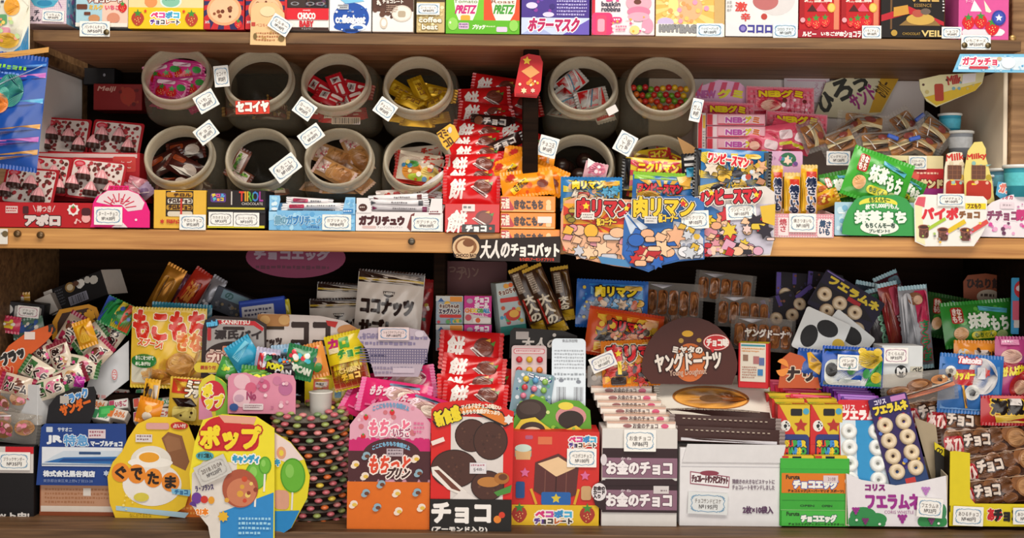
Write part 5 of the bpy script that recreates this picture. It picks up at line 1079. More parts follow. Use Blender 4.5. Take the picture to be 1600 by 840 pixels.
matcha(1384, 274, 1442, 318, 40, 'green pack peeking out between slanting pack and red lettered box', 26, 10, '378a30')
g_o = [(1316, 366), (1317, 350), (1324, 330), (1336, 312), (1350, 306), (1400, 304), (1416, 310), (1428, 326), (1430, 368), (1330, 368)]
card('display_card', 'green dome card with white lettering and speech bubble', 'card', g_o, -4, '379a4c', [('E', 1372, 318, 30, 10, 'e2dc4a'), ('E', 1372, 325, 34, 9, '379a4c'), ('T', 'もちくんモー', 1358, 309, 1390, 317, '3a6a2a', {'b': .4, 'arc': 2}), ('T', '枚で1,000円もん', 1352, 320, 1404, 328, 'eaf2e6', {'b': .4, 'arc': 3}), ('T', '抹茶まち', 1336, 330, 1415, 348, 'eef5ea', {'b': 1.4, 'o': '2c7d40', 'w': 1.3}), ('E', 1374, 355, 30, 11, 'e9efe4'), ('G', [(1368, 364), (1378, 364), (1376, 369)], 'e9efe4'), ('T', 'もちくんモー布', 1352, 348, 1398, 356, '2a4a3a', {'b': .4}), ('T', 'プレゼント!!', 1358, 358, 1390, 363, '2a4a3a', {'b': .2}), ('E', 1342, 300, 12, 11, 'e89a4a')])
card('display_card', 'pale blue carton edge standing behind the green dome card', 'card', (1304, 316, 1432, 368, 2), 4, 'a8cbdc', [('D', 1306, 318, 1330, 366, 16, 5, ('c8e0ea', '7ab0d0'), 3), ('R', 1310, 332, 1320, 334, 'f0f4f6')])
box('snack_box', 'cream and red lettered carton behind the green packs', 'box', 1366, 243, 1474, 316, 60, 40, 'ddcf9e', [('T', 'スター', 1375, 248, 1414, 258, '5a2a1c', {'b': 1.4}), ('R', 1366, 263, 1474, 300, 'b8262a'), ('E', 1426, 275, 10, 10, 'd8584a'), ('T', 'サンド', 1438, 281, 1472, 293, 'e2cf9a', {'o': '6a1418', 'w': 1.3, 'b': 1.3}), ('M', 1432, 268, 1470, 274, 1, 'e8b8a0'), ('R', 1366, 294, 1474, 316, '9a2a7a')])
price(1434, 254, 28, 21, 56, 'ビスターサンド', '№140円', 'price card on the cream and red carton', col='e6e4da')
for nm, pts, c, l, tx in (('a', [(1474, 316), (1476, 262), (1480, 240), (1490, 237), (1503, 238), (1506, 262), (1512, 316)], 'e6dcc4', 'slim cream die-cut card with red lettering', 'Milk'), ('b', [(1508, 312), (1506, 270), (1512, 236), (1522, 222), (1534, 221), (1540, 232), (1540, 245), (1550, 280), (1555, 318), (1520, 318)], 'e4d27a', 'yellow die-cut card with rounded top and red lettering', 'Milky')):
    xs = [p[0] for p in pts]; a, b = min(xs), max(xs)
    card('display_card', l, 'card', pts, 30 if nm == 'a' else 22, c, [('T', tx, a+3 if nm == 'a' else a+4, 240, b-6 if nm == 'a' else b-14, 250, 'c8342a', {'b': .6, 'a': -6}), ('R', a+4, 282, b-6, 312, 'b8301f', 7), ('R', a+12, 286, a+20, 289, 'e8c83a', 1), ('D', a+2, 250, b-4, 300, 8, 4, ('d8c8a8', '9ac0b8', 'e8c05a') if nm == 'a' else ('8ab8b0', 'e8b8a0', 'b8a030'), 2), ('R', (a+b)/2-13, 258, (a+b)/2+9, 280, '6a4434', 3), ('K', (a+b)/2-13, 258, (a+b)/2+9, 280, 7.3, 1, '8a5a40')], th=1.6)
pp = [(1428, 318), (1434, 306), (1440, 304), (1536, 306), (1542, 312), (1541, 352), (1534, 366), (1522, 384), (1446, 385), (1430, 378)]
card('display_card', 'white die-cut card printed with three brown cups and coloured pipes', 'card', pp, -9, 'efebe4', [('G', [(1429, 320), (1435, 308), (1445, 306), (1440, 330), (1446, 383), (1432, 377)], 'efe6b8'), ('G', [(1429, 320), (1434, 308), (1446, 308), (1444, 324)], 'd85a6a'), ('T', 'パイポ', 1441, 325, 1496, 342, 'd8303c', {'b': 1.4}), ('T', 'チョコ', 1499, 330, 1530, 340, '8a5a34', {'b': .9}), ('R', 1508, 317, 1540, 326, 'ecd42a'), ('T', 'フエもり', 1511, 318, 1532, 325, '6a3a1a', {'b': .4})] +
     [z for i, (x, y, c) in enumerate(((1442, 362, 'a8c83a'), (1472, 366, 'e2c02a'), (1507, 366, 'd8504a'))) for z in (('L', x+8, y-4, x+34, y-20, 7 if i else 5, c), ('R', x-6, y-8, x+9, y+10, '6a4238', 4), ('E', x+1, y-7, 9, 4, '9a5a48'), ('E', x+1, y-7, 7, 2.6, '4a2a24'), ('D', x-5, y-4, x+8, y+9, 8, 1.6, ('8a5a4a', '4a2a24'), i))] + [('D', 1440, 345, 1535, 382, 16, 2.2, ('d88aa8', 'a8c86a', 'e8b84a', '8a8a8a'), 6)])
price(1486, 312, 42, 19, -12, 'パイポチョコ', '№100円', 'price card on the card with three brown cups')
np_ = [(1528, 370), (1534, 330), (1550, 316), (1580, 304), (1640, 304), (1640, 371)]
card('display_card', 'white dotted card with magenta lettering at the frame edge', 'card', np_, 0, 'ece4ea', [('T', 'タカオカ', 1556, 305, 1582, 311, 'b81f4a', {'b': .3}), ('T', 'チチョコ', 1543, 330, 1589, 344, '8a4a6a', {'b': 1.2, 'o': 'f6f0f4', 'w': 1.4}), ('T', '数', 1588, 328, 1604, 344, 'c83a7a', {'b': 1.1}), ('D', 1540, 346, 1610, 368, 14, 3.6, ('d87ab4', 'e8a8cc', '6a3a5a', 'd84a9a'), 7), ('R', 1562, 316, 1584, 326, 'e8d8e0'), ('M', 1566, 318, 1582, 324, 1, 'b8a8b0'), ('D', 1545, 312, 1640, 330, 8, 1.8, ('c88ab0', 'b8c8d8'), 3)])
card('display_card', 'sky blue slanted card with pink lettering in front of the paper cups', 'card', [(1556, 304), (1559, 284), (1640, 294), (1640, 322), (1572, 318)], 12, '4f9fc4', [('T', 'ガブッチョ', 1562, 290, 1606, 304, 'e07a6a', {'b': 1, 'o': 'e8e4e4', 'w': 1.2, 'a': 10}), ('R', 1572, 306, 1596, 311, 'b8302c', 2)])
card('price_tag', 'white card with two brass pins under the shelf edge at the frame side', 'price tag', (-26, 357, 12, 381, 1), -3, 'e0dcd4', [('M', -20, 362, 8, 376, 2, '8a8a88'), ('E', 8, 365, 5, 5, '6a5a3c')], th=.6)
for i, (x, y) in enumerate(((63, 367), (643, 377), (1582, 60), (27, 365))):
    V, F = lathe([(0.1, -3.2), (3.5, -3.0), (5.4, -1.6), (5.6, 0), (5.6, 2.5)], 16); V = [(a, c, b) for a, b, c in V]
    o = mk('round_pin', V, F, mat(('6a5030', '5c5448', 'd0a866', '6a5030')[i], 'foil'), None, True); put(o, x, y, 37.4 if i == 2 else -3.6)
    tagp(o, ('brass pin head in the honey coloured shelf edge at the frame side', 'steel pin head in the shelf edge below the white stick tray', 'pale round plug in the upright beside the pink box', 'brass pin head over the white card at the frame side')[i], 'pin')

# ---------------------------------------------------------------- bottom shelf, in the shade at the back
def pouch(*a, **k): return bag(*a, **k)
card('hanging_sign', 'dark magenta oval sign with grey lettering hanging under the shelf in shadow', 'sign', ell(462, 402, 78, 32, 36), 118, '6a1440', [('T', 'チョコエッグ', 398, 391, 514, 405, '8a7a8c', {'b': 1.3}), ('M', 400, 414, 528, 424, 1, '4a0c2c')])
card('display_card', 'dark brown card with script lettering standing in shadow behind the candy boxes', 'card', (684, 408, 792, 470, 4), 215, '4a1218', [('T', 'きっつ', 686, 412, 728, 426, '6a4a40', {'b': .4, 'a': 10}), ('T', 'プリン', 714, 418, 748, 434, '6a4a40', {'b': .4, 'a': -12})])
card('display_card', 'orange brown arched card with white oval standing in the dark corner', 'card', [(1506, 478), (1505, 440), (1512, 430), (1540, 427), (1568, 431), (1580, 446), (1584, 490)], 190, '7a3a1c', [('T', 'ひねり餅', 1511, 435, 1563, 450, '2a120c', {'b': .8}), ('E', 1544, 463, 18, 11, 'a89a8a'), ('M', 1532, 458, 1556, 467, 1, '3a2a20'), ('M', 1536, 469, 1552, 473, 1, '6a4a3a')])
card('display_card', 'bright blue and pink candy card at the frame edge', 'card', (1580, 434, 1650, 522, 2), 100, '3f9acb', [('R', 1582, 470, 1650, 500, 'd8607a'), ('E', 1596, 452, 12, 14, 'c8303a'), ('E', 1598, 450, 8, 9, 'e8c84a'), ('D', 1582, 436, 1640, 520, 26, 4, ('e8d0d8', '2a6aa8', 'e85a7a', 'f0c83a'), 3), ('R', 1584, 500, 1640, 512, 'd8d0cc')])
# far corner on the white board side
box('candy_box', 'black box with white label end lying near the frame edge', 'box', -40, 470, 66, 503, 130, 70, '17151a', [('R', -40, 474, 64, 500, '1c1a1e'), ('R', 22, 476, 62, 497, 'd8d4d0', 2), ('M', 26, 481, 58, 493, 2, '6a6068'), ('E', 8, 483, 12, 9, 'd8d6d2'), ('E', 2, 480, 3, 4, '2a2a2a'), ('E', 12, 480, 3, 4, '2a2a2a')], rot=6, yaw=8)
price(44, 487, 34, 18, 116, 'ブラック', '№30円', 'price card on the black box near the frame edge', rot=5, wave='c08a9a')
box('biscuit_box', 'black and white box tilted up with barcode in the dark corner', 'box', 64, 438, 172, 478, 190, 60, '141214', [('R', 64, 438, 80, 478, 'cfcac2'), ('E', 112, 446, 9, 8, '8a6a3a'), ('E', 112, 446, 6, 5, 'c8b89a'), ('D', 120, 438, 170, 456, 10, 6, ('d8d4cc', 'b8b4ac'), 4), ('R', 104, 460, 138, 474, '8a8a98'), ('Q', 106, 461, 136, 473, '1c1c20'), ('M', 84, 442, 98, 470, 6, '4a4a50'), ('E', 124, 444, 6, 4, '5a3a2a')], rot=-20, yaw=-14, side=[('R', 0, 0, 100, 100, 'cfcac2')])
box('candy_box', 'plain grey white box under the tilted black one', 'box', 58, 462, 86, 492, 178, 40, 'b8b2aa', rot=-26)
for i, (x, y, w, h, r, Y, c, c2, l) in enumerate(((24, 466, 46, 16, -4, 180, 'd0a040', 'b82a6a', 'yellow and pink pack behind the black box'), (10, 506, 44, 26, 8, 112, 'c83a5a', 'e0c83a', 'pink pack under the black box'), (44, 512, 50, 30, -10, 118, '5a7a68', '3a5a9a', 'green and blue pack below the black box'), (6, 430, 14, 40, 0, 200, 'b85a1c', 'c86a2a', 'orange pack standing in the shade by the upright'))):
    pouch('snack_pack', l, 'snack pack', x-w/2, y-h/2, x+w/2, y+h/2, Y, c, [('R', x-w*.3, y-h*.2, x+w*.3, y+h*.2, c2, 3), ('D', x-w*.4, y-h*.4, x+w*.4, y+h*.4, 8, 3, (c2, 'd8d0c0'), i)], rot=r, B=6, seal=3)
card('display_card', 'amber framed card with yellow lettering beside the rainbow pack', 'card', [(80, 528), (82, 500), (94, 482), (140, 476), (152, 482), (158, 500), (158, 528)], 120, 'c88a1c', [('G', [(88, 526), (90, 502), (98, 488), (138, 482), (148, 488), (152, 502), (152, 526)], '3a2014'), ('T', 'うま', 118, 488, 148, 512, 'd89a1c', {'b': 2.4, 'a': -10}), ('R', 146, 476, 166, 486, 'd8c8b0')], rot=-4)
pouch('snack_pack', 'rainbow striped pack leaning beside the amber card', 'snack pack', 158, 470, 212, 514, 112, '2f9a4a', [('G', [(158, 470+0), (172, 470), (162, 512), (158, 512)], '3a5ab8'), ('G', [(172, 470), (183, 470), (180, 512), (165, 512)], '2f9a5a'), ('G', [(183, 470), (194, 470), (194, 512), (180, 512)], 'd8c23a'), ('G', [(194, 470), (210, 470), (210, 512), (194, 512)], 'd8502a'), ('D', 160, 474, 208, 510, 6, 4, ('2a7a4a', '3a6ac0'), 3)], rot=24, B=9, seal=4, tilt=6)
for i, (x0, y0, x1, y1, Y, r, c, ops, l) in enumerate((
    (244, 412, 276, 488, 240, 28, 'b8791c', [('R', 250, 430, 270, 478, 'c88a2a', 5), ('L', 256, 432, 256, 476, 2, '7a4a12')], 'gold stick snack leaning in the shade'),
    (286, 418, 318, 488, 230, 34, 'a82a1c', [('R', 292, 436, 312, 482, 'c8462a', 4), ('T', 'うまか', 294, 440, 308, 474, 'd88a3a', {'b': .8}), ('R', 288, 474, 316, 484, '9a6a3a')], 'red stick snack leaning beside the gold one'),
    (318, 430, 342, 492, 222, 30, '9a9aa2', [('R', 320, 446, 340, 488, 'b8bcc4'), ('D', 320, 470, 340, 490, 12, 3, ('2a3a5a', 'd8d8e0'), 2)], 'silver stick snack leaning beside the red one'),
    (266, 424, 290, 478, 262, 22, '7a3a4a', [('R', 270, 430, 286, 450, '9a5a7a')], 'dull pink stick snack behind the gold one'))):
    pouch('stick_snack', l, 'stick snack', x0, y0, x1, y1, Y, c, ops, rot=r, B=9, seal=5, fin='foil' if i in (0, 2) else 'film')
box('candy_box', 'grey box with pale letters lying tilted behind the pie card', 'box', 332, 456, 394, 494, 210, 50, '3a3f4c', [('R', 342, 458, 384, 472, '6a8a98', 1), ('T', 'の', 348, 460, 360, 470, '2a5a5a', {'b': .6}), ('D', 334, 474, 392, 492, 26, 2.5, ('5a5a60', '7a7a80', '2a2a30', '8a7a5a'), 4)], rot=22, yaw=8, side=[('R', 0, 0, 100, 100, '23304a')])
box('candy_box', 'deep blue box with white label beside the grey box', 'box', 374, 466, 446, 502, 170, 40, '1d3fa2', [('R', 378, 476, 428, 498, 'cfcfd6', 1), ('M', 382, 480, 424, 494, 2, '4a4a6a'), ('R', 376, 469, 444, 472, '3a5ac0')], rot=-8, tilt=14)
pouch('snack_pack', 'thin yellow pack standing beside the blue box', 'snack pack', 440, 468, 454, 500, 176, 'c8b81c', [('R', 443, 474, 451, 496, 'd8cc3a')], rot=-8, B=4, seal=3)
# coconut biscuit bags
def coco(x0, y0, x1, y1, Y, lab, rot=0, txt=True, tilt=4):
    w, h = x1-x0, y1-y0
    X = lambda f: x0+f*w
    Z = lambda f: y0+f*h
    ops = [('R', x0+1, y0+2, x1-1, Z(.11), '2c1a14'), ('R', x0+1, Z(.11), x1-1, Z(.145), 'c8a83a'), ('R', x0+1, Z(.145), x1-1, Z(.175), '2c1a14')]
    if txt: ops += [('T', 'ココナッツ', X(.09), Z(.40), X(.86), Z(.61), '2a1712', {'b': 1.7}), ('T', 'サブレ', X(.09), Z(.70), X(.62), Z(.9), '2a1712', {'b': 1.7}), ('G', [(X(.40), Z(.29)), (X(.58), Z(.29)), (X(.56), Z(.35)), (X(.49), Z(.38)), (X(.42), Z(.35))], '2a1712'), ('T', 'NISSIN', X(.42), Z(.30), X(.56), Z(.335), 'e8e2d8', {'b': .2}), ('E', X(.74), Z(.92), w*.1, h*.08, '3a2118')]
    return pouch('biscuit_bag', lab, 'snack pack', x0, y0, x1, y1, Y, 'd9d0c6', ops, rot=rot, B=12, seal=3, sealcol='2c1a14', tilt=tilt, wr=1.0)
coco(556, 424, 660, 534, 152, 'large white biscuit bag with bold brown lettering standing up', 4)
coco(494, 442, 566, 520, 214, 'white biscuit bag in the shade behind the large one', 2, False)
coco(484, 466, 580, 546, 196, 'white biscuit bag leaning low behind the large one', -2, True)
pouch('snack_pack', 'red patterned pack behind the large white biscuit bag', 'snack pack', 622, 434, 676, 528, 190, 'a02024', [('D', 626, 440, 672, 524, 34, 3.4, ('c8a83a', '2a6a5a', 'd83a3a', 'e8d8c8', '7a1a2a'), 3)], rot=8, B=6, seal=4)
card('display_card', 'white header card with huge brown letters and bear biscuits', 'card', [(402, 540), (402, 494), (408, 490), (500, 493), (536, 500), (562, 514), (568, 548), (402, 562)], 96, 'd8ccc6', [('T', 'ココ', 457, 505, 514, 540, '33201a', {'b': 2.6}), ('R', 402, 491, 452, 510, 'b88048', 3), ('E', 414, 500, 8, 7, 'd8a868'), ('E', 444, 500, 9, 8, 'd8a868'), ('R', 404, 510, 444, 515, '3a2a1a'), ('G', [(509, 500), (528, 502), (524, 511), (512, 508)], 'c02a24'), ('E', 545, 515, 18, 9, 'c88a50'), ('T', 'ナッツ', 410, 528, 440, 542, '3a2420', {'b': 1})])
card('display_card', 'faded checked card with price card at the top edge', 'card', [(574, 548), (558, 527), (562, 516), (580, 512), (640, 512), (662, 516), (672, 530), (668, 552), (654, 588), (586, 588)], 62, 'b3a5b2', [('K', 562, 544, 668, 568, 4, 1.8, '6c6482'), ('T', 'お口の中で', 566, 520, 600, 528, '7a7090', {'b': .3}), ('M', 562, 524, 668, 542, 2, '7c7292'), ('M', 580, 553, 604, 560, 1, '4a4464'), ('R', 648, 516, 662, 526, 'c8bcc8', 5), ('M', 580, 572, 646, 586, 2, '8a7f96'), ('R', 614, 574, 648, 582, 'c4b6c2')])
price(615, 521, 48, 20, 58, 'ショコラサブレチョコ', '№180円', 'pale pink price card on the faded checked card', col='d8c4c4')
pouch('snack_pack', 'tilted yellow pack with green and magenta lettering', 'snack pack', 514, 520, 572, 606, 78, 'd8c01c', [('T', 'カ', 520, 526, 534, 540, 'b82a6a', {'b': 1.4}), ('T', 'ロ', 538, 528, 550, 542, '4a9a3a', {'b': 1.8}), ('T', 'チョコ', 532, 546, 568, 558, '3a8a3a', {'b': 1.2, 'o': 'e8e04a', 'w': 1}), ('R', 518, 540, 534, 548, 'e0d0a8'), ('R', 515, 566, 571, 604, 'a02c1c'), ('K', 515, 566, 571, 604, 9, 1, 'c8803a'), ('T', 'CHIBIN', 528, 574, 560, 581, 'e8c86a', {'b': .4}), ('T', 'チョコ', 530, 583, 558, 592, 'e8b83a', {'b': .9})], rot=-14, B=8, seal=4, tilt=8)
# pile of wrapped sweets in the white carton
tray('open_carton', 'white carton turned toward the aisle full of wrapped sweets', 'carton', -46, 598, 72, 660, 70, 105, 'cfd0d2', [], back=22, yaw=-22)
card('carton_print', 'round red stamp printed label on the white carton side', 'label', ell(179, 585, 5, 9, 20), 104, 'dcd8da', [('E', 179, 585, 4.4, 8.4, 'd05a5a'), ('E', 179, 585, 3.4, 7, 'dcd8da'), ('M', 176.5, 580, 181.5, 591, 3, 'd05a5a')], yaw=0, th=.4)
card('carton_wall', 'raised white side wall of the sweets carton with slanting top', 'carton', [(128, 622), (140, 584), (203, 531), (204, 592), (140, 640), (126, 655)], 110, 'd6d8dc', [('M', 142, 616, 176, 626, 1, 'd8a0a0')], yaw=-10)
def sweet(x, y, Y, r, i, lab, w=56, h=32):
    a, b, c = (('d4c6b2', '7a2030', 'b88a5a'), ('cbb8a4', 'a02848', '6a3a28'), ('d8ccb8', '3a6a3a', 'c8708a'))[i % 3]
    return pouch('wrapped_sweet', lab, 'candy', x-w/2, y-h/2, x+w/2, y+h/2, Y, a, [('R', x-w*.36, y-h*.36, x-w*.1, y+h*.36, b), ('E', x+w*.1, y, w*.15, h*.3, c), ('T', ('あまい', 'クリーム', 'さくら')[i % 3], x-w*.3, y-h*.1, x+w*.34, y+h*.28, '2a1a18', {'b': .8, 'o': 'e8dcd0', 'w': .9}), ('D', x-w*.3, y-h*.4, x+w*.34, y+h*.4, 6, 2.6, ('d84a8a', 'e8d8c8', b), i)], rot=r, B=9, seal=6, lie=True, sealcol=b, grp='wrapped sweets in the white carton', tilt=10)
for i, a in enumerate(((70, 548, 96, 50, 'by the orange card, steeply tilted'), (112, 516, 112, -62, 'standing tall behind the others'), (140, 528, 106, -40, 'with yellow twist at the top of the heap'), (96, 560, 84, 66, 'maroon edged, in the heart of the heap'), (150, 556, 92, -48, 'leaning on the carton wall'), (60, 580, 74, 30, 'lying under the orange card'), (108, 590, 70, -24, 'lowest toward the dark lightning card'), (26, 602, 58, 14, 'spilling toward the clear cookie bags'), (78, 606, 60, -16, 'resting near the front of the carton'), (180, 520, 124, -56, 'highest, sticking up over the carton wall'), (30, 572, 92, -20, 'behind the spilled one near the frame edge'), (128, 572, 84, 10, 'flat in the hollow of the heap'))):
    sweet(a[0], a[1], a[2], a[3], i, 'wrapped sweet '+a[4])
card('display_card', 'orange card with black lettering curving over the sweets', 'card', [(-6, 620), (-4, 570), (14, 540), (40, 520), (78, 506), (86, 514), (70, 534), (40, 560), (24, 590), (20, 620)], 80, 'c8541c', [('T', 'ブラッ', 2, 548, 38, 564, '1c1614', {'b': 1.6, 'o': 'd8d0c8', 'w': 1.4, 'a': -26}), ('T', 'サン', 0, 572, 22, 590, 'b82a14', {'b': 1.2, 'o': 'e0a080', 'w': 1, 'a': -20}), ('R', 38, 518, 54, 530, 'd8c8c0'), ('T', 'ク', 74, 506, 86, 520, '1c1614', {'b': 1.4, 'a': -40})], yaw=6)
pouch('candy_stick', 'amber twist wrapped candy among the wrapped sweets', 'candy', 118, 500, 148, 542, 78, 'd8981c', [('R', 124, 508, 140, 534, 'e8b83a', 4)], rot=-20, B=8, seal=5)
pouch('wrapped_sweet', 'magenta foil wrapped sweet near the carton wall', 'candy', 116, 588, 132, 604, 58, 'b82a9a', [('L', 120, 592, 128, 600, 2, 'e08ad0')], rot=10, B=5, seal=3)
# front corner: black box, clear cookie bags, lightning card
box('chocolate_box', 'black display box with white lettering at the frame edge', 'box', -70, 696, 53, 814, 32, 80, '131013', [('R', -70, 697, 52, 738, 'cfc8c4'), ('R', 8, 697, 52, 708, 'c41f2a'), ('R', -70, 697, -10, 712, 'c41f2a'), ('T', '大ヒット中!', -34, 800, 46, 809, 'e8e4e0', {'b': .7})])
price(22, 720, 50, 28, 29, 'ブラックサンダー', '№35円', 'price card on the black display box')
for i, (x, y, Y, r, l) in enumerate(((16, 626, 66, -8, 'clear bag of pink topped cookies upper at the frame edge'), (22, 668, 48, 6, 'clear bag of pink topped cookies resting on the black display box'), (-14, 650, 56, 20, 'clear bag of pink topped cookies cut by the frame edge'))):
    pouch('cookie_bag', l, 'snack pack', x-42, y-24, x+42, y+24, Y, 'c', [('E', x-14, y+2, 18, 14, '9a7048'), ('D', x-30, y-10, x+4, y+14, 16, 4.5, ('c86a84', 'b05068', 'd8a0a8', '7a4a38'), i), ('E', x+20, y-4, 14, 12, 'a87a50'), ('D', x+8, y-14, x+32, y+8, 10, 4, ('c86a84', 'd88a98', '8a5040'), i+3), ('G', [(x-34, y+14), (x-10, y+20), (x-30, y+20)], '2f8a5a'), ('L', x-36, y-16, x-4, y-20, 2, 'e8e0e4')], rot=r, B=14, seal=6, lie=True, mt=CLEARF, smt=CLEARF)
card('display_card', 'dark quarter round card with blue and orange lightning lettering', 'card', [(72, 662), (76, 634), (88, 618), (112, 607), (146, 603), (150, 612), (148, 640), (140, 662)], 44, '17151a', [('T', 'ブラック', 96, 612, 138, 626, '4a8ac8', {'b': 1.1, 'o': 'e8e4e0', 'w': 1, 'a': -22}), ('T', 'サンダー', 94, 626, 142, 642, 'd8641c', {'b': 1.2, 'o': '3a1a10', 'w': .8, 'a': -20}), ('R', 94, 618, 108, 630, 'b8b0a8')])
# carton of small gum boxes with the train card
tray('open_carton', 'kraft carton of small boxes behind the blue train card', 'carton', 62, 757, 186, 812, 42, 128, '8f4f30', [('R', 64, 757, 184, 798, 'b98a6c'), ('M', 70, 762, 180, 788, 4, 'a4704e'), ('R', 130, 762, 142, 774, 'd8cfc6'), ('R', 64, 790, 184, 799, 'd8ccc0'), ('R', 62, 799, 186, 812, '8a4526')], back=112, inner='a88458')
card('display_card', 'navy card with white bullet train and white lettering', 'card', [(57, 758), (64, 668), (70, 662), (196, 661), (197, 690), (180, 758)], 36, '1e3f86', [('R', 72, 667, 82, 675, 'c8d0dc', 1), ('T', 'ササオニ', 90, 668, 112, 674, 'd0d8e4', {'b': .3}), ('T', 'JR', 74, 681, 96, 693, 'e4e8ee', {'b': 1.2}), ('T', '特急', 100, 679, 138, 696, '5a9ad0', {'b': .6, 'o': 'dfe6ee', 'w': 1}), ('T', 'マーブルチョコ', 142, 688, 191, 696, 'dfe6ee', {'b': .6}), ('R', 138, 670, 165, 684, 'd8c8cc'), ('M', 140, 672, 163, 683, 2, 'a05a6a'), ('R', 66, 698, 192, 728, 'dfe3ea'), ('G', [(66, 724), (84, 712), (100, 704), (190, 703), (190, 724)], 'c8d4e0'), ('G', [(70, 722), (100, 714), (190, 712), (190, 724)], '2f6cae'), ('G', [(100, 716), (190, 715), (190, 719), (92, 721)], '1e4a8c'), ('R', 124, 705, 158, 709, '2a4a78', 1), ('L', 66, 725, 192, 725, 1.4, '7a8aa0'), ('T', '株式会社黒谷商店', 69, 735, 149, 744, 'e4e8ee', {'b': .6}), ('T', '東京都台東区東上野6丁目23-28', 69, 748, 146, 753, '8a9ac0'), ('S', 167, 738, 5, 6, .6, 'b8c4d8')])
g = random.Random(5)
gum = [('d6cfc6', 'b8483a', 'ニッキ'), ('d8d4cc', '3a8a5a', 'メロン'), ('cfc4b8', 'c86a2a', 'みかん'), ('d4d0cc', 'a83a5a', 'いちご')]
for i in range(14):
    c, c2, t = gum[i % 4]
    x = 120+(i % 5)*34+g.uniform(-5, 5); y = 646-(i//5)*17+g.uniform(-3, 3)
    box('gum_box', 'small gum box %s' % ('with red letters %s', 'with green letters %s', 'with orange letters %s', 'with crimson letters %s')[i % 4] % ('at the kraft carton front by the wall', 'at the carton front, second', 'at the front middle', 'at the front, beside the orange pack', 'at the front behind the yellow card', 'in the middle row by the wall', 'in the middle row, second', 'in the middle row centre', 'in the middle row past the centre', 'in the middle row by the yellow pack', 'in the back row by the wall', 'in the back row, second', 'in the back row centre', 'in the back row past the centre')[i], 'box', x-15, y-7, x+15, y+7, 64+(i//5)*34, 18, c, [('R', x-14, y-6, x-6, y+6, c2, 1), ('T', t, x-4, y-4, x+13, y+4, c2, {'b': .4})], rot=g.uniform(-14, 14), tilt=34, grp='small gum boxes')
box('gum_box', 'bright green gum box lying on the white ones', 'box', 154, 634, 178, 650, 66, 16, '2f9a48', [('R', 158, 638, 172, 646, '4ab05a')], rot=-8, tilt=30)
pouch('candy_pack', 'upright orange and yellow pack with black letters in the carton', 'candy pack', 222, 592, 246, 664, 62, 'e0a82a', [('R', 225, 598, 236, 656, 'eab43a'), ('T', 'ヤッ\nター', 225, 600, 236, 650, '2a1a10', {'b': .8}), ('R', 237, 600, 244, 652, 'd8d0c4')], rot=8, B=5, seal=4)
pouch('candy_pack', 'orange wrapped candy with white figure shape standing in front of the gum boxes', 'candy pack', 214, 622, 252, 662, 44, 'e08a1c', [('E', 233, 650, 8, 8, 'f0e2cc'), ('E', 233, 637, 6, 6, 'f0b04a')], rot=14, B=7, seal=5)
pouch('snack_pack', 'yellow snack pack with brown and red top beside the orange packs', 'snack pack', 264, 590, 318, 662, 60, 'd8b23a', [('R', 268, 592, 314, 614, 'c83a24'), ('T', 'ミニ', 292, 594, 310, 604, 'f0e4d0', {'b': .9, 'o': '2a1a14', 'w': 1}), ('T', 'プチ', 290, 606, 314, 618, 'f0e4d0', {'b': 1, 'o': '2a1a14', 'w': 1}), ('G', [(270, 622), (300, 620), (310, 632), (284, 638)], '2a1612'), ('R', 272, 634, 310, 656, 'e4d27a', 6), ('D', 276, 640, 306, 654, 3, 2, ('2a1a14',), 2)], rot=4, B=7, seal=4)
# standing bags in the second row
pouch('snack_pack', 'yellow and orange bag with big red lettering and green cloud', 'snack pack', 205, 481, 322, 606, 88, 'dfb63a', [('R', 207, 484, 320, 600, 'e2bd42'), ('R', 207, 560, 320, 600, 'd8a860'), ('E', 250, 588, 26, 12, 'c88a3a'), ('E', 236, 582, 14, 8, 'e0aa5a'), ('R', 207, 560, 240, 598, 'd8d4c0', 5), ('T', 'もこもち', 210, 486, 318, 528, 'cf2f20', {'b': 2.6, 'o': 'efe0c0', 'w': 1.4, 'arc': -2}), ('T', 'きな', 280, 520, 316, 546, 'd8702a', {'b': 1.6, 'o': 'f0d898', 'w': 1.2}), ('T', 'スプーン!', 218, 530, 256, 541, 'd85a2a', {'b': .8, 'o': 'f4e8cc', 'w': 1, 'a': 8}), ('E', 228, 564, 20, 11, '2f7a3a'), ('E', 216, 564, 9, 8, '2f7a3a'), ('E', 240, 563, 8, 8, '2f7a3a'), ('T', 'きなこをつけて', 214, 556, 243, 562, 'e4ecd8', {'b': .3}), ('T', 'めしあがれ!', 214, 565, 238, 571, 'e4ecd8', {'b': .3}), ('E', 286, 570, 24, 20, 'a8702c'), ('E', 286, 566, 21, 17, 'c8924a'), ('E', 280, 562, 9, 7, 'd8a860'), ('L', 296, 590, 312, 548, 4, 'b8863a')], rot=1, B=8, seal=4, sealcol='d8b83a')
pouch('snack_pack', 'teal bag edge showing behind the yellow and orange bag', 'snack pack', 236, 474, 330, 540, 120, '2f8aa4', [('D', 240, 478, 326, 500, 14, 4, ('5ab0c4', '1f6a84'), 3)], B=6, seal=4, rot=3)
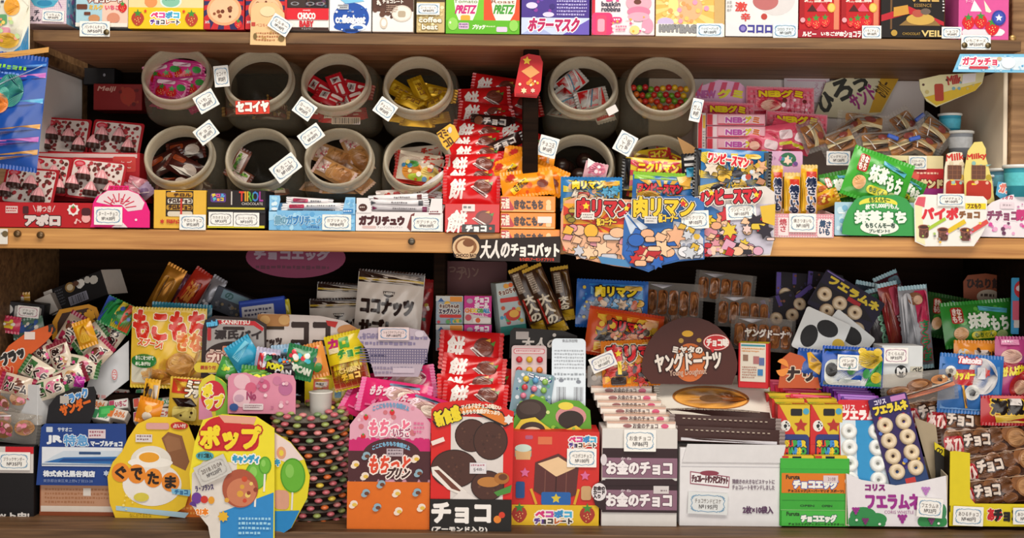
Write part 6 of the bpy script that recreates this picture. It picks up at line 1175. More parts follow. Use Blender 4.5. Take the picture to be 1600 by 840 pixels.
card('display_card', 'dark brown card with red banner and grey pie lettering', 'card', [(314, 590), (316, 515), (320, 500), (334, 493), (400, 497), (416, 506), (416, 590)], 70, '2a1c1a', [('G', [(322, 560), (324, 506), (336, 498), (398, 501), (412, 510), (414, 560)], '9a9492'), ('G', [(340, 500), (398, 501), (412, 512), (410, 517), (396, 508), (340, 506)], 'b8202a'), ('T', 'SANRITSU', 346, 500, 390, 506, 'e4d8d0', {'b': .3}), ('E', 331, 505, 11, 8, '1f2030'), ('T', 'mini', 323, 501, 339, 509, '5ab4e0', {'b': .7, 'a': -8}), ('R', 348, 510, 382, 515, '2a1c1a', 2), ('T', '源氏パイ', 336, 516, 408, 529, '2a2022', {'b': .9}), ('R', 324, 512, 330, 532, 'a8242a', 2), ('E', 362, 560, 44, 27, '2a1a18'), ('R', 322, 548, 396, 584, 'c8b0a4', 8), ('T', 'ミニ', 328, 546, 346, 552, 'e0c0b0', {'b': .5, 'o': '4a201a', 'w': .8}), ('T', 'プリン', 326, 553, 364, 567, 'e4c8b8', {'b': 1.3, 'o': '7a2a28', 'w': 1.4}), ('R', 348, 540, 372, 550, 'd0866a', 2), ('R', 304, 566, 344, 582, 'd8c03a', 8), ('T', '連続当り付', 308, 571, 338, 577, 'a8342a', {'b': .3})])
for i, (x0, y0, x1, y1, Y, r, c, ops, l) in enumerate((
    (358, 530, 402, 576, 56, -32, '2f9ac0', [('G', [(364, 548), (394, 536), (398, 544), (368, 560)], '7ac8e0')], 'turquoise candy pack tilted at the head of the candy pile'),
    (398, 544, 436, 590, 46, 8, 'b8b4cc', [('D', 402, 548, 432, 586, 14, 4, ('c8303a', '3a5ab8', 'e8e4ec', '2a8a4a'), 2), ('R', 404, 552, 412, 584, 'd02c3a')], 'red white and blue candy pack in the candy pile'),
    (414, 556, 462, 592, 40, 6, '1e1a20', [('T', 'POPO', 418, 568, 444, 577, 'd8d22a', {'b': .9, 'a': 4}), ('T', 'CAN', 432, 576, 456, 585, 'e0e0e4', {'b': .7}), ('D', 416, 558, 460, 566, 8, 3, ('c8303a', '3aa0c8', 'e8902a'), 3)], 'black candy pack with yellow lettering in the candy pile'),
    (446, 540, 492, 592, 44, 12, '2a7a4a', [('T', 'POPCAN', 450, 570, 488, 580, 'e4ecdc', {'b': .9, 'a': 10}), ('D', 450, 544, 488, 566, 14, 4.5, ('4ac0d0', 'd83a4a', 'e8b03a', 'e8e4e0'), 6)], 'green candy pack with white lettering in the candy pile'),
    (474, 536, 510, 590, 52, -14, 'd88a3a', [('D', 478, 540, 506, 586, 16, 5, ('c8302a', 'e8d84a', '3a8a3a', '2a2a4a', 'f0e0d0'), 4)], 'orange and red candy pack beside the yellow tilted pack'),
    (376, 572, 430, 612, 40, 4, '3f8a3a', [('R', 380, 578, 426, 606, '8ac04a', 5), ('T', 'POP', 388, 584, 418, 598, 'e8e44a', {'b': 1})], 'light green candy pack low in the candy pile'),
    (424, 538, 470, 560, 66, -6, '9ab8d0', [('D', 428, 542, 466, 558, 10, 3, ('4a9ac8', 'e0e8f0', 'c84a5a'), 4)], 'pale blue candy pack behind the black one'),
    (340, 560, 372, 600, 62, 20, '4a9a4a', [('D', 344, 564, 368, 596, 8, 4, ('d8d84a', '8ac84a', 'e8e8e0'), 4)], 'green and yellow candy pack by the pie card'))):
    pouch('candy_pack', l, 'candy pack', x0, y0, x1, y1, Y, c, ops, rot=r, B=8, seal=5)
card('display_card', 'pink rounded card with bubble shapes in front of the candy pile', 'card', [(356, 646), (356, 590), (362, 584), (384, 582), (404, 590), (430, 582), (458, 586), (462, 596), (462, 646)], 30, 'd98ba4', [('E', 378, 596, 13, 12, 'e6b8c4'), ('E', 392, 606, 9, 9, 'd0607e'), ('E', 446, 606, 11, 11, 'b86a94'), ('E', 433, 594, 7, 7, 'c87a9c'), ('E', 378, 622, 14, 14, 'e8c0ca'), ('E', 412, 602, 10, 10, 'c85a80'), ('E', 374, 622, 8, 6, 'c8a0b4'), ('T', 'No', 386, 612, 400, 624, 'a03a64', {'b': .6}), ('R', 380, 630, 412, 640, 'e8d8dc', 2), ('M', 383, 632, 410, 638, 2, '8a6a74'), ('E', 366, 636, 7, 6, '3a5a9a'), ('D', 400, 590, 456, 640, 10, 3.4, ('e0a8b8', 'f0d0d8', 'c07090'), 5)])
card('display_card', 'small pink and green card with bubbly red lettering', 'card', [(311, 656), (310, 604), (316, 592), (330, 584), (346, 592), (354, 600), (358, 656)], 38, 'd8c83a', [('G', [(336, 586), (354, 600), (357, 655), (338, 655)], '7fb83a'), ('G', [(311, 655), (311, 620), (330, 640), (334, 655)], 'd88aa8'), ('E', 333, 618, 19, 24, 'c8263a'), ('T', 'ポ\nップ', 319, 600, 348, 636, 'efd83a', {'b': 1.8, 'o': 'f4ecd8', 'w': 1.2, 'a': -8})])
# candy boxes in two columns and the teal box
for k in range(3):
    for j in range(2):
        y0 = 464+k*0; Y = 132+k*32
        x0 = 681+j*44
        if k == 0:
            rows = ((462, 506, 'upper'), (507, 548, 'lower'))
        else: rows = ((462+k*3-2*k, 512, 'upper'),)
        for (a, b, nm) in rows:
            if j == 0: c, ops = '98a8b4', [('R', x0, a, x0+42, a+8, 'c8ccc8'), ('R', x0+22, a+1, x0+41, a+9, 'e0902a'), ('G', [(x0+3, a+9), (x0+8, a+3), (x0+13, a+9)], '2a5a9a'), ('E', x0+18, a+13, 5, 5, 'e0b03a'), ('T', 'キョロちゃんの', x0+6, a+13, x0+36, a+19, '5a2a1c', {'b': .4, 'o': 'e8e4d8', 'w': .8}), ('T', 'エッグハント', x0+5, a+20, x0+38, a+28, '3a2a4a', {'b': .6, 'o': 'e8e4d8', 'w': .8}), ('R', x0+6, a+29, x0+40, a+34, 'c8302c', 2), ('D', x0+1, a+34, x0+41, b, 12, 3.4, ('c8404a', '4a9ac0', 'd8b04a', '5aa05a'), k+3)]
            else: c, ops = 'd4ccc8', [('G', [(x0, a), (x0+43, a), (x0+43, a+34), (x0, a+26)], 'c8268a'), ('T', 'チョコ', x0+17, a+2, x0+38, a+10, 'f0e4ea', {'b': .9}), ('T', 'ボール', x0+17, a+11, x0+38, a+19, 'f0e4ea', {'b': .9}), ('T', 'CHOCOBALL', x0+2, a+20, x0+40, a+26, ('e0803a', 'e8c83a', '5aa04a', '3a8ac0'), {'b': .7, 'o': 'f0e4ea', 'w': .7}), ('T', 'いちご', x0+22, a+28, x0+38, a+32, 'f0d8e4', {'b': .2}), ('E', x0+9, a+8, 5, 4, 'b8a0b0'), ('E', x0+7, a+34, 5, 5, 'c84a5a'), ('R', x0+14, a+34, x0+42, b-2, 'e8e2de', 3), ('E', x0+22, a+38, 4, 4, 'd8602a')]
            top = [('R', 0, 0, 100, 100, 'cfa83a' if j == 0 else 'c8b8c0'), ('R', 40, 0, 100, 50, 'b8b0a8' if j == 0 else 'd8b83a'), ('R', 0, 70, 100, 90, 'c8b890')]
            box('candy_box', 'small %s candy box, %s one of the %s row in its column' % (('grey blue fruit dotted', 'white and magenta')[j], nm, ('front', 'middle', 'back')[k]), 'box', x0, a, x0+42.5, b, Y, 30, c, ops, grp=('grey blue candy boxes', 'magenta candy boxes')[j], top=top)
box('candy_box', 'teal and white candy box turned aside next to the gold bars', 'box', 778, 440, 820, 522, 150, 34, 'b4c4c4', [('R', 778, 508, 820, 522, '2f8a80'), ('T', 'キョロちゃん', 781, 450, 815, 458, '6a2a1c', {'b': .4, 'o': 'e8e4d8', 'w': .8, 'a': -8}), ('R', 782, 464, 816, 471, 'c8302c', 2), ('D', 779, 470, 819, 508, 16, 4, ('c8404a', '4a9ac0', 'd8b04a', '5aa05a', 'c85a3a'), 6), ('E', 800, 492, 12, 9, 'c8382c'), ('E', 802, 490, 8, 6, 'e8b04a'), ('D', 780, 441, 818, 450, 5, 4, ('e0a03a', 'd8602a'), 2)], rot=-7, yaw=16, top=[('R', 0, 0, 100, 100, '9ab0a8')])
for i, (x0, y0, x1, y1, Y, r, l) in enumerate(((812, 414, 844, 520, 146, -22, 'brown and gold stick chocolate leaning against the teal box'), (836, 412, 868, 524, 138, -24, 'brown and gold stick chocolate with gold tip in the middle'), (866, 416, 894, 500, 168, -10, 'brown stick chocolate with white script behind the other two'), (824, 424, 852, 510, 176, -14, 'brown stick chocolate half hidden at the back'))):
    pouch('stick_chocolate', l, 'stick snack', x0, y0, x1, y1, Y, '3a2416', [('R', x0+3, y0+8, x0+14, y0+40, '8a7a6a'), ('M', x0+4, y0+10, x0+13, y0+38, 8, 'c8bcaa'), ('R', x1-12, y0+8, x1-3, y1-20, '6a4a1c'), ('T', '大\n人\nの', x0+6, y0+46, x1-8, y1-18, 'd8ccb4', {'b': .8}), ('R', x0+2, y1-16, x1-2, y1-5, 'c8a02a'), ('R', x0+4, y0+50, x0+7, y1-20, 'b82a1c')], rot=r, B=9, seal=5, sealcol='c8a23a', grp='brown and gold stick chocolates')
card('display_card', 'black card with white script below the gold tipped sticks', 'card', [(796, 560), (797, 518), (803, 512), (880, 516), (902, 524), (902, 560)], 100, '1a1412', [('T', '大人の', 816, 528, 872, 544, 'd8d0c8', {'b': .9, 'sl': 3}), ('E', 866, 523, 3, 3, 'd8d0c8'), ('R', 806, 518, 826, 530, 'b8b0ac')])
# blue and orange packs
pouch('snack_pack', 'blue pack with yellow lettering standing behind the orange one', 'snack pack', 900, 438, 1012, 512, 152, '1f5aa8', [('R', 920, 444, 1004, 508, '3a86c8'), ('B', 960, 478, 5, 50, 14, '6aa8d8', (922, 446, 1002, 506)), ('Z', 926, 466, 998, 500, 18, 10, ('8a9aa8', 'b8c0c8', 'd8a83a', 'd8b898', '5aa0d0'), 4), ('T', '肉リマン', 930, 448, 992, 463, 'e6ca2a', {'b': 1.3, 'o': '1a1a24', 'w': 1.6}), ('D', 924, 464, 1002, 504, 16, 4.5, ('8a9aa8', 'd8a83a', 'b8c4d0', 'c86a4a', 'd8b898'), 5), ('R', 974, 446, 1002, 453, 'd8b04a', 3), ('D', 903, 444, 918, 506, 10, 3, ('3a86c8', 'c8b03a'), 3)], B=8, seal=4, rot=2, tilt=4)
op = pouch('snack_pack', 'orange pack with red lettering leaning across the blue one', 'snack pack', 916, 486, 1034, 560, 116, 'd0501c', [('R', 928, 494, 1026, 556, 'e08a2a'), ('B', 976, 528, 5, 60, 12, 'e8b83a', (930, 496, 1024, 554)), ('Z', 938, 518, 1018, 548, 20, 11, ('e8aa80', '4a4648', 'e8c04a', 'd88a5a', 'c83a2a'), 4), ('T', '肉リマン', 948, 503, 1006, 518, 'c8242c', {'b': 1.3, 'o': '1f1414', 'w': 1.6}), ('D', 932, 496, 1024, 554, 16, 5, ('c8602a', 'e8c04a', '5a4a40', 'e8b890'), 5), ('R', 1004, 498, 1024, 506, 'e8b07a', 3), ('S', 990, 508, 4, 5, .5, 'f0d030')], B=9, seal=4, rot=8, tilt=6, sealcol='b83a1c')
pouch('snack_pack', 'orange pack with bold red lettering low behind the white bars', 'snack pack', 940, 532, 1030, 602, 90, 'd87a1c', [('B', 984, 574, 5, 50, 12, 'e8b02a', (944, 536, 1026, 598)), ('Z', 950, 568, 1020, 596, 16, 10, ('e8ac84', 'c8302a', 'e8b04a', '3a2a2a'), 4), ('T', '肉リマ', 950, 540, 1020, 564, 'c8242c', {'b': 2, 'o': '1f1414', 'w': 2, 'o2': 'e8dcc8', 'w2': 3}), ('S', 966, 552, 6, 5, .5, 'f0d030'), ('R', 964, 564, 970, 584, 'e8d03a'), ('D', 984, 566, 1024, 598, 8, 5, ('c8302a', '3a2a2a', 'e8b04a'), 4)], B=7, seal=4, rot=-3, tilt=8)
price(942, 565, 40, 24, 76, 'ニックリマン', '№100円', 'tilted price card beside the low orange pack', rot=-24, wave='6a78a8')
pouch('snack_pack', 'white and blue pack hidden between the orange packs and silver blister', 'snack pack', 918, 572, 956, 604, 98, 'b8b4b0', [('D', 922, 576, 952, 600, 10, 4, ('c8b08a', '6a5a4a', 'd8d0c8'), 4)], B=6, seal=3)
# doughnut bags
def donuts(x0, y0, x1, y1, Y, rot, lab, n, txt=None):
    w = (x1-x0)/(n+.6); ops = []
    for i in range(n):
        a = x0+w*(i+.3)
        ops += [('R', a, y0+(y1-y0)*.22, a+w*.86, y1-(y1-y0)*.1, '8a5430', 5), ('R', a+w*.18, y0+(y1-y0)*.3, a+w*.66, y1-(y1-y0)*.22, 'a86e40', 4)]
    if txt: ops.append(('T', txt, x0+(x1-x0)*.2, y0+(y1-y0)*.36, x1-(x1-x0)*.06, y0+(y1-y0)*.6, 'e8e0d8', {'b': .7, 'o': '5a2a1c', 'w': 1.1}))
    ops.append(('G', [(x0+8, y0+4), (x0+(x1-x0)*.5, y0+3), (x0+(x1-x0)*.3, y0+10)], 'c8c8d0'))  # pale sliver: highlight on the film, painted as a flat shape
    return pouch('doughnut_bag', lab, 'snack pack', x0, y0, x1, y1, Y, 'c', ops, rot=rot, B=13, seal=6, lie=True, mt=CLEARF, smt=CLEARF, wr=1.4, tilt=6)
donuts(1006, 442, 1098, 498, 190, 3, 'clear doughnut bag in the shade beside the blue pack', 5)
donuts(1086, 426, 1180, 474, 216, 6, 'clear doughnut bag with bright highlight at the top of the heap', 5)
donuts(1118, 462, 1206, 512, 170, 4, 'clear doughnut bag behind the brown dome card', 5)
donuts(1142, 496, 1242, 548, 124, 4, 'clear doughnut bag with white lettering beside the panda shape packs', 5, 'ヤングドーナツ')
donuts(1010, 480, 1084, 520, 200, -4, 'clear doughnut bag low in the shade beside the dome card', 4)
dome = [(1003, 582)]+[(1078+75*math.cos(R_(a)), 575+80*math.sin(R_(a))) for a in range(-175, 0, 12)]+[(1152, 578), (1144, 600), (1018, 600)]
card('display_card', 'dark brown dome card with white lettering and red bubble', 'card', dome, 74, '4a1f17', [('E', 1078, 566, 26, 30, 'c8662a'), ('E', 1074, 521, 9, 5, 'd8a42a'), ('E', 1064, 532, 4, 4, 'b8903a'), ('E', 1092, 531, 4, 3.4, 'b8903a'), ('E', 1119, 534, 21, 13, 'b8262a'), ('E', 1119, 534, 20, 12, 'e8dcd4'), ('E', 1119, 534, 18.6, 10.8, 'c0262a'), ('G', [(1108, 542), (1116, 545), (1114, 552)], 'c0262a'), ('T', 'チョコ味', 1104, 528, 1137, 540, 'efe4dc', {'b': .8}), ('T', 'ミヤタの', 1051, 541, 1097, 551, 'e8ddd2', {'b': .8, 'o': '2a100c', 'w': 1}), ('T', 'ヤングドーナツ', 1024, 550, 1126, 578, 'e8ddd2', {'b': 1.1, 'o': '2a100c', 'w': 1.3, 'a': -4}), ('T', 'Young Doughnut', 1046, 576, 1104, 588, 'c8a894', {'a': -4, 'b': .2})])
box('snack_box', 'yellow topped candy box with small print on its back beside the dome card', 'box', 1154, 536, 1200, 606, 66, 34, 'c8242a', [('R', 1157, 536, 1196, 596, 'd8cfc0'), ('R', 1158, 538, 1195, 541, '3a8a9a'), ('M', 1159, 543, 1194, 551, 2, 'c8803a'), ('R', 1161, 554, 1169, 564, '8a6a58'), ('R', 1177, 556, 1186, 568, 'a86a6a'), ('R', 1186, 558, 1194, 570, '5a6a9a'), ('M', 1160, 572, 1182, 592, 5, 'a87a6a'), ('R', 1184, 576, 1192, 586, '3a7ab0'), ('R', 1155, 598, 1198, 605, 'c8242a')], yaw=-18, top=[('R', 0, 0, 100, 100, 'd8c02a'), ('R', 20, 20, 60, 60, '7ab03a')], side=[('R', 0, 0, 100, 100, 'c8242a'), ('R', 10, 6, 90, 40, 'd8c02a'), ('D', 10, 10, 90, 50, 8, 9, ('2a6ab8', 'd83a2a', 'e8d8d0', '3a2a2a'), 3), ('R', 12, 56, 88, 92, '2a4aa0'), ('T', 'SUPER', 18, 60, 82, 72, ('e0c02a', 'd83a2a', '3aa04a', '3a8ae0'), {'b': 3}), ('T', 'MARIO', 18, 76, 82, 88, ('d83a2a', '3aa04a', '3a8ae0', 'e0c02a'), {'b': 3})])

# ---------------------------------------------------------------- right half of the back row
def rings(pts, xs, ys, k): return [(x+dx*j, y+dy*j, k) for (x, y, dx, dy, n) in pts for j in range(n)]
for i, (x, y, Y, r, l, sh) in enumerate(((1240, 452, 220, 4, 'dark ring candy card standing in shade beside the doughnut bags', 0), (1288, 452, 216, 8, 'dark ring candy card standing in shade next to the striped wrappers', 0), (1222, 486, 196, -18, 'dark ring candy card lying low beside the doughnut bags', 1), (1264, 480, 200, 52, 'dark ring candy card turned flat behind the panda shapes', 1))):
    blister('ring_candy_pack', l, 'candy pack', (x-28, y-26, x+28, y+26, 3), Y, '18141f', [('R', x-27, y-25, x-20, y+24, '5a4a9a'), ('R', x-2, y-25, x+4, y-8, '4a3a84'), ('D', x-26, y-24, x+26, y+24, 14, 2, ('2f2a4a', '7a4a3a'), i)], [(x-13, y+8, 'ring_cream'), (x+13, y+10, 'ring_cream')], rot=r, tilt=14, sc=.72, pn='ring_candy', grp='dark ring candy cards in shade')
x, y = 1322, 474
blister('ring_candy_pack', 'dark ring candy card tilted toward the aisle with yellow lettering', 'candy pack', (x-52, y-32, x+52, y+32, 3), 150, '1b1530', [('T', 'フエラムネ', x-40, y-26, x+46, y-14, 'd8c03a', {'b': 1.2}), ('G', [(x-50, y-8), (x+20, y-12), (x+50, y+4), (x-50, y+26)], '15121c'), ('R', x-2, y-12, x+20, y-5, 'a8242c'), ('R', x-50, y-30, x-20, y-28, '7a6ab0')], [(x-36+j*27, y+5, 'ring_cream') for j in range(3)]+[(x-20+j*27, y+26, 'ring_cream') for j in range(3)], rot=32, tilt=12, sc=.8, pn='ring_candy')
for i, (x0, y0, x1, y1, Y, r, c, c2, t, l) in enumerate(((1382, 440, 1414, 562, 168, -13, '8a2a2c', 'c8506a', 'さくら', 'striped wrapper holding a long pink stick candy'), (1408, 446, 1454, 576, 140, -6, '8f9198', 'c8305a', 'さくら', 'striped wrapper with tan haired girl shape and clear body'), (1350, 452, 1384, 550, 186, -16, '4f4a4c', '3a7a5a', 'さくら', 'striped wrapper behind the pink stick candy'), (1330, 440, 1366, 520, 205, 10, '2a3a48', '5a7a8a', 'あめ', 'blue striped wrapper in the shade'), (1372, 426, 1412, 480, 214, -24, '4a2430', '6a8a9a', 'あめ', 'red and blue striped wrapper at the top of the shade'))):
    ops = [('R', x0+3, y0+14, x0+(x1-x0)*.45, y1-8, ('a8503a', 'b4b4ba', '6a6468', '3f5060', '6a3a44')[i], 5), ('R', x0+(x1-x0)*.5, y0+8, x1-2, y0+(y1-y0)*.45, c2, 4), ('T', 'さ\nく\nら\nん\nぼ' if i < 3 else 'あ\nめ', x0+(x1-x0)*.55, y0+(y1-y0)*.42, x1-3, y1-12, ('d8c0c8', '2f8a5a', '8ac0a0', '8a9aa0', 'a0a0a8')[i], {'b': .9, 'o': 'c83a4a' if i == 1 else '3a2a2a', 'w': 1})]
    if i == 1: ops += [('E', x0+24, y0+20, 12, 10, '8a5a3a'), ('E', x0+28, y0+22, 7, 7, 'd8b090'), ('R', x0+6, y0+10, x0+18, y1-10, 'c4c6cc', 6)]
    pouch('stick_candy', l, 'candy', x0, y0, x1, y1, Y, c, ops, rot=r, B=10, seal=6, sealcol='9ac0cc')
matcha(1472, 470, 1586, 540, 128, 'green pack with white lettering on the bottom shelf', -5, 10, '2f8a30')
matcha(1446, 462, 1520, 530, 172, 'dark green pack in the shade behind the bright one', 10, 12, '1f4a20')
for i, (x, y, Y, r, l) in enumerate(((1283, 524, 108, 24, 'white card shaped like a panda patch with two black ovals'), (1318, 532, 118, 40, 'white card with one black oval behind the first'))):
    card('panda_card', l, 'card', (x-37, y-34, x+37, y+34, 4), Y, 'e2e6e6', ([('E', x-17, y+8, 13, 18, '1c1c1e')] if i == 0 else [])+[('E', x+5, y-14, 17, 13, '1c1c1e'), ('E', x+30, y+2, 10, 9, 'd8b43a')], rot=r, tilt=10)
pouch('snack_pack', 'blue rimmed pack with green and yellow rounded shapes', 'snack pack', 1284, 542, 1380, 604, 66, '1a4fae', [('R', 1287, 546, 1377, 602, '2a3f2c'), ('R', 1288, 562, 1376, 602, 'd8dcd8', 12), ('E', 1358, 560, 20, 14, 'd8b83a'), ('E', 1346, 548, 7, 6, 'd8b83a'), ('E', 1370, 548, 7, 6, 'd8b83a'), ('G', [(1360, 578), (1377, 560), (1377, 602), (1352, 602)], '2f9a44'), ('E', 1368, 588, 9, 9, 'd8c03a'), ('E', 1298, 578, 9, 11, '1c1c1e'), ('E', 1328, 576, 7, 9, '3f7a4a'), ('E', 1352, 582, 6, 8, '3f9a54'), ('R', 1310, 592, 1345, 601, 'e8ece8', 4)], B=7, seal=4, rot=2)
price(1325, 566, 33, 24, 56, 'パンダ', '№35円', 'price card on the blue rimmed pack', rot=2)
pouch('snack_pack', 'deep blue pack edge with yellow ear shapes behind the blue rimmed pack', 'snack pack', 1244, 546, 1300, 600, 84, '1d4a9a', [('G', [(1258, 552), (1264, 550), (1282, 566), (1280, 584), (1262, 574)], 'd8a62a')], B=6, seal=4, rot=6)
card('display_card', 'orange brown card with dark lettering behind the ring candy edges', 'card', [(1216, 606), (1222, 560), (1234, 550), (1254, 556), (1276, 580), (1282, 606)], 80, 'b8542a', [('T', 'ナリ', 1228, 574, 1270, 594, '2a1818', {'b': 1.6, 'o': 'd8c0a8', 'w': 1.6}), ('E', 1222, 574, 10, 14, 'e08a3a')])
box('open_carton', 'white carton corner printed with black round emblem', 'carton', 1378, 540, 1442, 606, 72, 50, 'd4d8da', [('E', 1408, 580, 10, 10, '17171a'), ('T', 'M', 1402, 575, 1414, 585, 'e4e4e4', {'b': .9}), ('R', 1422, 572, 1442, 580, 'c8c4b4'), ('T', 'ベビ', 1426, 573, 1440, 580, '2a2a2a', {'b': .4})])
price(1400, 555, 38, 25, 68, 'さくらんぼ', '№35円', 'price card on the white carton corner', wave='b07a9a')
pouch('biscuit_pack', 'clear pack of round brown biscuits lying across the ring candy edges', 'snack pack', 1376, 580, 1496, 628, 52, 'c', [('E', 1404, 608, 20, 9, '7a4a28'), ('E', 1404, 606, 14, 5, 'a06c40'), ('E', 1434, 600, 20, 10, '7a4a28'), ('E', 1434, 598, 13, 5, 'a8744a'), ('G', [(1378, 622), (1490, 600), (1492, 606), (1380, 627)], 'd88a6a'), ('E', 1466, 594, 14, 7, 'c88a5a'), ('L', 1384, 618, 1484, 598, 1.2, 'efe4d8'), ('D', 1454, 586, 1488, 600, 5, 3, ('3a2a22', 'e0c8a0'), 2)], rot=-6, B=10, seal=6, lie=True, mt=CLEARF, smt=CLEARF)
pouch('snack_pack', 'orange yellow pack with dark lettering beside the green pack', 'snack pack', 1490, 532, 1562, 580, 92, 'd8862a', [('R', 1520, 546, 1542, 556, 'd8c8c0'), ('T', 'さけ', 1538, 548, 1556, 558, '3a2018', {'b': .8}), ('E', 1504, 550, 8, 6, 'd0ccc8'), ('D', 1494, 536, 1558, 576, 10, 3, ('e8a84a', '3a2418'), 4)], B=7, seal=4)
pouch('snack_pack', 'magenta pack with yellow lettering at the frame edge', 'snack pack', 1554, 526, 1640, 624, 72, 'a83a74', [('G', [(1556, 560), (1638, 548), (1638, 620), (1556, 620)], '3a5a9a'), ('E', 1578, 556, 16, 11, 'd8b0a0'), ('R', 1560, 566, 1638, 584, 'b8242a', 4), ('T', 'がんばれサッカー', 1564, 568, 1634, 582, 'e4d42a', {'b': .9, 'a': -10}), ('E', 1592, 604, 17, 20, 'b82a2a'), ('E', 1592, 604, 10, 12, 'e8b898'), ('R', 1562, 530, 1590, 538, 'd88ab0'), ('M', 1564, 531, 1588, 537, 1, 'f0d8e4')], B=8, seal=4)
pouch('snack_pack', 'blue pack with white and black ball and red lettered banner', 'snack pack', 1466, 554, 1566, 646, 62, '2f6cb4', [('R', 1470, 570, 1560, 640, '4a84c0'), ('E', 1532, 586, 24, 28, 'd8d4d4'), ('S', 1536, 580, 8, 6, .7, 'b8302c'), ('T', 'Takaoka', 1494, 558, 1530, 567, 'e8e0e4', {'b': .7, 'o': 'c8302c', 'w': 1, 'sl': 3}), ('G', [(1484, 578), (1518, 576), (1516, 602), (1486, 600)], 'b8242a'), ('T', 'サッカー', 1486, 580, 1518, 592, 'e4d42a', {'b': .9, 'a': -6}), ('E', 1516, 612, 12, 12, 'e4e4e0'), ('S', 1516, 612, 6, 5, .8, '1c1c1e'), ('E', 1482, 580, 8, 8, 'e4e4e0'), ('S', 1482, 580, 4, 5, .8, '1c1c1e'), ('R', 1522, 572, 1535, 590, 'd8d8dc', 2), ('L', 1500, 602, 1510, 636, 4, 'd8a02a')], B=9, seal=5, rot=3)
pouch('snack_pack', 'dark red and gold pack with brush characters at the frame edge', 'snack pack', 1532, 618, 1640, 664, 54, 'b01c24', [('T', '海賊', 1548, 624, 1596, 646, '1f1614', {'b': 1.8, 'o': 'd8b02a', 'w': 2}), ('R', 1576, 622, 1594, 632, 'd8d0cc'), ('G', [(1552, 648), (1638, 644), (1638, 660), (1556, 660)], 'd8b23a'), ('R', 1548, 618, 1638, 622, 'c84a4a')], B=6, seal=4)

# ---------------------------------------------------------------- front row, from the monkey card to the pudding box
card('display_card', 'yellow die-cut card with fried egg picture and four orange letter discs', 'card', [(182, 812), (172, 786), (168, 745), (176, 722), (190, 706), (200, 684), (214, 662), (238, 651), (270, 651), (293, 662), (304, 688), (303, 726), (300, 756), (290, 790), (264, 808), (240, 813)], 30, 'e8c22a', [('G', [(252, 684), (262, 674), (284, 680), (296, 720), (290, 734), (268, 724)], '8a5a38'), ('G', [(256, 685), (262, 679), (280, 684), (284, 700), (262, 706)], '9a6a46'), ('E', 238, 756, 46, 34, 'ece6e0'), ('E', 236, 720, 32, 24, 'e4ded4'), ('E', 235, 722, 35, 8, 'f2ede4'), ('E', 232, 714, 19, 10, 'f2ede4'), ('E', 233, 714, 16, 8, 'e8a02a'), ('G', [(182, 790), (296, 800), (290, 808), (182, 797)], 'a8c8d8')] +
     [('E', x, y, 14, 15, 'e88a2a') for x, y in ((189, 738), (214, 740), (240, 746), (267, 752))]+[('T', t, x-8, y-9, x+8, y+9, '2a1a14', {'b': 1.1}) for t, x, y in (('ぐ', 189, 738), ('で', 214, 740), ('た', 240, 746), ('ま', 267, 752))]+[('G', [(268, 762), (300, 764), (297, 774), (270, 770)], '7fc0e0'), ('T', 'チョコ', 274, 764, 294, 771, '2a6aa0', {'b': .5}), ('R', 228, 660, 264, 670, 'd8a09a', 3), ('E', 280, 664, 14, 6, 'c02a24'), ('T', '占い付', 271, 661, 290, 667, 'e8d8d0', {'b': .3}), ('R', 212, 678, 238, 690, 'ddd4d4'), ('M', 214, 679, 236, 689, 2, '8a6a6a'), ('E', 222, 776, 12, 7, 'd8c84a'), ('D', 180, 770, 210, 800, 6, 2, ('f4e07a',), 3), ('T', 'なにがでるかな', 204, 801, 238, 807, '8a6a1a')])
box('candy_box', 'orange carton base under the yellow egg card', 'box', 182, 756, 318, 812, 40, 60, 'd8701c', [('M', 270, 790, 306, 806, 2, 'e8a04a')])
po = [(304, 690), (316, 656), (346, 647), (400, 650), (428, 668), (430, 842), (330, 842), (326, 822), (300, 790), (296, 740)]
def lolly(x, y, rx, ry): return [('E', x, y, rx, ry, '4f9a2a'), ('E', x, y, rx-2, ry-2, '6ab43a'), ('E', x-rx*.25, y-ry*.25, rx*.35, ry*.4, '8ac85a'), ('L', x, y+ry, x-1, y+ry+26, 3, 'e8e4dc')]
pops = lambda a: [('T', 'ポップ', 312, 664, 408, 702, 'ecd22a', {'b': 2.6, 'o': 'c41f28', 'w': 7, 'a': 2}), ]
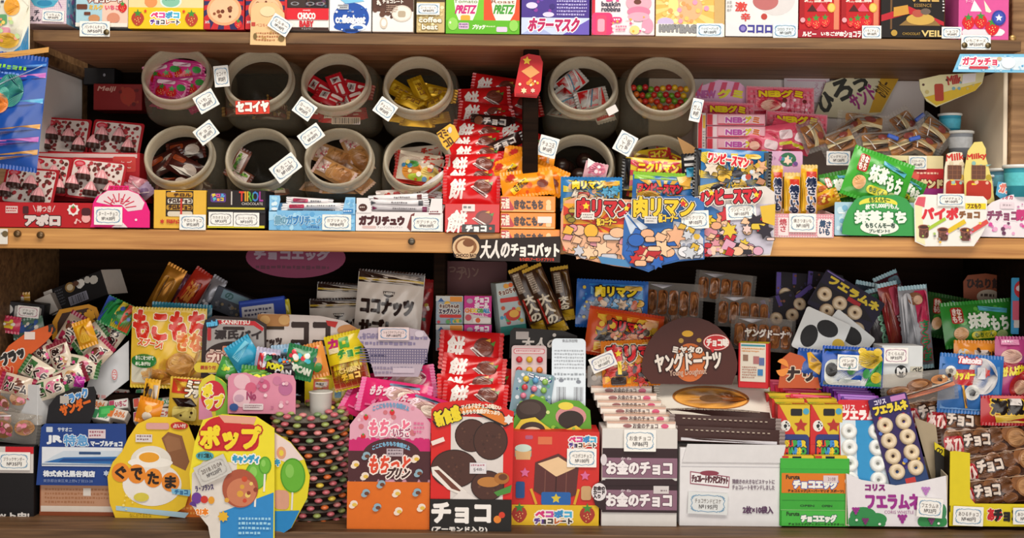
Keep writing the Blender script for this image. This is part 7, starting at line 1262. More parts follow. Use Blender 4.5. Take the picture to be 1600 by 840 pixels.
card('display_card', 'die-cut card with big yellow on red lettering and green lollipops in front', 'card', po, -53, 'e8d82c', [('G', [(300, 740), (318, 720), (370, 722), (370, 842), (330, 842), (326, 822), (300, 790)], 'dcd4cc'), ('G', [(345, 800), (428, 768), (428, 842), (345, 842)], '2a86c8'), ('E', 348, 668, 30, 18, 'c41f28'), ('R', 312, 662, 404, 704, 'c41f28', 14), ('G', [(340, 648), (400, 651), (396, 662), (350, 660)], 'e0a08a')]+lolly(400, 742, 17, 22)+lolly(414, 726, 10, 14)+
     [('T', 'ポップ', 314, 666, 406, 700, 'f0d62a', {'b': 2.4, 'o': 'b81a24', 'w': 2}), ('T', 'キャンディ', 364, 710, 404, 722, '2f9ac8', {'b': 1.1, 'o': 'f0ece4', 'w': 2}), ('E', 320, 712, 14, 7, '4aa0b0'), ('T', 'オリゴ糖入', 309, 708, 331, 715, '1f3a3a', {'b': .3}), ('T', 'ラ・フランス', 306, 758, 334, 766, '4a3a6a', {'b': .4, 'a': -8}), ('E', 308, 778, 8, 9, '6a3a94'), ('E', 320, 780, 6, 6, 'c8342a'), ('E', 331, 781, 5, 6, 'e09a2a'), ('E', 302, 792, 6, 9, '5a3484'), ('T', '21本', 308, 794, 326, 804, 'e8801c', {'b': .9, 'o': 'f4ead8', 'w': 1}), ('E', 376, 762, 28, 30, 'a8543a'), ('E', 378, 768, 23, 22, 'c87a58'), ('D', 350, 740, 404, 790, 9, 5, ('d8a03a', 'c8482a', 'e8c86a', '8a3a2a'), 3), ('S', 350, 806, 9, 8, .7, 'e0b02a'), ('M', 374, 806, 424, 836, 4, '9ad0ec')])
card('display_card', 'second lollipop card turned sideways with curled white pink corner', 'card', [(424, 676), (452, 690), (476, 716), (486, 742), (482, 776), (456, 824), (430, 842), (424, 842)], -50, 'e3d62e', [('G', [(424, 676), (454, 692), (476, 716), (452, 724), (424, 716)], 'ecd8d4'), ('E', 438, 708, 8, 10, 'e0a07a'), ('E', 438, 708, 4, 5, 'e8d04a'), ('G', [(424, 800), (470, 796), (456, 824), (430, 842), (424, 842)], '2a86c8'), ('R', 426, 766, 452, 796, 'd8a088', 8)]+lolly(458, 742, 21, 27)+[('T', 'キ', 428, 718, 436, 728, '2f9ac8', {'b': 1, 'o': 'f0ece4', 'w': 1})], yaw=-14)
price(332, 734, 52, 32, -59, '2018.10.04', '№9220円', 'silvery date label taped over the lollipop card', rot=-26, col='c9c6c0', wave='b8b4ae')
# discs of coloured chocolate beans
DISC = clearmat('clear_disc_tray', 'f6f4ee', 0.0, 0.1, 'd8d4cc', 0.25)
BN, BNF = lathe([(0.1, -3.6), (4, -3), (6.2, -1.2), (6.6, 0), (6.2, 1.2), (4, 3), (0.1, 3.6)], 12)
beans = [mk('chocolate_bean', BN, BNF, mat(c, 'plastic'), None, True).data for c in ('d88a8a', '9aa860', 'd8703a', 'd8c04a', 'c86a74', '7f9a6a')]
for o in [o for o in bpy.data.objects if o.name.startswith('chocolate_bean')]: bpy.data.objects.remove(o)
for k in range(14):
    r = empty('candy_disc', '', 'candy disc', 'stack of round clear candy discs')
    r['label'] = 'round clear tray of coloured chocolate beans at the %s of the stack' % ('very bottom', 'second level', 'third level', 'fourth level', 'fifth level', 'sixth level', 'seventh level', 'eighth level', 'ninth level', 'tenth level', 'eleventh level', 'twelfth level', 'thirteenth level', 'very top')[k]
    y = 797-k*11.4
    put(r, 488+(k-7)*-0.6, y-4, 74-k*1.4)
    r.rotation_euler = (Matrix.Rotation(R_(7), 4, 'X') @ Matrix.Rotation(R_(k*13), 4, 'Z')).to_euler()
    V, F = lathe([(0.1, 0), (58, 0), (61.5, 0.5), (62, 1.5), (58, 2.2), (0.1, 2.2)], 40); mk('clear_plate', V, F, DISC, r, True)
    V, F = lathe([(0.1, -9.5), (52, -9.5), (53, -1), (53, -.2), (0.1, -.2)], 32); mk('dark_backing', V, F, mat('2a1a16', 'matt'), r, True)
    def bean(rad, a, j, z):
        o = bpy.data.objects.new('chocolate_bean', beans[j % 6]); COL.objects.link(o); o.parent = r
        o.location = Vector((rad*math.cos(a), rad*math.sin(a), z))*MM
    for j in range(16): bean(57, 2*math.pi*j/16, j*(k+2)+k, -5.2)
    if k == 13:
        for j in range(16): bean(52, 2*math.pi*j/16, j*3+1, 5.6)
        for j in range(9): bean(34, 2*math.pi*j/9+.2, j*5+2, 5.6)
V, F = lathe([(0.1, 0), (61, 0), (62, 1), (62, 13), (60, 14), (0.1, 14)], 36)
o = mk('yellow_plinth', V, F, mat('d2b21c', 'paper'), None, True); put(o, 490, 818, 72); o.rotation_euler = (R_(5), 0, 0); tagp(o, 'yellow round plinth under the stack of candy discs', 'plinth')
CV, CF = lathe([(0.1, 0), (15.5, 0), (16.5, 1), (18.5, 40), (19.6, 41), (19.2, 42.5), (17.8, 42), (15, 3), (0.1, 3)], 28)
o = mk('paper_cup', CV, CF, mat('e6e4dc', 'paper'), None, True); put(o, 501, 652, 62); tagp(o, 'small white cup standing on the stack of candy discs', 'cup')
pouch('snack_pack', 'yellow topped pack with price stickers behind the white cup', 'snack pack', 476, 586, 552, 654, 108, 'dcc22a', [('R', 490, 592, 514, 612, 'd86a5a'), ('R', 493, 596, 512, 604, 'e0d8d0'), ('M', 494, 597, 511, 603, 1, '6a6a6a'), ('R', 496, 607, 516, 616, 'd0ccc4'), ('M', 498, 608, 514, 615, 1, '6a6a6a'), ('R', 524, 596, 534, 620, '5a9ab8', 2), ('D', 480, 620, 548, 650, 10, 4, ('8ab0b8', 'd8a03a', '6a8a6a'), 3)], B=7, seal=4)
pouch('snack_pack', 'blue and white pouch tucked beside the candy discs', 'snack pack', 428, 612, 470, 668, 120, 'a8b8c8', [('R', 434, 620, 464, 664, 'd8dce0', 6)], B=6, seal=4, rot=20)
# pink mochi bags and the pudding carton
pk = pouch('mochi_bag', '', 'snack pack', 566, 590, 678, 640, 60, 'd8286c', [('E', 636, 610, 28, 14, 'eac4cc'), ('E', 636, 612, 22, 10, 'd8b0a4'), ('E', 642, 613, 14, 7, 'ead6c4'), ('T', 'もちっと', 584, 602, 622, 616, 'f0d0dc', {'b': .8, 'sl': 4}), ('R', 612, 596, 660, 600, '7a9ab8', 2), ('L', 580, 630, 650, 634, 3, 'e86a9a'), ('D', 574, 618, 612, 634, 8, 3, ('e87aa8', 'b81f5a'), 3)], B=10, seal=7, lie=True, tilt=26, sealcol='e06aa0')
for i, (x, y, Y, r, l) in enumerate(((616, 622, 48, 8, 'pink mochi bag foremost over the arched carton'), (626, 602, 92, -10, 'pink mochi bag above the foremost one'), (652, 640, 36, 18, 'pink mochi bag slipping toward the red packs'), (590, 636, 72, 24, 'pink mochi bag at the candy disc end'))):
    o = pk if i == 0 else clone(pk); o['label'] = l; o['group'] = 'pink mochi bags'; put(o, x, y, Y, r, 26)
bits = lambda pts, c1, c2: [z for x, y in pts for z in (('E', x, y, 6, 5, c1), ('E', x-3, y+4, 5, 4, c1), ('E', x+1, y+2, 4, 3, c2))]
mo = [(543, 830), (546, 664), (560, 646), (582, 630), (608, 625), (636, 628), (656, 640), (672, 660), (672, 830)]
card('snack_carton', 'arched carton half pink half orange with white lettering', 'box', mo, -24, 'dba0b4', [('D', 550, 632, 668, 690, 16, 4, ('d8889e', 'e8bcc8', 'c8707a'), 4), ('W', 571, 652, 4), ('W', 567, 682, 4), ('W', 612, 644, 4), ('T', 'ここにもちもち食感だよ', 582, 634, 638, 642, '6a9ac0', {'b': .4, 'arc': 6}), ('T', 'もちっと', 577, 656, 638, 680, 'e8708e', {'b': 1.2, 'o': 'f2e4e8', 'w': 2, 'sl': 4}), ('T', 'いちご', 614, 668, 640, 682, '9a4a6a', {'b': .6, 'o': 'f2e4e8', 'w': 1}), ('M', 646, 658, 662, 678, 3, 'd86a94'), ('R', 545, 687, 672, 706, 'c8206c'), ('D', 545, 682, 672, 692, 22, 4, ('c8206c',), 3), ('R', 544, 704, 672, 748, '4a2026'), ('E', 612, 712, 46, 28, '4a2026'), ('D', 544, 744, 672, 752, 24, 5, ('4a2026',), 6), ('R', 543, 752, 672, 830, 'd96a12'), ('T', 'ここにもちもち食感だよ', 582, 696, 640, 703, '7ab0d0', {'b': .4, 'arc': 7}), ('T', 'もちっと', 578, 712, 640, 738, 'd8462a', {'b': 1.2, 'o': 'f0e0d8', 'w': 2.2, 'sl': 4}), ('T', 'プリン', 606, 730, 640, 746, '3a1a18', {'b': 1, 'o': 'f0e0d8', 'w': 1.8, 'sl': 5}), ('R', 604, 700, 630, 712, 'b8a8b0'), ('M', 606, 701, 628, 711, 2, '6a5a64')] + bits([(556, 724), (571, 742), (650, 714), (621, 768), (554, 786), (624, 796), (660, 790)], 'ead8c8', 'e0b84a')+bits([(573, 710), (655, 736), (597, 754), (573, 768), (591, 790), (653, 766)], '8aa8b8', '6a3a24'), back=(546, 704, 671, 829, 60, 'c8601a'))
mp2 = bpy.data.objects['chocolate_pack.005'] if False else mp
for i, (x, y, Y, r, t, l) in enumerate(((736, 548, 108, 3, 10, 'red pack of mochi chocolate standing at the top of the lower stack'), (740, 580, 90, 6, 16, 'red pack of mochi chocolate second from the top of the lower stack'), (734, 606, 74, -3, 22, 'red pack of mochi chocolate third from the top of the lower stack'), (742, 622, 60, 4, 24, 'red pack of mochi chocolate just above the round biscuit carton'), (756, 594, 104, 10, 10, 'red pack of mochi chocolate peeking out behind the lower stack'))):
    o = clone(mp, l, 'red chocolate packs on the bottom shelf'); o.scale = (1.16, 1.0, 1.1 if i else 1.35); put(o, x, y, Y, r, t); o.scale = (1.16, 1.0, 1.1 if i else 1.35)
choc = lambda x, y, rx, ry, c='4a2a22': [('E', x, y, rx, ry, '2a1612'), ('E', x, y, rx-1.5, ry-1.5, c), ('D', x-rx*.65, y-ry*.65, x+rx*.65, y+ry*.65, 16, 2, ('563228', '40241d', '5e3a2c'), int(x))]
card('snack_carton', 'tall red carton picturing round chocolate biscuits and almonds', 'box', [(673, 833), (673, 640), (684, 630), (720, 625), (760, 627), (802, 642), (800, 833)], -30, 'd21f1c', [('G', [(704, 660), (712, 650), (780, 652), (786, 668), (786, 780), (704, 780)], 'd8d0cc')]+choc(736, 680, 26, 26)+choc(766, 688, 27, 30)+choc(710, 732, 37, 30)+[('G', [(674, 730), (684, 728), (730, 768), (727, 775), (700, 764), (676, 742)], 'e8e0d8'), ('G', [(678, 734), (686, 734), (724, 769), (706, 763)], '6a3a2c')]+choc(762, 758, 26, 24)+[('G', [(704, 782), (722, 764), (748, 780)], 'e0d8d4'), ('E', 764, 752, 18, 8, 'b87a3a'), ('E', 784, 746, 12, 9, 'a86a2c'), ('E', 786, 744, 7, 5, '6a3a20'), ('G', [(772, 768), (800, 756), (798, 768), (778, 774)], '4a8a3a'), ('G', [(675, 658), (696, 640), (740, 630), (784, 642), (796, 662), (788, 666), (740, 644), (700, 654), (682, 668)], '1c1412'), ('G', [(677, 657), (697, 642), (740, 632), (783, 644), (793, 660), (788, 663), (740, 641), (699, 651), (683, 665)], 'd87a2a'), ('T', '新食感', 679, 638, 718, 661, 'e8d02a', {'b': 1.3, 'o': '1c1412', 'w': 1.2, 'a': -18}), ('T', 'マイルドなチョコの味わい', 720, 632, 782, 640, 'f0e4d0', {'b': .4, 'arc': 3}), ('T', 'もちもち食感がたっぷり', 722, 641, 780, 648, 'f0e4d0', {'b': .4, 'arc': 3}), ('R', 734, 722, 760, 739, 'ddd8dc'), ('T', '§48-', 740, 730, 756, 736, '4a4a50'), ('M', 736, 724, 758, 729, 1, 'b87a8a'), ('S', 794, 654, 8, 6, .7, 'e4e0dc'), ('L', 676, 692, 692, 686, 7, 'e8d8d0'), ('R', 673, 779, 800, 833, '15110f'), ('T', 'チョコ', 677, 786, 766, 815, 'efeae6', {'b': 2.1}), ('T', '(アーモンド入り)', 676, 822, 762, 831, 'e4ded8', {'b': .6}), ('E', 778, 810, 6, 6, 'e0802a'), ('E', 785, 803, 5, 5, 'd03a24')], back=(675, 690, 799, 832, 34, 'b81818'))
# candy blister cards by the red picture box
def buttons(x0, y0, dx, dy, nx, ny, cols, s=0): return [(x0+i*dx, y0+j*dy, cols[(i*2+j*3+s+i*j) % len(cols)]) for j in range(ny) for i in range(nx)]
blister('candy_blister', 'pink rimmed blister card of red orange and yellow buttons', 'candy pack', (799, 540, 854, 646, 5), 82, 'd4bcbc', [('R', 802, 545, 851, 553, 'd86a74', 3), ('R', 803, 546, 850, 552, 'e4d0d0', 3), ('M', 806, 547, 846, 551, 1, 'c86a74')], buttons(811, 562, 16, 16, 3, 4, ('c8303a', 'd8722a', 'd8b02a', 'c8302a')), tilt=8, sc=.72, pn='candy_button')
blister('candy_blister', 'blue dotted blister card of pastel buttons leaning in front', 'candy pack', (800, 582, 862, 652, 4), 66, '7f9aa8', [('D', 801, 583, 861, 651, 60, 3, ('d8dce4', '3a5a8a', '5a9a8a', 'b8c8d8'), 4), ('T', 'ニッポン', 822, 586, 856, 592, 'e8e8ec', {'b': .6, 'o': '2a3a6a', 'w': .8, 'a': 8})], buttons(818, 594, 15, 13, 3, 4, ('d8c03a', 'd87a94', '5a9ac8', 'c8404a', '8ab85a')), rot=9, tilt=12, sc=.7, pn='candy_button')
blister('candy_blister', 'silver backed blister card turned around with barcodes', 'candy pack', (862, 529, 915, 646, 7), 76, 'b8bfc4', [('M', 866, 546, 912, 578, 6, '9aa2aa'), ('M', 866, 582, 912, 596, 2, '8a949c'), ('Q', 870, 604, 884, 626, '5a5a62'), ('Q', 897, 604, 911, 626, '5a5a62'), ('E', 877, 594, 4, 3, '6a7280'), ('E', 904, 596, 4, 3, '6a7280'), ('T', '食品添加物', 878, 530, 902, 535, '4a4a52'), ('R', 874, 626, 908, 634, 'a8b0b6')], [], tilt=5, fin='foil')
for i, (pts, c, l) in enumerate((([(800, 690), (800, 660), (812, 634), (836, 618), (850, 624), (860, 632), (880, 624), (905, 626), (922, 640), (926, 690)], '5a9a2a', 'green and yellow double arched card behind the red drum box'), ([(803, 692), (803, 672), (814, 656), (836, 652), (852, 664), (870, 676), (900, 664), (918, 676), (920, 692)], 'd8c03a', 'yellow arched card in front of the green one'))):
    ops = [('E', 830, 642, 24, 18, '3a2a24'), ('E', 828, 638, 17, 10, '4a3a34'), ('E', 892, 650, 24, 16, 'c88a8a'), ('E', 892, 655, 20, 14, '2f221e'), ('E', 884, 634, 12, 6, 'e0cc4a'), ('E', 856, 644, 3, 3, 'c8d88a'), ('D', 804, 660, 924, 688, 14, 4, ('8ac03a', 'd8c84a', '3a7a24'), 4)] if i == 0 else [('E', 832, 672, 20, 13, '3a2a24'), ('E', 832, 676, 16, 9, 'd8c8a8'), ('E', 900, 680, 18, 9, '5a3024'), ('D', 806, 660, 916, 690, 10, 4, ('c8a0b8', 'e8d86a', '8ab84a'), 3)]
    card('display_card', l, 'card', pts, 44-i*10, c, ops, tilt=8)
box('snack_box', 'red box picturing a striped drum above a yellow band', 'box', 800, 674, 936, 822, 12, 74, 'cf2a24', [('R', 800, 674, 936, 788, 'cf2c26'), ('E', 817, 700, 13, 6, 'b8c8b8'), ('R', 804, 700, 830, 714, '4a9a9a', 2), ('G', [(804, 704), (830, 704), (828, 718), (806, 718)], 'd8b07a'), ('E', 817, 700, 13, 6, 'c8dcd0'), ('R', 840, 682, 862, 694, 'd8724a'), ('R', 820, 680, 832, 686, 'b05a7a', 2), ('T', 'ペコポコ', 889, 681, 930, 690, ('d8367a', 'c84aa0', '3a8ac8', '4ab0d8'), {'b': 1, 'o': 'f0e8e0', 'w': 1.6}), ('T', 'チョコレート', 889, 691, 930, 698, ('5a3a94', '3a3030', 'c8642a', '3a3030'), {'b': .6, 'o': 'f0e8e0', 'w': 1.4}), ('G', [(836, 722), (872, 708), (904, 728), (900, 772), (868, 786), (834, 766)], '5a2e2c'), ('G', [(840, 724), (872, 713), (899, 730), (869, 744)], 'e8c498'), ('L', 869, 744, 868, 782, 2, '3a1a1a'), ('L', 852, 735, 851, 775, 1.4, '7a4a40'), ('L', 885, 737, 884, 777, 1.4, '7a4a40'), ('R', 846, 768, 892, 788, '2460a8', 3), ('S', 869, 778, 8, 5, .5, 'd8c03a'), ('S', 820, 738, 8, 5, .5, 'd86a9a'), ('S', 914, 742, 8, 5, .5, 'd86a9a'), ('R', 806, 752, 820, 778, '22508a', 3), ('R', 908, 758, 924, 780, 'c8a070', 4), ('L', 830, 764, 838, 786, 4, 'd8a42a'), ('L', 904, 764, 898, 786, 4, 'd8a42a'), ('R', 800, 788, 936, 822, 'e2b81f'), ('W', 812, 803, 12, 'a8362a'), ('W', 918, 803, 12, 'a8362a'), ('T', 'ペコポコ', 838, 797, 893, 807, ('d8367a', 'c84aa0', '3a8ac8', '4ab0d8'), {'b': 1.2, 'o': 'f6efe4', 'w': 2}), ('T', 'チョコレート', 836, 809, 894, 817, ('5a3a94', '3a3030', 'c8642a', '3a3030'), {'b': .8, 'o': 'f6efe4', 'w': 1.8})])
price(909, 715, 46, 29, 9, 'ペコポコチョコ', '№100円', 'price card on the red drum box')
# white chocolate bars and their purple banded carton
for i in range(8):
    y = 672-i*11.5-(2 if i < 3 else 0); x = 1002-i*6.2; w = 108-i*2.5
    box('chocolate_bar', 'white wrapped chocolate bar, %s of the slanting stack' % ('foremost', 'second', 'third', 'fourth', 'fifth', 'sixth', 'seventh', 'rearmost')[i], 'snack bar', x-w/2, y-12, x+w/2, y, 20+i*15, 44, 'e4dcd2', [('R', x-w/2+1, y-12, x+w/2-1, y-8.6, 'c8a08a'), ('E', x-w*.2, y-5, 7, 3, '8a4a4a'), ('T', 'お金のチョコ', x-w*.12, y-9, x+w*.24, y-1.6, '4a2a2a', {'b': .2}), ('E', x+w*.34, y-5, 6, 3.6, 'c83a6a')], grp='white chocolate bars', top=[('R', 0, 0, 100, 100, 'd8c4b4'), ('E', 60, 60, 24, 30, 'c89a7a'), ('M', 5, 20, 60, 50, 2, 'a87a6a')], fin='film')
bd = lambda y: [('R', 941, y, 1058, y+16, '2f1a20'), ('R', 941, y+15, 1058, y+46, '8a6478'), ('T', 'お金のチョコ', 948, y+20, 1049, y+40, 'efe8ea', {'b': 1.25, 'o': '4a2a3a', 'w': .9}), ('T', 'か ね', 970, y+14, 986, y+18, 'd8c8d0', {'b': .2})]
box('chocolate_box', 'white carton with two purple lettered bands below the bars', 'box', 940, 670, 1058, 822, 10, 70, 'd8d4d0', bd(700)+bd(750)+[('R', 941, 796, 1058, 800, '2f1a20'), ('E', 940+3, 718, 5, 9, 'd8d0d4'), ('G', [(946, 748), (1050, 747), (1058, 752), (1058, 756), (941, 758)], '2f1a20'), ('R', 1021, 758, 1045, 770, 'd4cccc'), ('M', 1032, 763, 1044, 769, 1, '8a7a80')])
card('round_label', 'dark tab with round white lettered label on the banded carton', 'label', [(925, 770), (928, 758), (938, 751), (946, 752), (947, 797), (940, 796), (930, 788)], 7, '2f1a20', [('E', 936, 768, 12, 14, 'e4dee0'), ('T', 'お金の\nカード\n入り', 927, 759, 945, 778, '3a2a30', {'b': .5})], th=.8)
price(1000, 688, 50, 34, 6, 'お金チョコ', '№86円', 'price card taped on the banded carton')
# chocolate pancake packs and the white biscuit carton
def cake(x0, y0, x1, y1, Y, lab, t, r=0, top=True):
    w, h = x1-x0, y1-y0; X = lambda f: x0+f*w; Z = lambda f: y0+f*h
    ops = [('R', X(.04), Z(.62), X(.97), Z(.93), '3a1c18'), ('R', X(.06), Z(.93), X(.96), Z(.98), 'd4d0d4')]
    if top: ops = [('E', X(.48), Z(.36), w*.33, h*.27, 'a8682c'), ('E', X(.48), Z(.38), w*.31, h*.23, 'eaa548'), ('E', X(.48), Z(.40), w*.1, h*.08, '6a4420')]+ops+[('M', X(.07), Z(.63), X(.95), Z(.68), 1, 'a8988a')]
    return pouch('cake_pack', lab, 'snack pack', x0, y0, x1, y1, Y, 'dcd4c8', ops, rot=r, B=5, seal=8, lie=True, tilt=t, wr=.12, fin='paper')
cake(1005, 588, 1182, 648, 116, 'cream pack of chocolate pancakes uppermost and rearmost of the pile', 50, 2)
cake(1024, 603, 1206, 664, 76, 'cream pack of chocolate pancakes second in the pile', 50, 2)
for i, (x0, y0, x1, y1, Y, l) in enumerate(((1046, 650, 1220, 674, 26, 'third'), (1050, 668, 1226, 692, 20, 'lowest'))):
    pouch('cake_pack', 'dark edged pack of chocolate pancakes %s in the pile' % l, 'snack pack', x0, y0, x1, y1, Y, '3a1c18', [('R', x0+14, y1-6, x1-12, y1-1.5, 'd4d0d6')]+[('R', x0+20+j*8, y0+5, x0+24+j*8, y0+6.6, 'b0a090') for j in range(17)], B=5, seal=8, lie=True, wr=.25, tilt=6, rot=2, sealcol='8a7c78', fin='paper')
box('biscuit_carton', 'plain white carton with small purple lettering below the pancake packs', 'carton', 1062, 700, 1222, 822, 16, 92, 'e0dee0', [('R', 1064, 728, 1220, 729.5, 'c4c2c6'), ('G', [(1078, 736), (1140, 744), (1139, 762), (1078, 756)], '9a5a6a'), ('G', [(1079.5, 738), (1138.5, 745.5), (1137.5, 760), (1079.5, 754.5)], 'ece8ea'), ('E', 1108, 739, 15, 4, '8a3a4c'), ('T', 'チョコレートサンドビスケット', 1081, 743, 1137, 754, '5a2a34', {'b': .7, 'a': 3}), ('T', '薄焼きの大きなビスケットに', 1144, 748, 1210, 755, '7a6a78', {'b': .2}), ('T', 'チョコレートをサンドしました', 1144, 757, 1210, 764, '7a6a78', {'b': .2}), ('T', '2枚×10袋入', 1161, 790, 1208, 801, '5a3a5a', {'b': .5})])
card('carton_flap', 'folded white flap standing over the biscuit carton', 'carton', [(1066, 722), (1074, 694), (1228, 694), (1222, 722)], 14, 'd8d6d8')
price(1106, 786, 62, 34, 12, 'チョコサンドビスケ', '№195円', 'price card taped on the plain white carton', rot=2, col='dde0e0')
# small picture boxes and green cartons
for k in range(4):
    for j in range(2):
        x0 = 1215+j*51-k*9; y0 = 632-k*9; yb = 716-k*9
        ops = [('G', [(x0+2, y0), (x0+50, y0), (x0+50, y0+50), (x0+30, y0+50)], 'd8b82a'), ('G', [(x0, y0+8), (x0+30, y0+60), (x0, y0+62)], 'c8282a'), ('E', x0+12, y0+33, 8, 9, 'e4e2dc'), ('S', x0+12, y0+33, 3, 5, .85, '1a1a1c'), ('D', x0+5, y0+25, x0+19, y0+41, 6, 1.8, ('2a2a2c',), 3), ('R', x0+20, y0+6, x0+38, y0+17, '1f1a1c', 2), ('E', x0+44, y0+10, 5, 5, '4aa0c0'), ('S', x0+36, y0+32, 11, 5, .5, 'b03028'), ('R', x0+8, y0+46, x0+49, yb, '2a3a78', 6), ('T', 'SUPER', x0+11, y0+56, x0+44, y0+66, ('e0c42a', 'd8342a', '3aa04a', '3a8ad8', 'e0c42a'), {'b': 1.1, 'o': '1a1c3a', 'w': 1.2}), ('T', 'MARIO', x0+11, y0+67, x0+44, y0+77, ('d8342a', '3aa04a', '3a8ad8', 'e0c42a', '3aa04a'), {'b': 1.1, 'o': '1a1c3a', 'w': 1.2})]
        box('candy_box', 'yellow and red candy box with rainbow lettering, %s of the %s column' % (('front one', 'second', 'third', 'rear one')[k], ('pancake side', 'ring candy side')[j]), 'box', x0, y0, x0+50, yb, 32+k*26, 24, 'c8302a', ops, grp='yellow and red candy boxes', top=[('R', 0, 0, 100, 100, 'd8c02a'), ('G', [(0, 0), (40, 0), (0, 60)], '8ab03a'), ('R', 50, 30, 90, 70, 'b82a24'), ('M', 5, 70, 60, 95, 2, '4a4a3a')])
gops = [('R', 1219, 718, 1326, 732, '3fae3a'), ('R', 1221, 739, 1326, 770, 'd8781a'), ('T', 'Furuta', 1228, 742, 1249, 748, '2a2a1a', {'b': .4}), ('T', 'チョコエッグ', 1240, 750, 1308, 762, 'f0eee4', {'b': 1.3, 'o': '3a5ab0', 'w': 1}), ('T', 'チョコエッグ(スーパーマリオ スポーツ)', 1231, 764, 1318, 769, '3a2a14', {'b': .2}), ('R', 1286, 742, 1309, 753, 'd8c8cc'), ('T', '2108', 1293, 745, 1305, 750, '7a4a5a'), ('R', 1219, 770, 1326, 796, '3aa636'), ('T', 'OPEN', 1250, 788, 1272, 791, '1f5a24', {'b': .3}), ('T', 'OPEN', 1284, 788, 1300, 791, '1f5a24', {'b': .3}), ('L', 1222, 781, 1325, 781, .8, '2a8a2c'), ('R', 1221, 797, 1326, 821, '46b542'), ('L', 1220, 796, 1326, 796, 1, '8ad07a'), ('T', 'Furuta', 1229, 799, 1249, 805, '1f4a1c', {'b': .4}), ('T', 'チョコエッグ', 1252, 804, 1306, 814, 'f0f2e8', {'b': 1.1, 'o': '2a6a5a', 'w': .9}), ('T', 'チョコエッグ(ディズニーキャラクター)', 1232, 816, 1318, 820, '1f4a1c', {'b': .2})]
box('chocolate_box', 'bright green carton with orange lettered panel under the small boxes', 'box', 1219, 716, 1327, 822, 12, 70, '3aa838', gops)
for i in range(2):
    x0 = 1222+i*52; box('candy_box', 'yellow and red candy box lying flat on the green carton, %s' % ('at the pancake side', 'at the ring candy side')[i], 'box', x0, 712, x0+50, 717, 14, 14, 'd8b82a', [('R', x0+16, 712.5, x0+30, 716, '1f1a1c'), ('R', x0, 712, x0+10, 717, 'c8302a')])
# ring candies
FR = [(1322, 740), (1346, 750), (1400, 758), (1436, 752), (1478, 742), (1481, 822), (1326, 822)]
def grape(x, y, r, c='9a2a8a'): return [('E', x+dx*r, y+dy*r, r*.55, r*.55, c) for dx, dy in ((-1, -.9), (0, -.9), (1, -.9), (-.5, 0), (.5, 0), (0, .9))]
tray('display_tray', 'white tray with purple lettering and grapes holding ring candy cards', 'tray', 1322, 742, 1481, 822, 6, 84, 'e4e0e4', [('E', 1349, 806, 21, 14, '2f8a4a'), ('E', 1370, 811, 16, 10, '2f8a4a'), ('R', 1326, 808, 1384, 822, '2f8a4a', 4), ('R', 1434, 806, 1480, 821.5, '2f8a4a', 7), ('E', 1473, 798, 6, 12, '3f8a5a'), ('T', 'コリス', 1352, 757, 1382, 766, '8a2a7a', {'b': .9}), ('T', 'フエラムネ', 1354, 772, 1436, 794, '9a2a8a', {'b': 1.4, 'sl': -3}), ('T', 'CORIS WHISTLE', 1382, 797, 1428, 802, 'a86a9a')]+grape(1410, 810, 5)+grape(1446, 766, 4.6, 'b87ac0')+grape(1337, 798, 4)+grape(1352, 814, 3.6, '7a2a6a')+grape(1455, 813, 3.6, '7a3a6a')+[('E', 1338, 812, 2.2, 2, 'e8ece4'), ('E', 1374, 818, 2.2, 2, 'e8ece4'), ('E', 1466, 816, 2.2, 2, 'e8ece4')], fpts=FR, inner='c8b8a0', back=14)
price(1453, 793, 40, 30, 1, 'フエラムネ', '№22円', 'price card on the white grape tray', rot=4)
blister('ring_candy_pack', 'red and blue ring candy card with white rings', 'candy pack', (1312, 626, 1390, 766, 4), 26, 'c8242c', [('R', 1313, 656, 1389, 766, '2a8ac0'), ('G', [(1336, 660), (1352, 650), (1368, 660), (1368, 676), (1352, 688), (1336, 676)], '2a8ac0'), ('R', 1313, 656, 1338, 766, 'c8d4dc'), ('R', 1366, 656, 1389, 766, 'c8d4dc'), ('R', 1313, 630, 1389, 657, 'c8202a'), ('T', 'コリス', 1316, 634, 1338, 642, 'e8d0d0', {'b': .5}), ('T', 'フエラムネ', 1318, 642, 1382, 656, 'f0e4e0', {'b': 1.3}), ('D', 1316, 631, 1388, 640, 8, 1.6, ('e0a0a0', 'e8c03a'), 3)], [(x, 674+j*24.5, 'ring_white') for j in range(4) for x in (1327, 1370)], tilt=10, sc=.82, pn='ring_candy')
x, y = 1404, 688
blister('ring_candy_pack', 'purple ring candy card tilted with eight cream rings and yellow lettering', 'candy pack', (x-31, y-70, x+31, y+70, 3), 20, '2b1c56', [('T', 'コリス', x-22, y-67, x-4, y-60, 'd0c8e0', {'b': .5}), ('R', x+4, y-68, x+28, y-60, 'b87ab8', 1), ('T', 'フエラムネ', x-26, y-58, x+27, y-45, 'e0c83a', {'b': 1.2, 'o': '1a1030', 'w': 1}), ('D', x-29, y-42, x+29, y+68, 26, 3.4, ('d8b03a', '3a2a7a', 'c83a4a', '3a8a5a', '1f1440', '4a6ac0'), 5), ('R', x-30, y+44, x+30, y+68, '1f3a6a'), ('R', x-6, y+58, x+10, y+66, 'b8302c')], [(xx, y-27+j*24, 'ring_cream') for j in range(4) for xx in (x-15, x+15)], rot=-13, tilt=8, sc=.8, pn='ring_candy')
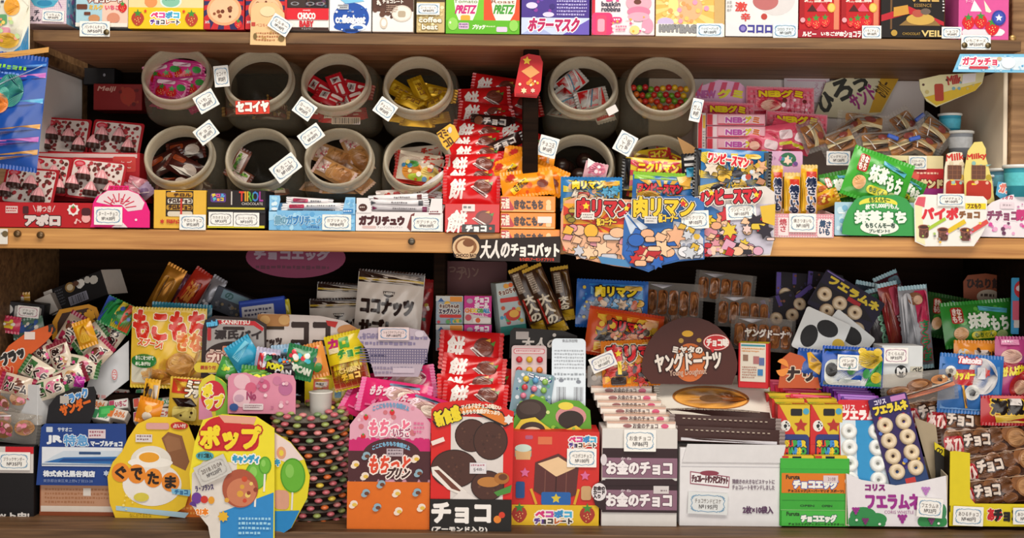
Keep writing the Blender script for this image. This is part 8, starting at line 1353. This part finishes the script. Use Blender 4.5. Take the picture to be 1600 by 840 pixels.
for i in range(9):
    for j in range(2):
        xx, yy = (1290-i*8, 634-i*4.6) if j == 0 else (1352-i*6, 628-i*4)
        c = (('c81f38', 'c02858', 'd0243c') if j == 0 else ('7a2a94', '5a2a8a', '8a3aa8'))[i % 3]
        card('ring_candy_pack', '%s edged ring candy card, %s in the slanting row' % (('red', 'violet')[j], ('first', 'second', 'third', 'fourth', 'fifth', 'sixth', 'seventh', 'eighth', 'last')[i]), 'candy pack', (xx-30, yy-3, xx+34, yy+16, 2), 44+i*9+j*3, c, [('R', xx-26, yy-2, xx+30, yy+0.5, ('e05a7a', 'b07ad0')[j]), ('R', xx-20, yy+1, xx-4, yy+3, 'd8c8d8'), ('M', xx, yy+1, xx+26, yy+4, 1, 'd8a8c8')], tilt=38, rot=3, th=4, grp=('red edged ring candy cards', 'violet edged ring candy cards')[j])
# long brown chocolate packs and their yellow display box
def longchoc(x, y, Y, r, l, w=150, h=50, t=10):
    x0, y0, x1, y1 = x-w/2, y-h/2, x+w/2, y+h/2
    return pouch('chocolate_stick_pack', l, 'snack pack', x0, y0, x1, y1, Y, '3f2418', [('R', x0+10, y0+5, x1-10, y1-6, '5a3422', 8)]+[('E', x0+22+q*22, y0+h*.34, 13, h*.26, ('8a5a38', '6f4529')[q % 2]) for q in range(5)]+[('E', x0+26+q*22, y0+h*.74, 12, h*.17, ('6a4028', '7f5234')[q % 2]) for q in range(4)]+[('L', x0+16, y0+8, x1-24, y0+6, 1.4, 'b89a80'), ('E', x1-30, y-2, 17, h*.3, '9a6a44'), ('E', x1-30, y-2, 14, h*.24, 'b88a60'), ('R', x0+8, y0+h*.3, x0+36, y1-5, 'b8202c', 6), ('T', 'あひ', x0+10, y0+h*.36, x0+34, y1-8, 'e4c8c0', {'b': .9}), ('T', 'チョコ', x0+38, y0+h*.28, x0+76, y0+h*.62, 'd8c8bc', {'b': 1.2, 'o': '2a1612', 'w': 1.6})], rot=r, B=11, seal=6, lie=True, tilt=t, grp='long brown chocolate packs')  # pale line and lighter browns paint the film's shine into the print
for a in ((1556, 766, 34, -6, 'long brown chocolate pack lowest in the yellow display box'), (1560, 726, 46, -10, 'long brown chocolate pack second from the bottom in the yellow box'), (1540, 688, 58, -4, 'long brown chocolate pack across the rim of the yellow box'), (1514, 660, 72, 6, 'long brown chocolate pack above the rim, nearest the ring candies'), (1576, 700, 64, 16, 'long brown chocolate pack slanting down at the frame edge'), (1470, 640, 84, -10, 'long brown chocolate pack behind the purple ring candy card'), (1580, 748, 56, 24, 'long brown chocolate pack tucked in behind the lowest ones')):
    longchoc(*a)
tray('display_tray', 'yellow display box with stepped front holding long brown chocolate packs', 'tray', 1484, 706, 1660, 822, 8, 96, 'dcc81c', [('T', 'あひ', 1544, 795, 1566, 812, 'c8242c', {'b': 1.2, 'o': 'f0e4c8', 'w': 1}), ('T', 'チョコ', 1554, 796, 1592, 813, '1f1a18', {'b': 1.5}), ('R', 1483.5, 790, 1485, 800, '222')], fpts=[(1484, 706), (1492, 705), (1515, 708), (1516, 778), (1524, 787), (1660, 787), (1660, 822), (1484, 822)], inner='2a2016')
card('side_panel', 'black and yellow side flap of the stepped display box', 'carton', [(1459, 690), (1482, 704), (1485, 818), (1464, 776)], 34, '1c1814', [('G', [(1459, 690), (1482, 704), (1482, 718), (1460, 702)], 'd8c41c'), ('T', 'CO', 1462, 700, 1472, 708, '2a2410', {'b': .5, 'a': 24}), ('R', 1480, 788, 1484, 798, 'd8d0c8')])
card('carton_wall', 'tan cardboard wall of the grape tray leaning at its corner', 'carton', [(1428, 652), (1462, 664), (1472, 742), (1456, 748)], 46, 'a8977c')
price(1513, 806, 47, 30, 2, 'あひるチョコ', '№40円', 'price card on the stepped yellow display box', rot=2)
price(1604, 806, 42, 26, 2, 'あひるチョコ', '№40円', 'price card cut by the frame on the yellow display box')

# pieces that move with the carton, tray or jar they are fixed to
BY = {o['label']: o for o in bpy.data.objects if 'label' in o.keys()}
def find(t): return next(o for l, o in BY.items() if l.startswith(t))
for a, p in (('raised light blue ear at', 'light blue tray holding'), ('raised light blue ear next', 'light blue tray holding'), ('raised white ear with', 'white tray with dark brown lettering'), ('raised white ear next', 'white tray with dark brown lettering'), ('red and white lettered sticker', 'upper jar with red and white sticker'), ('barcode sticker low', 'upper jar filled with red'), ('yellow label with brown', 'lower jar of red and yellow'), ('small blank white label', 'jar of red and silver packs just'),
             ('round red stamp', 'white carton turned'), ('raised white side wall', 'white carton turned'), ('dark tab with round', 'white carton with two purple'), ('folded white flap', 'plain white carton'), ('black and yellow side flap', 'yellow display box with stepped'), ('tan cardboard wall', 'white tray with purple lettering')):
    o, q = find(a), find(p)
    o.parent = q; o.matrix_basis = q.matrix_basis.inverted() @ o.matrix_basis
    for k in ('label', 'category', 'group'):
        if k in o.keys(): del o[k]
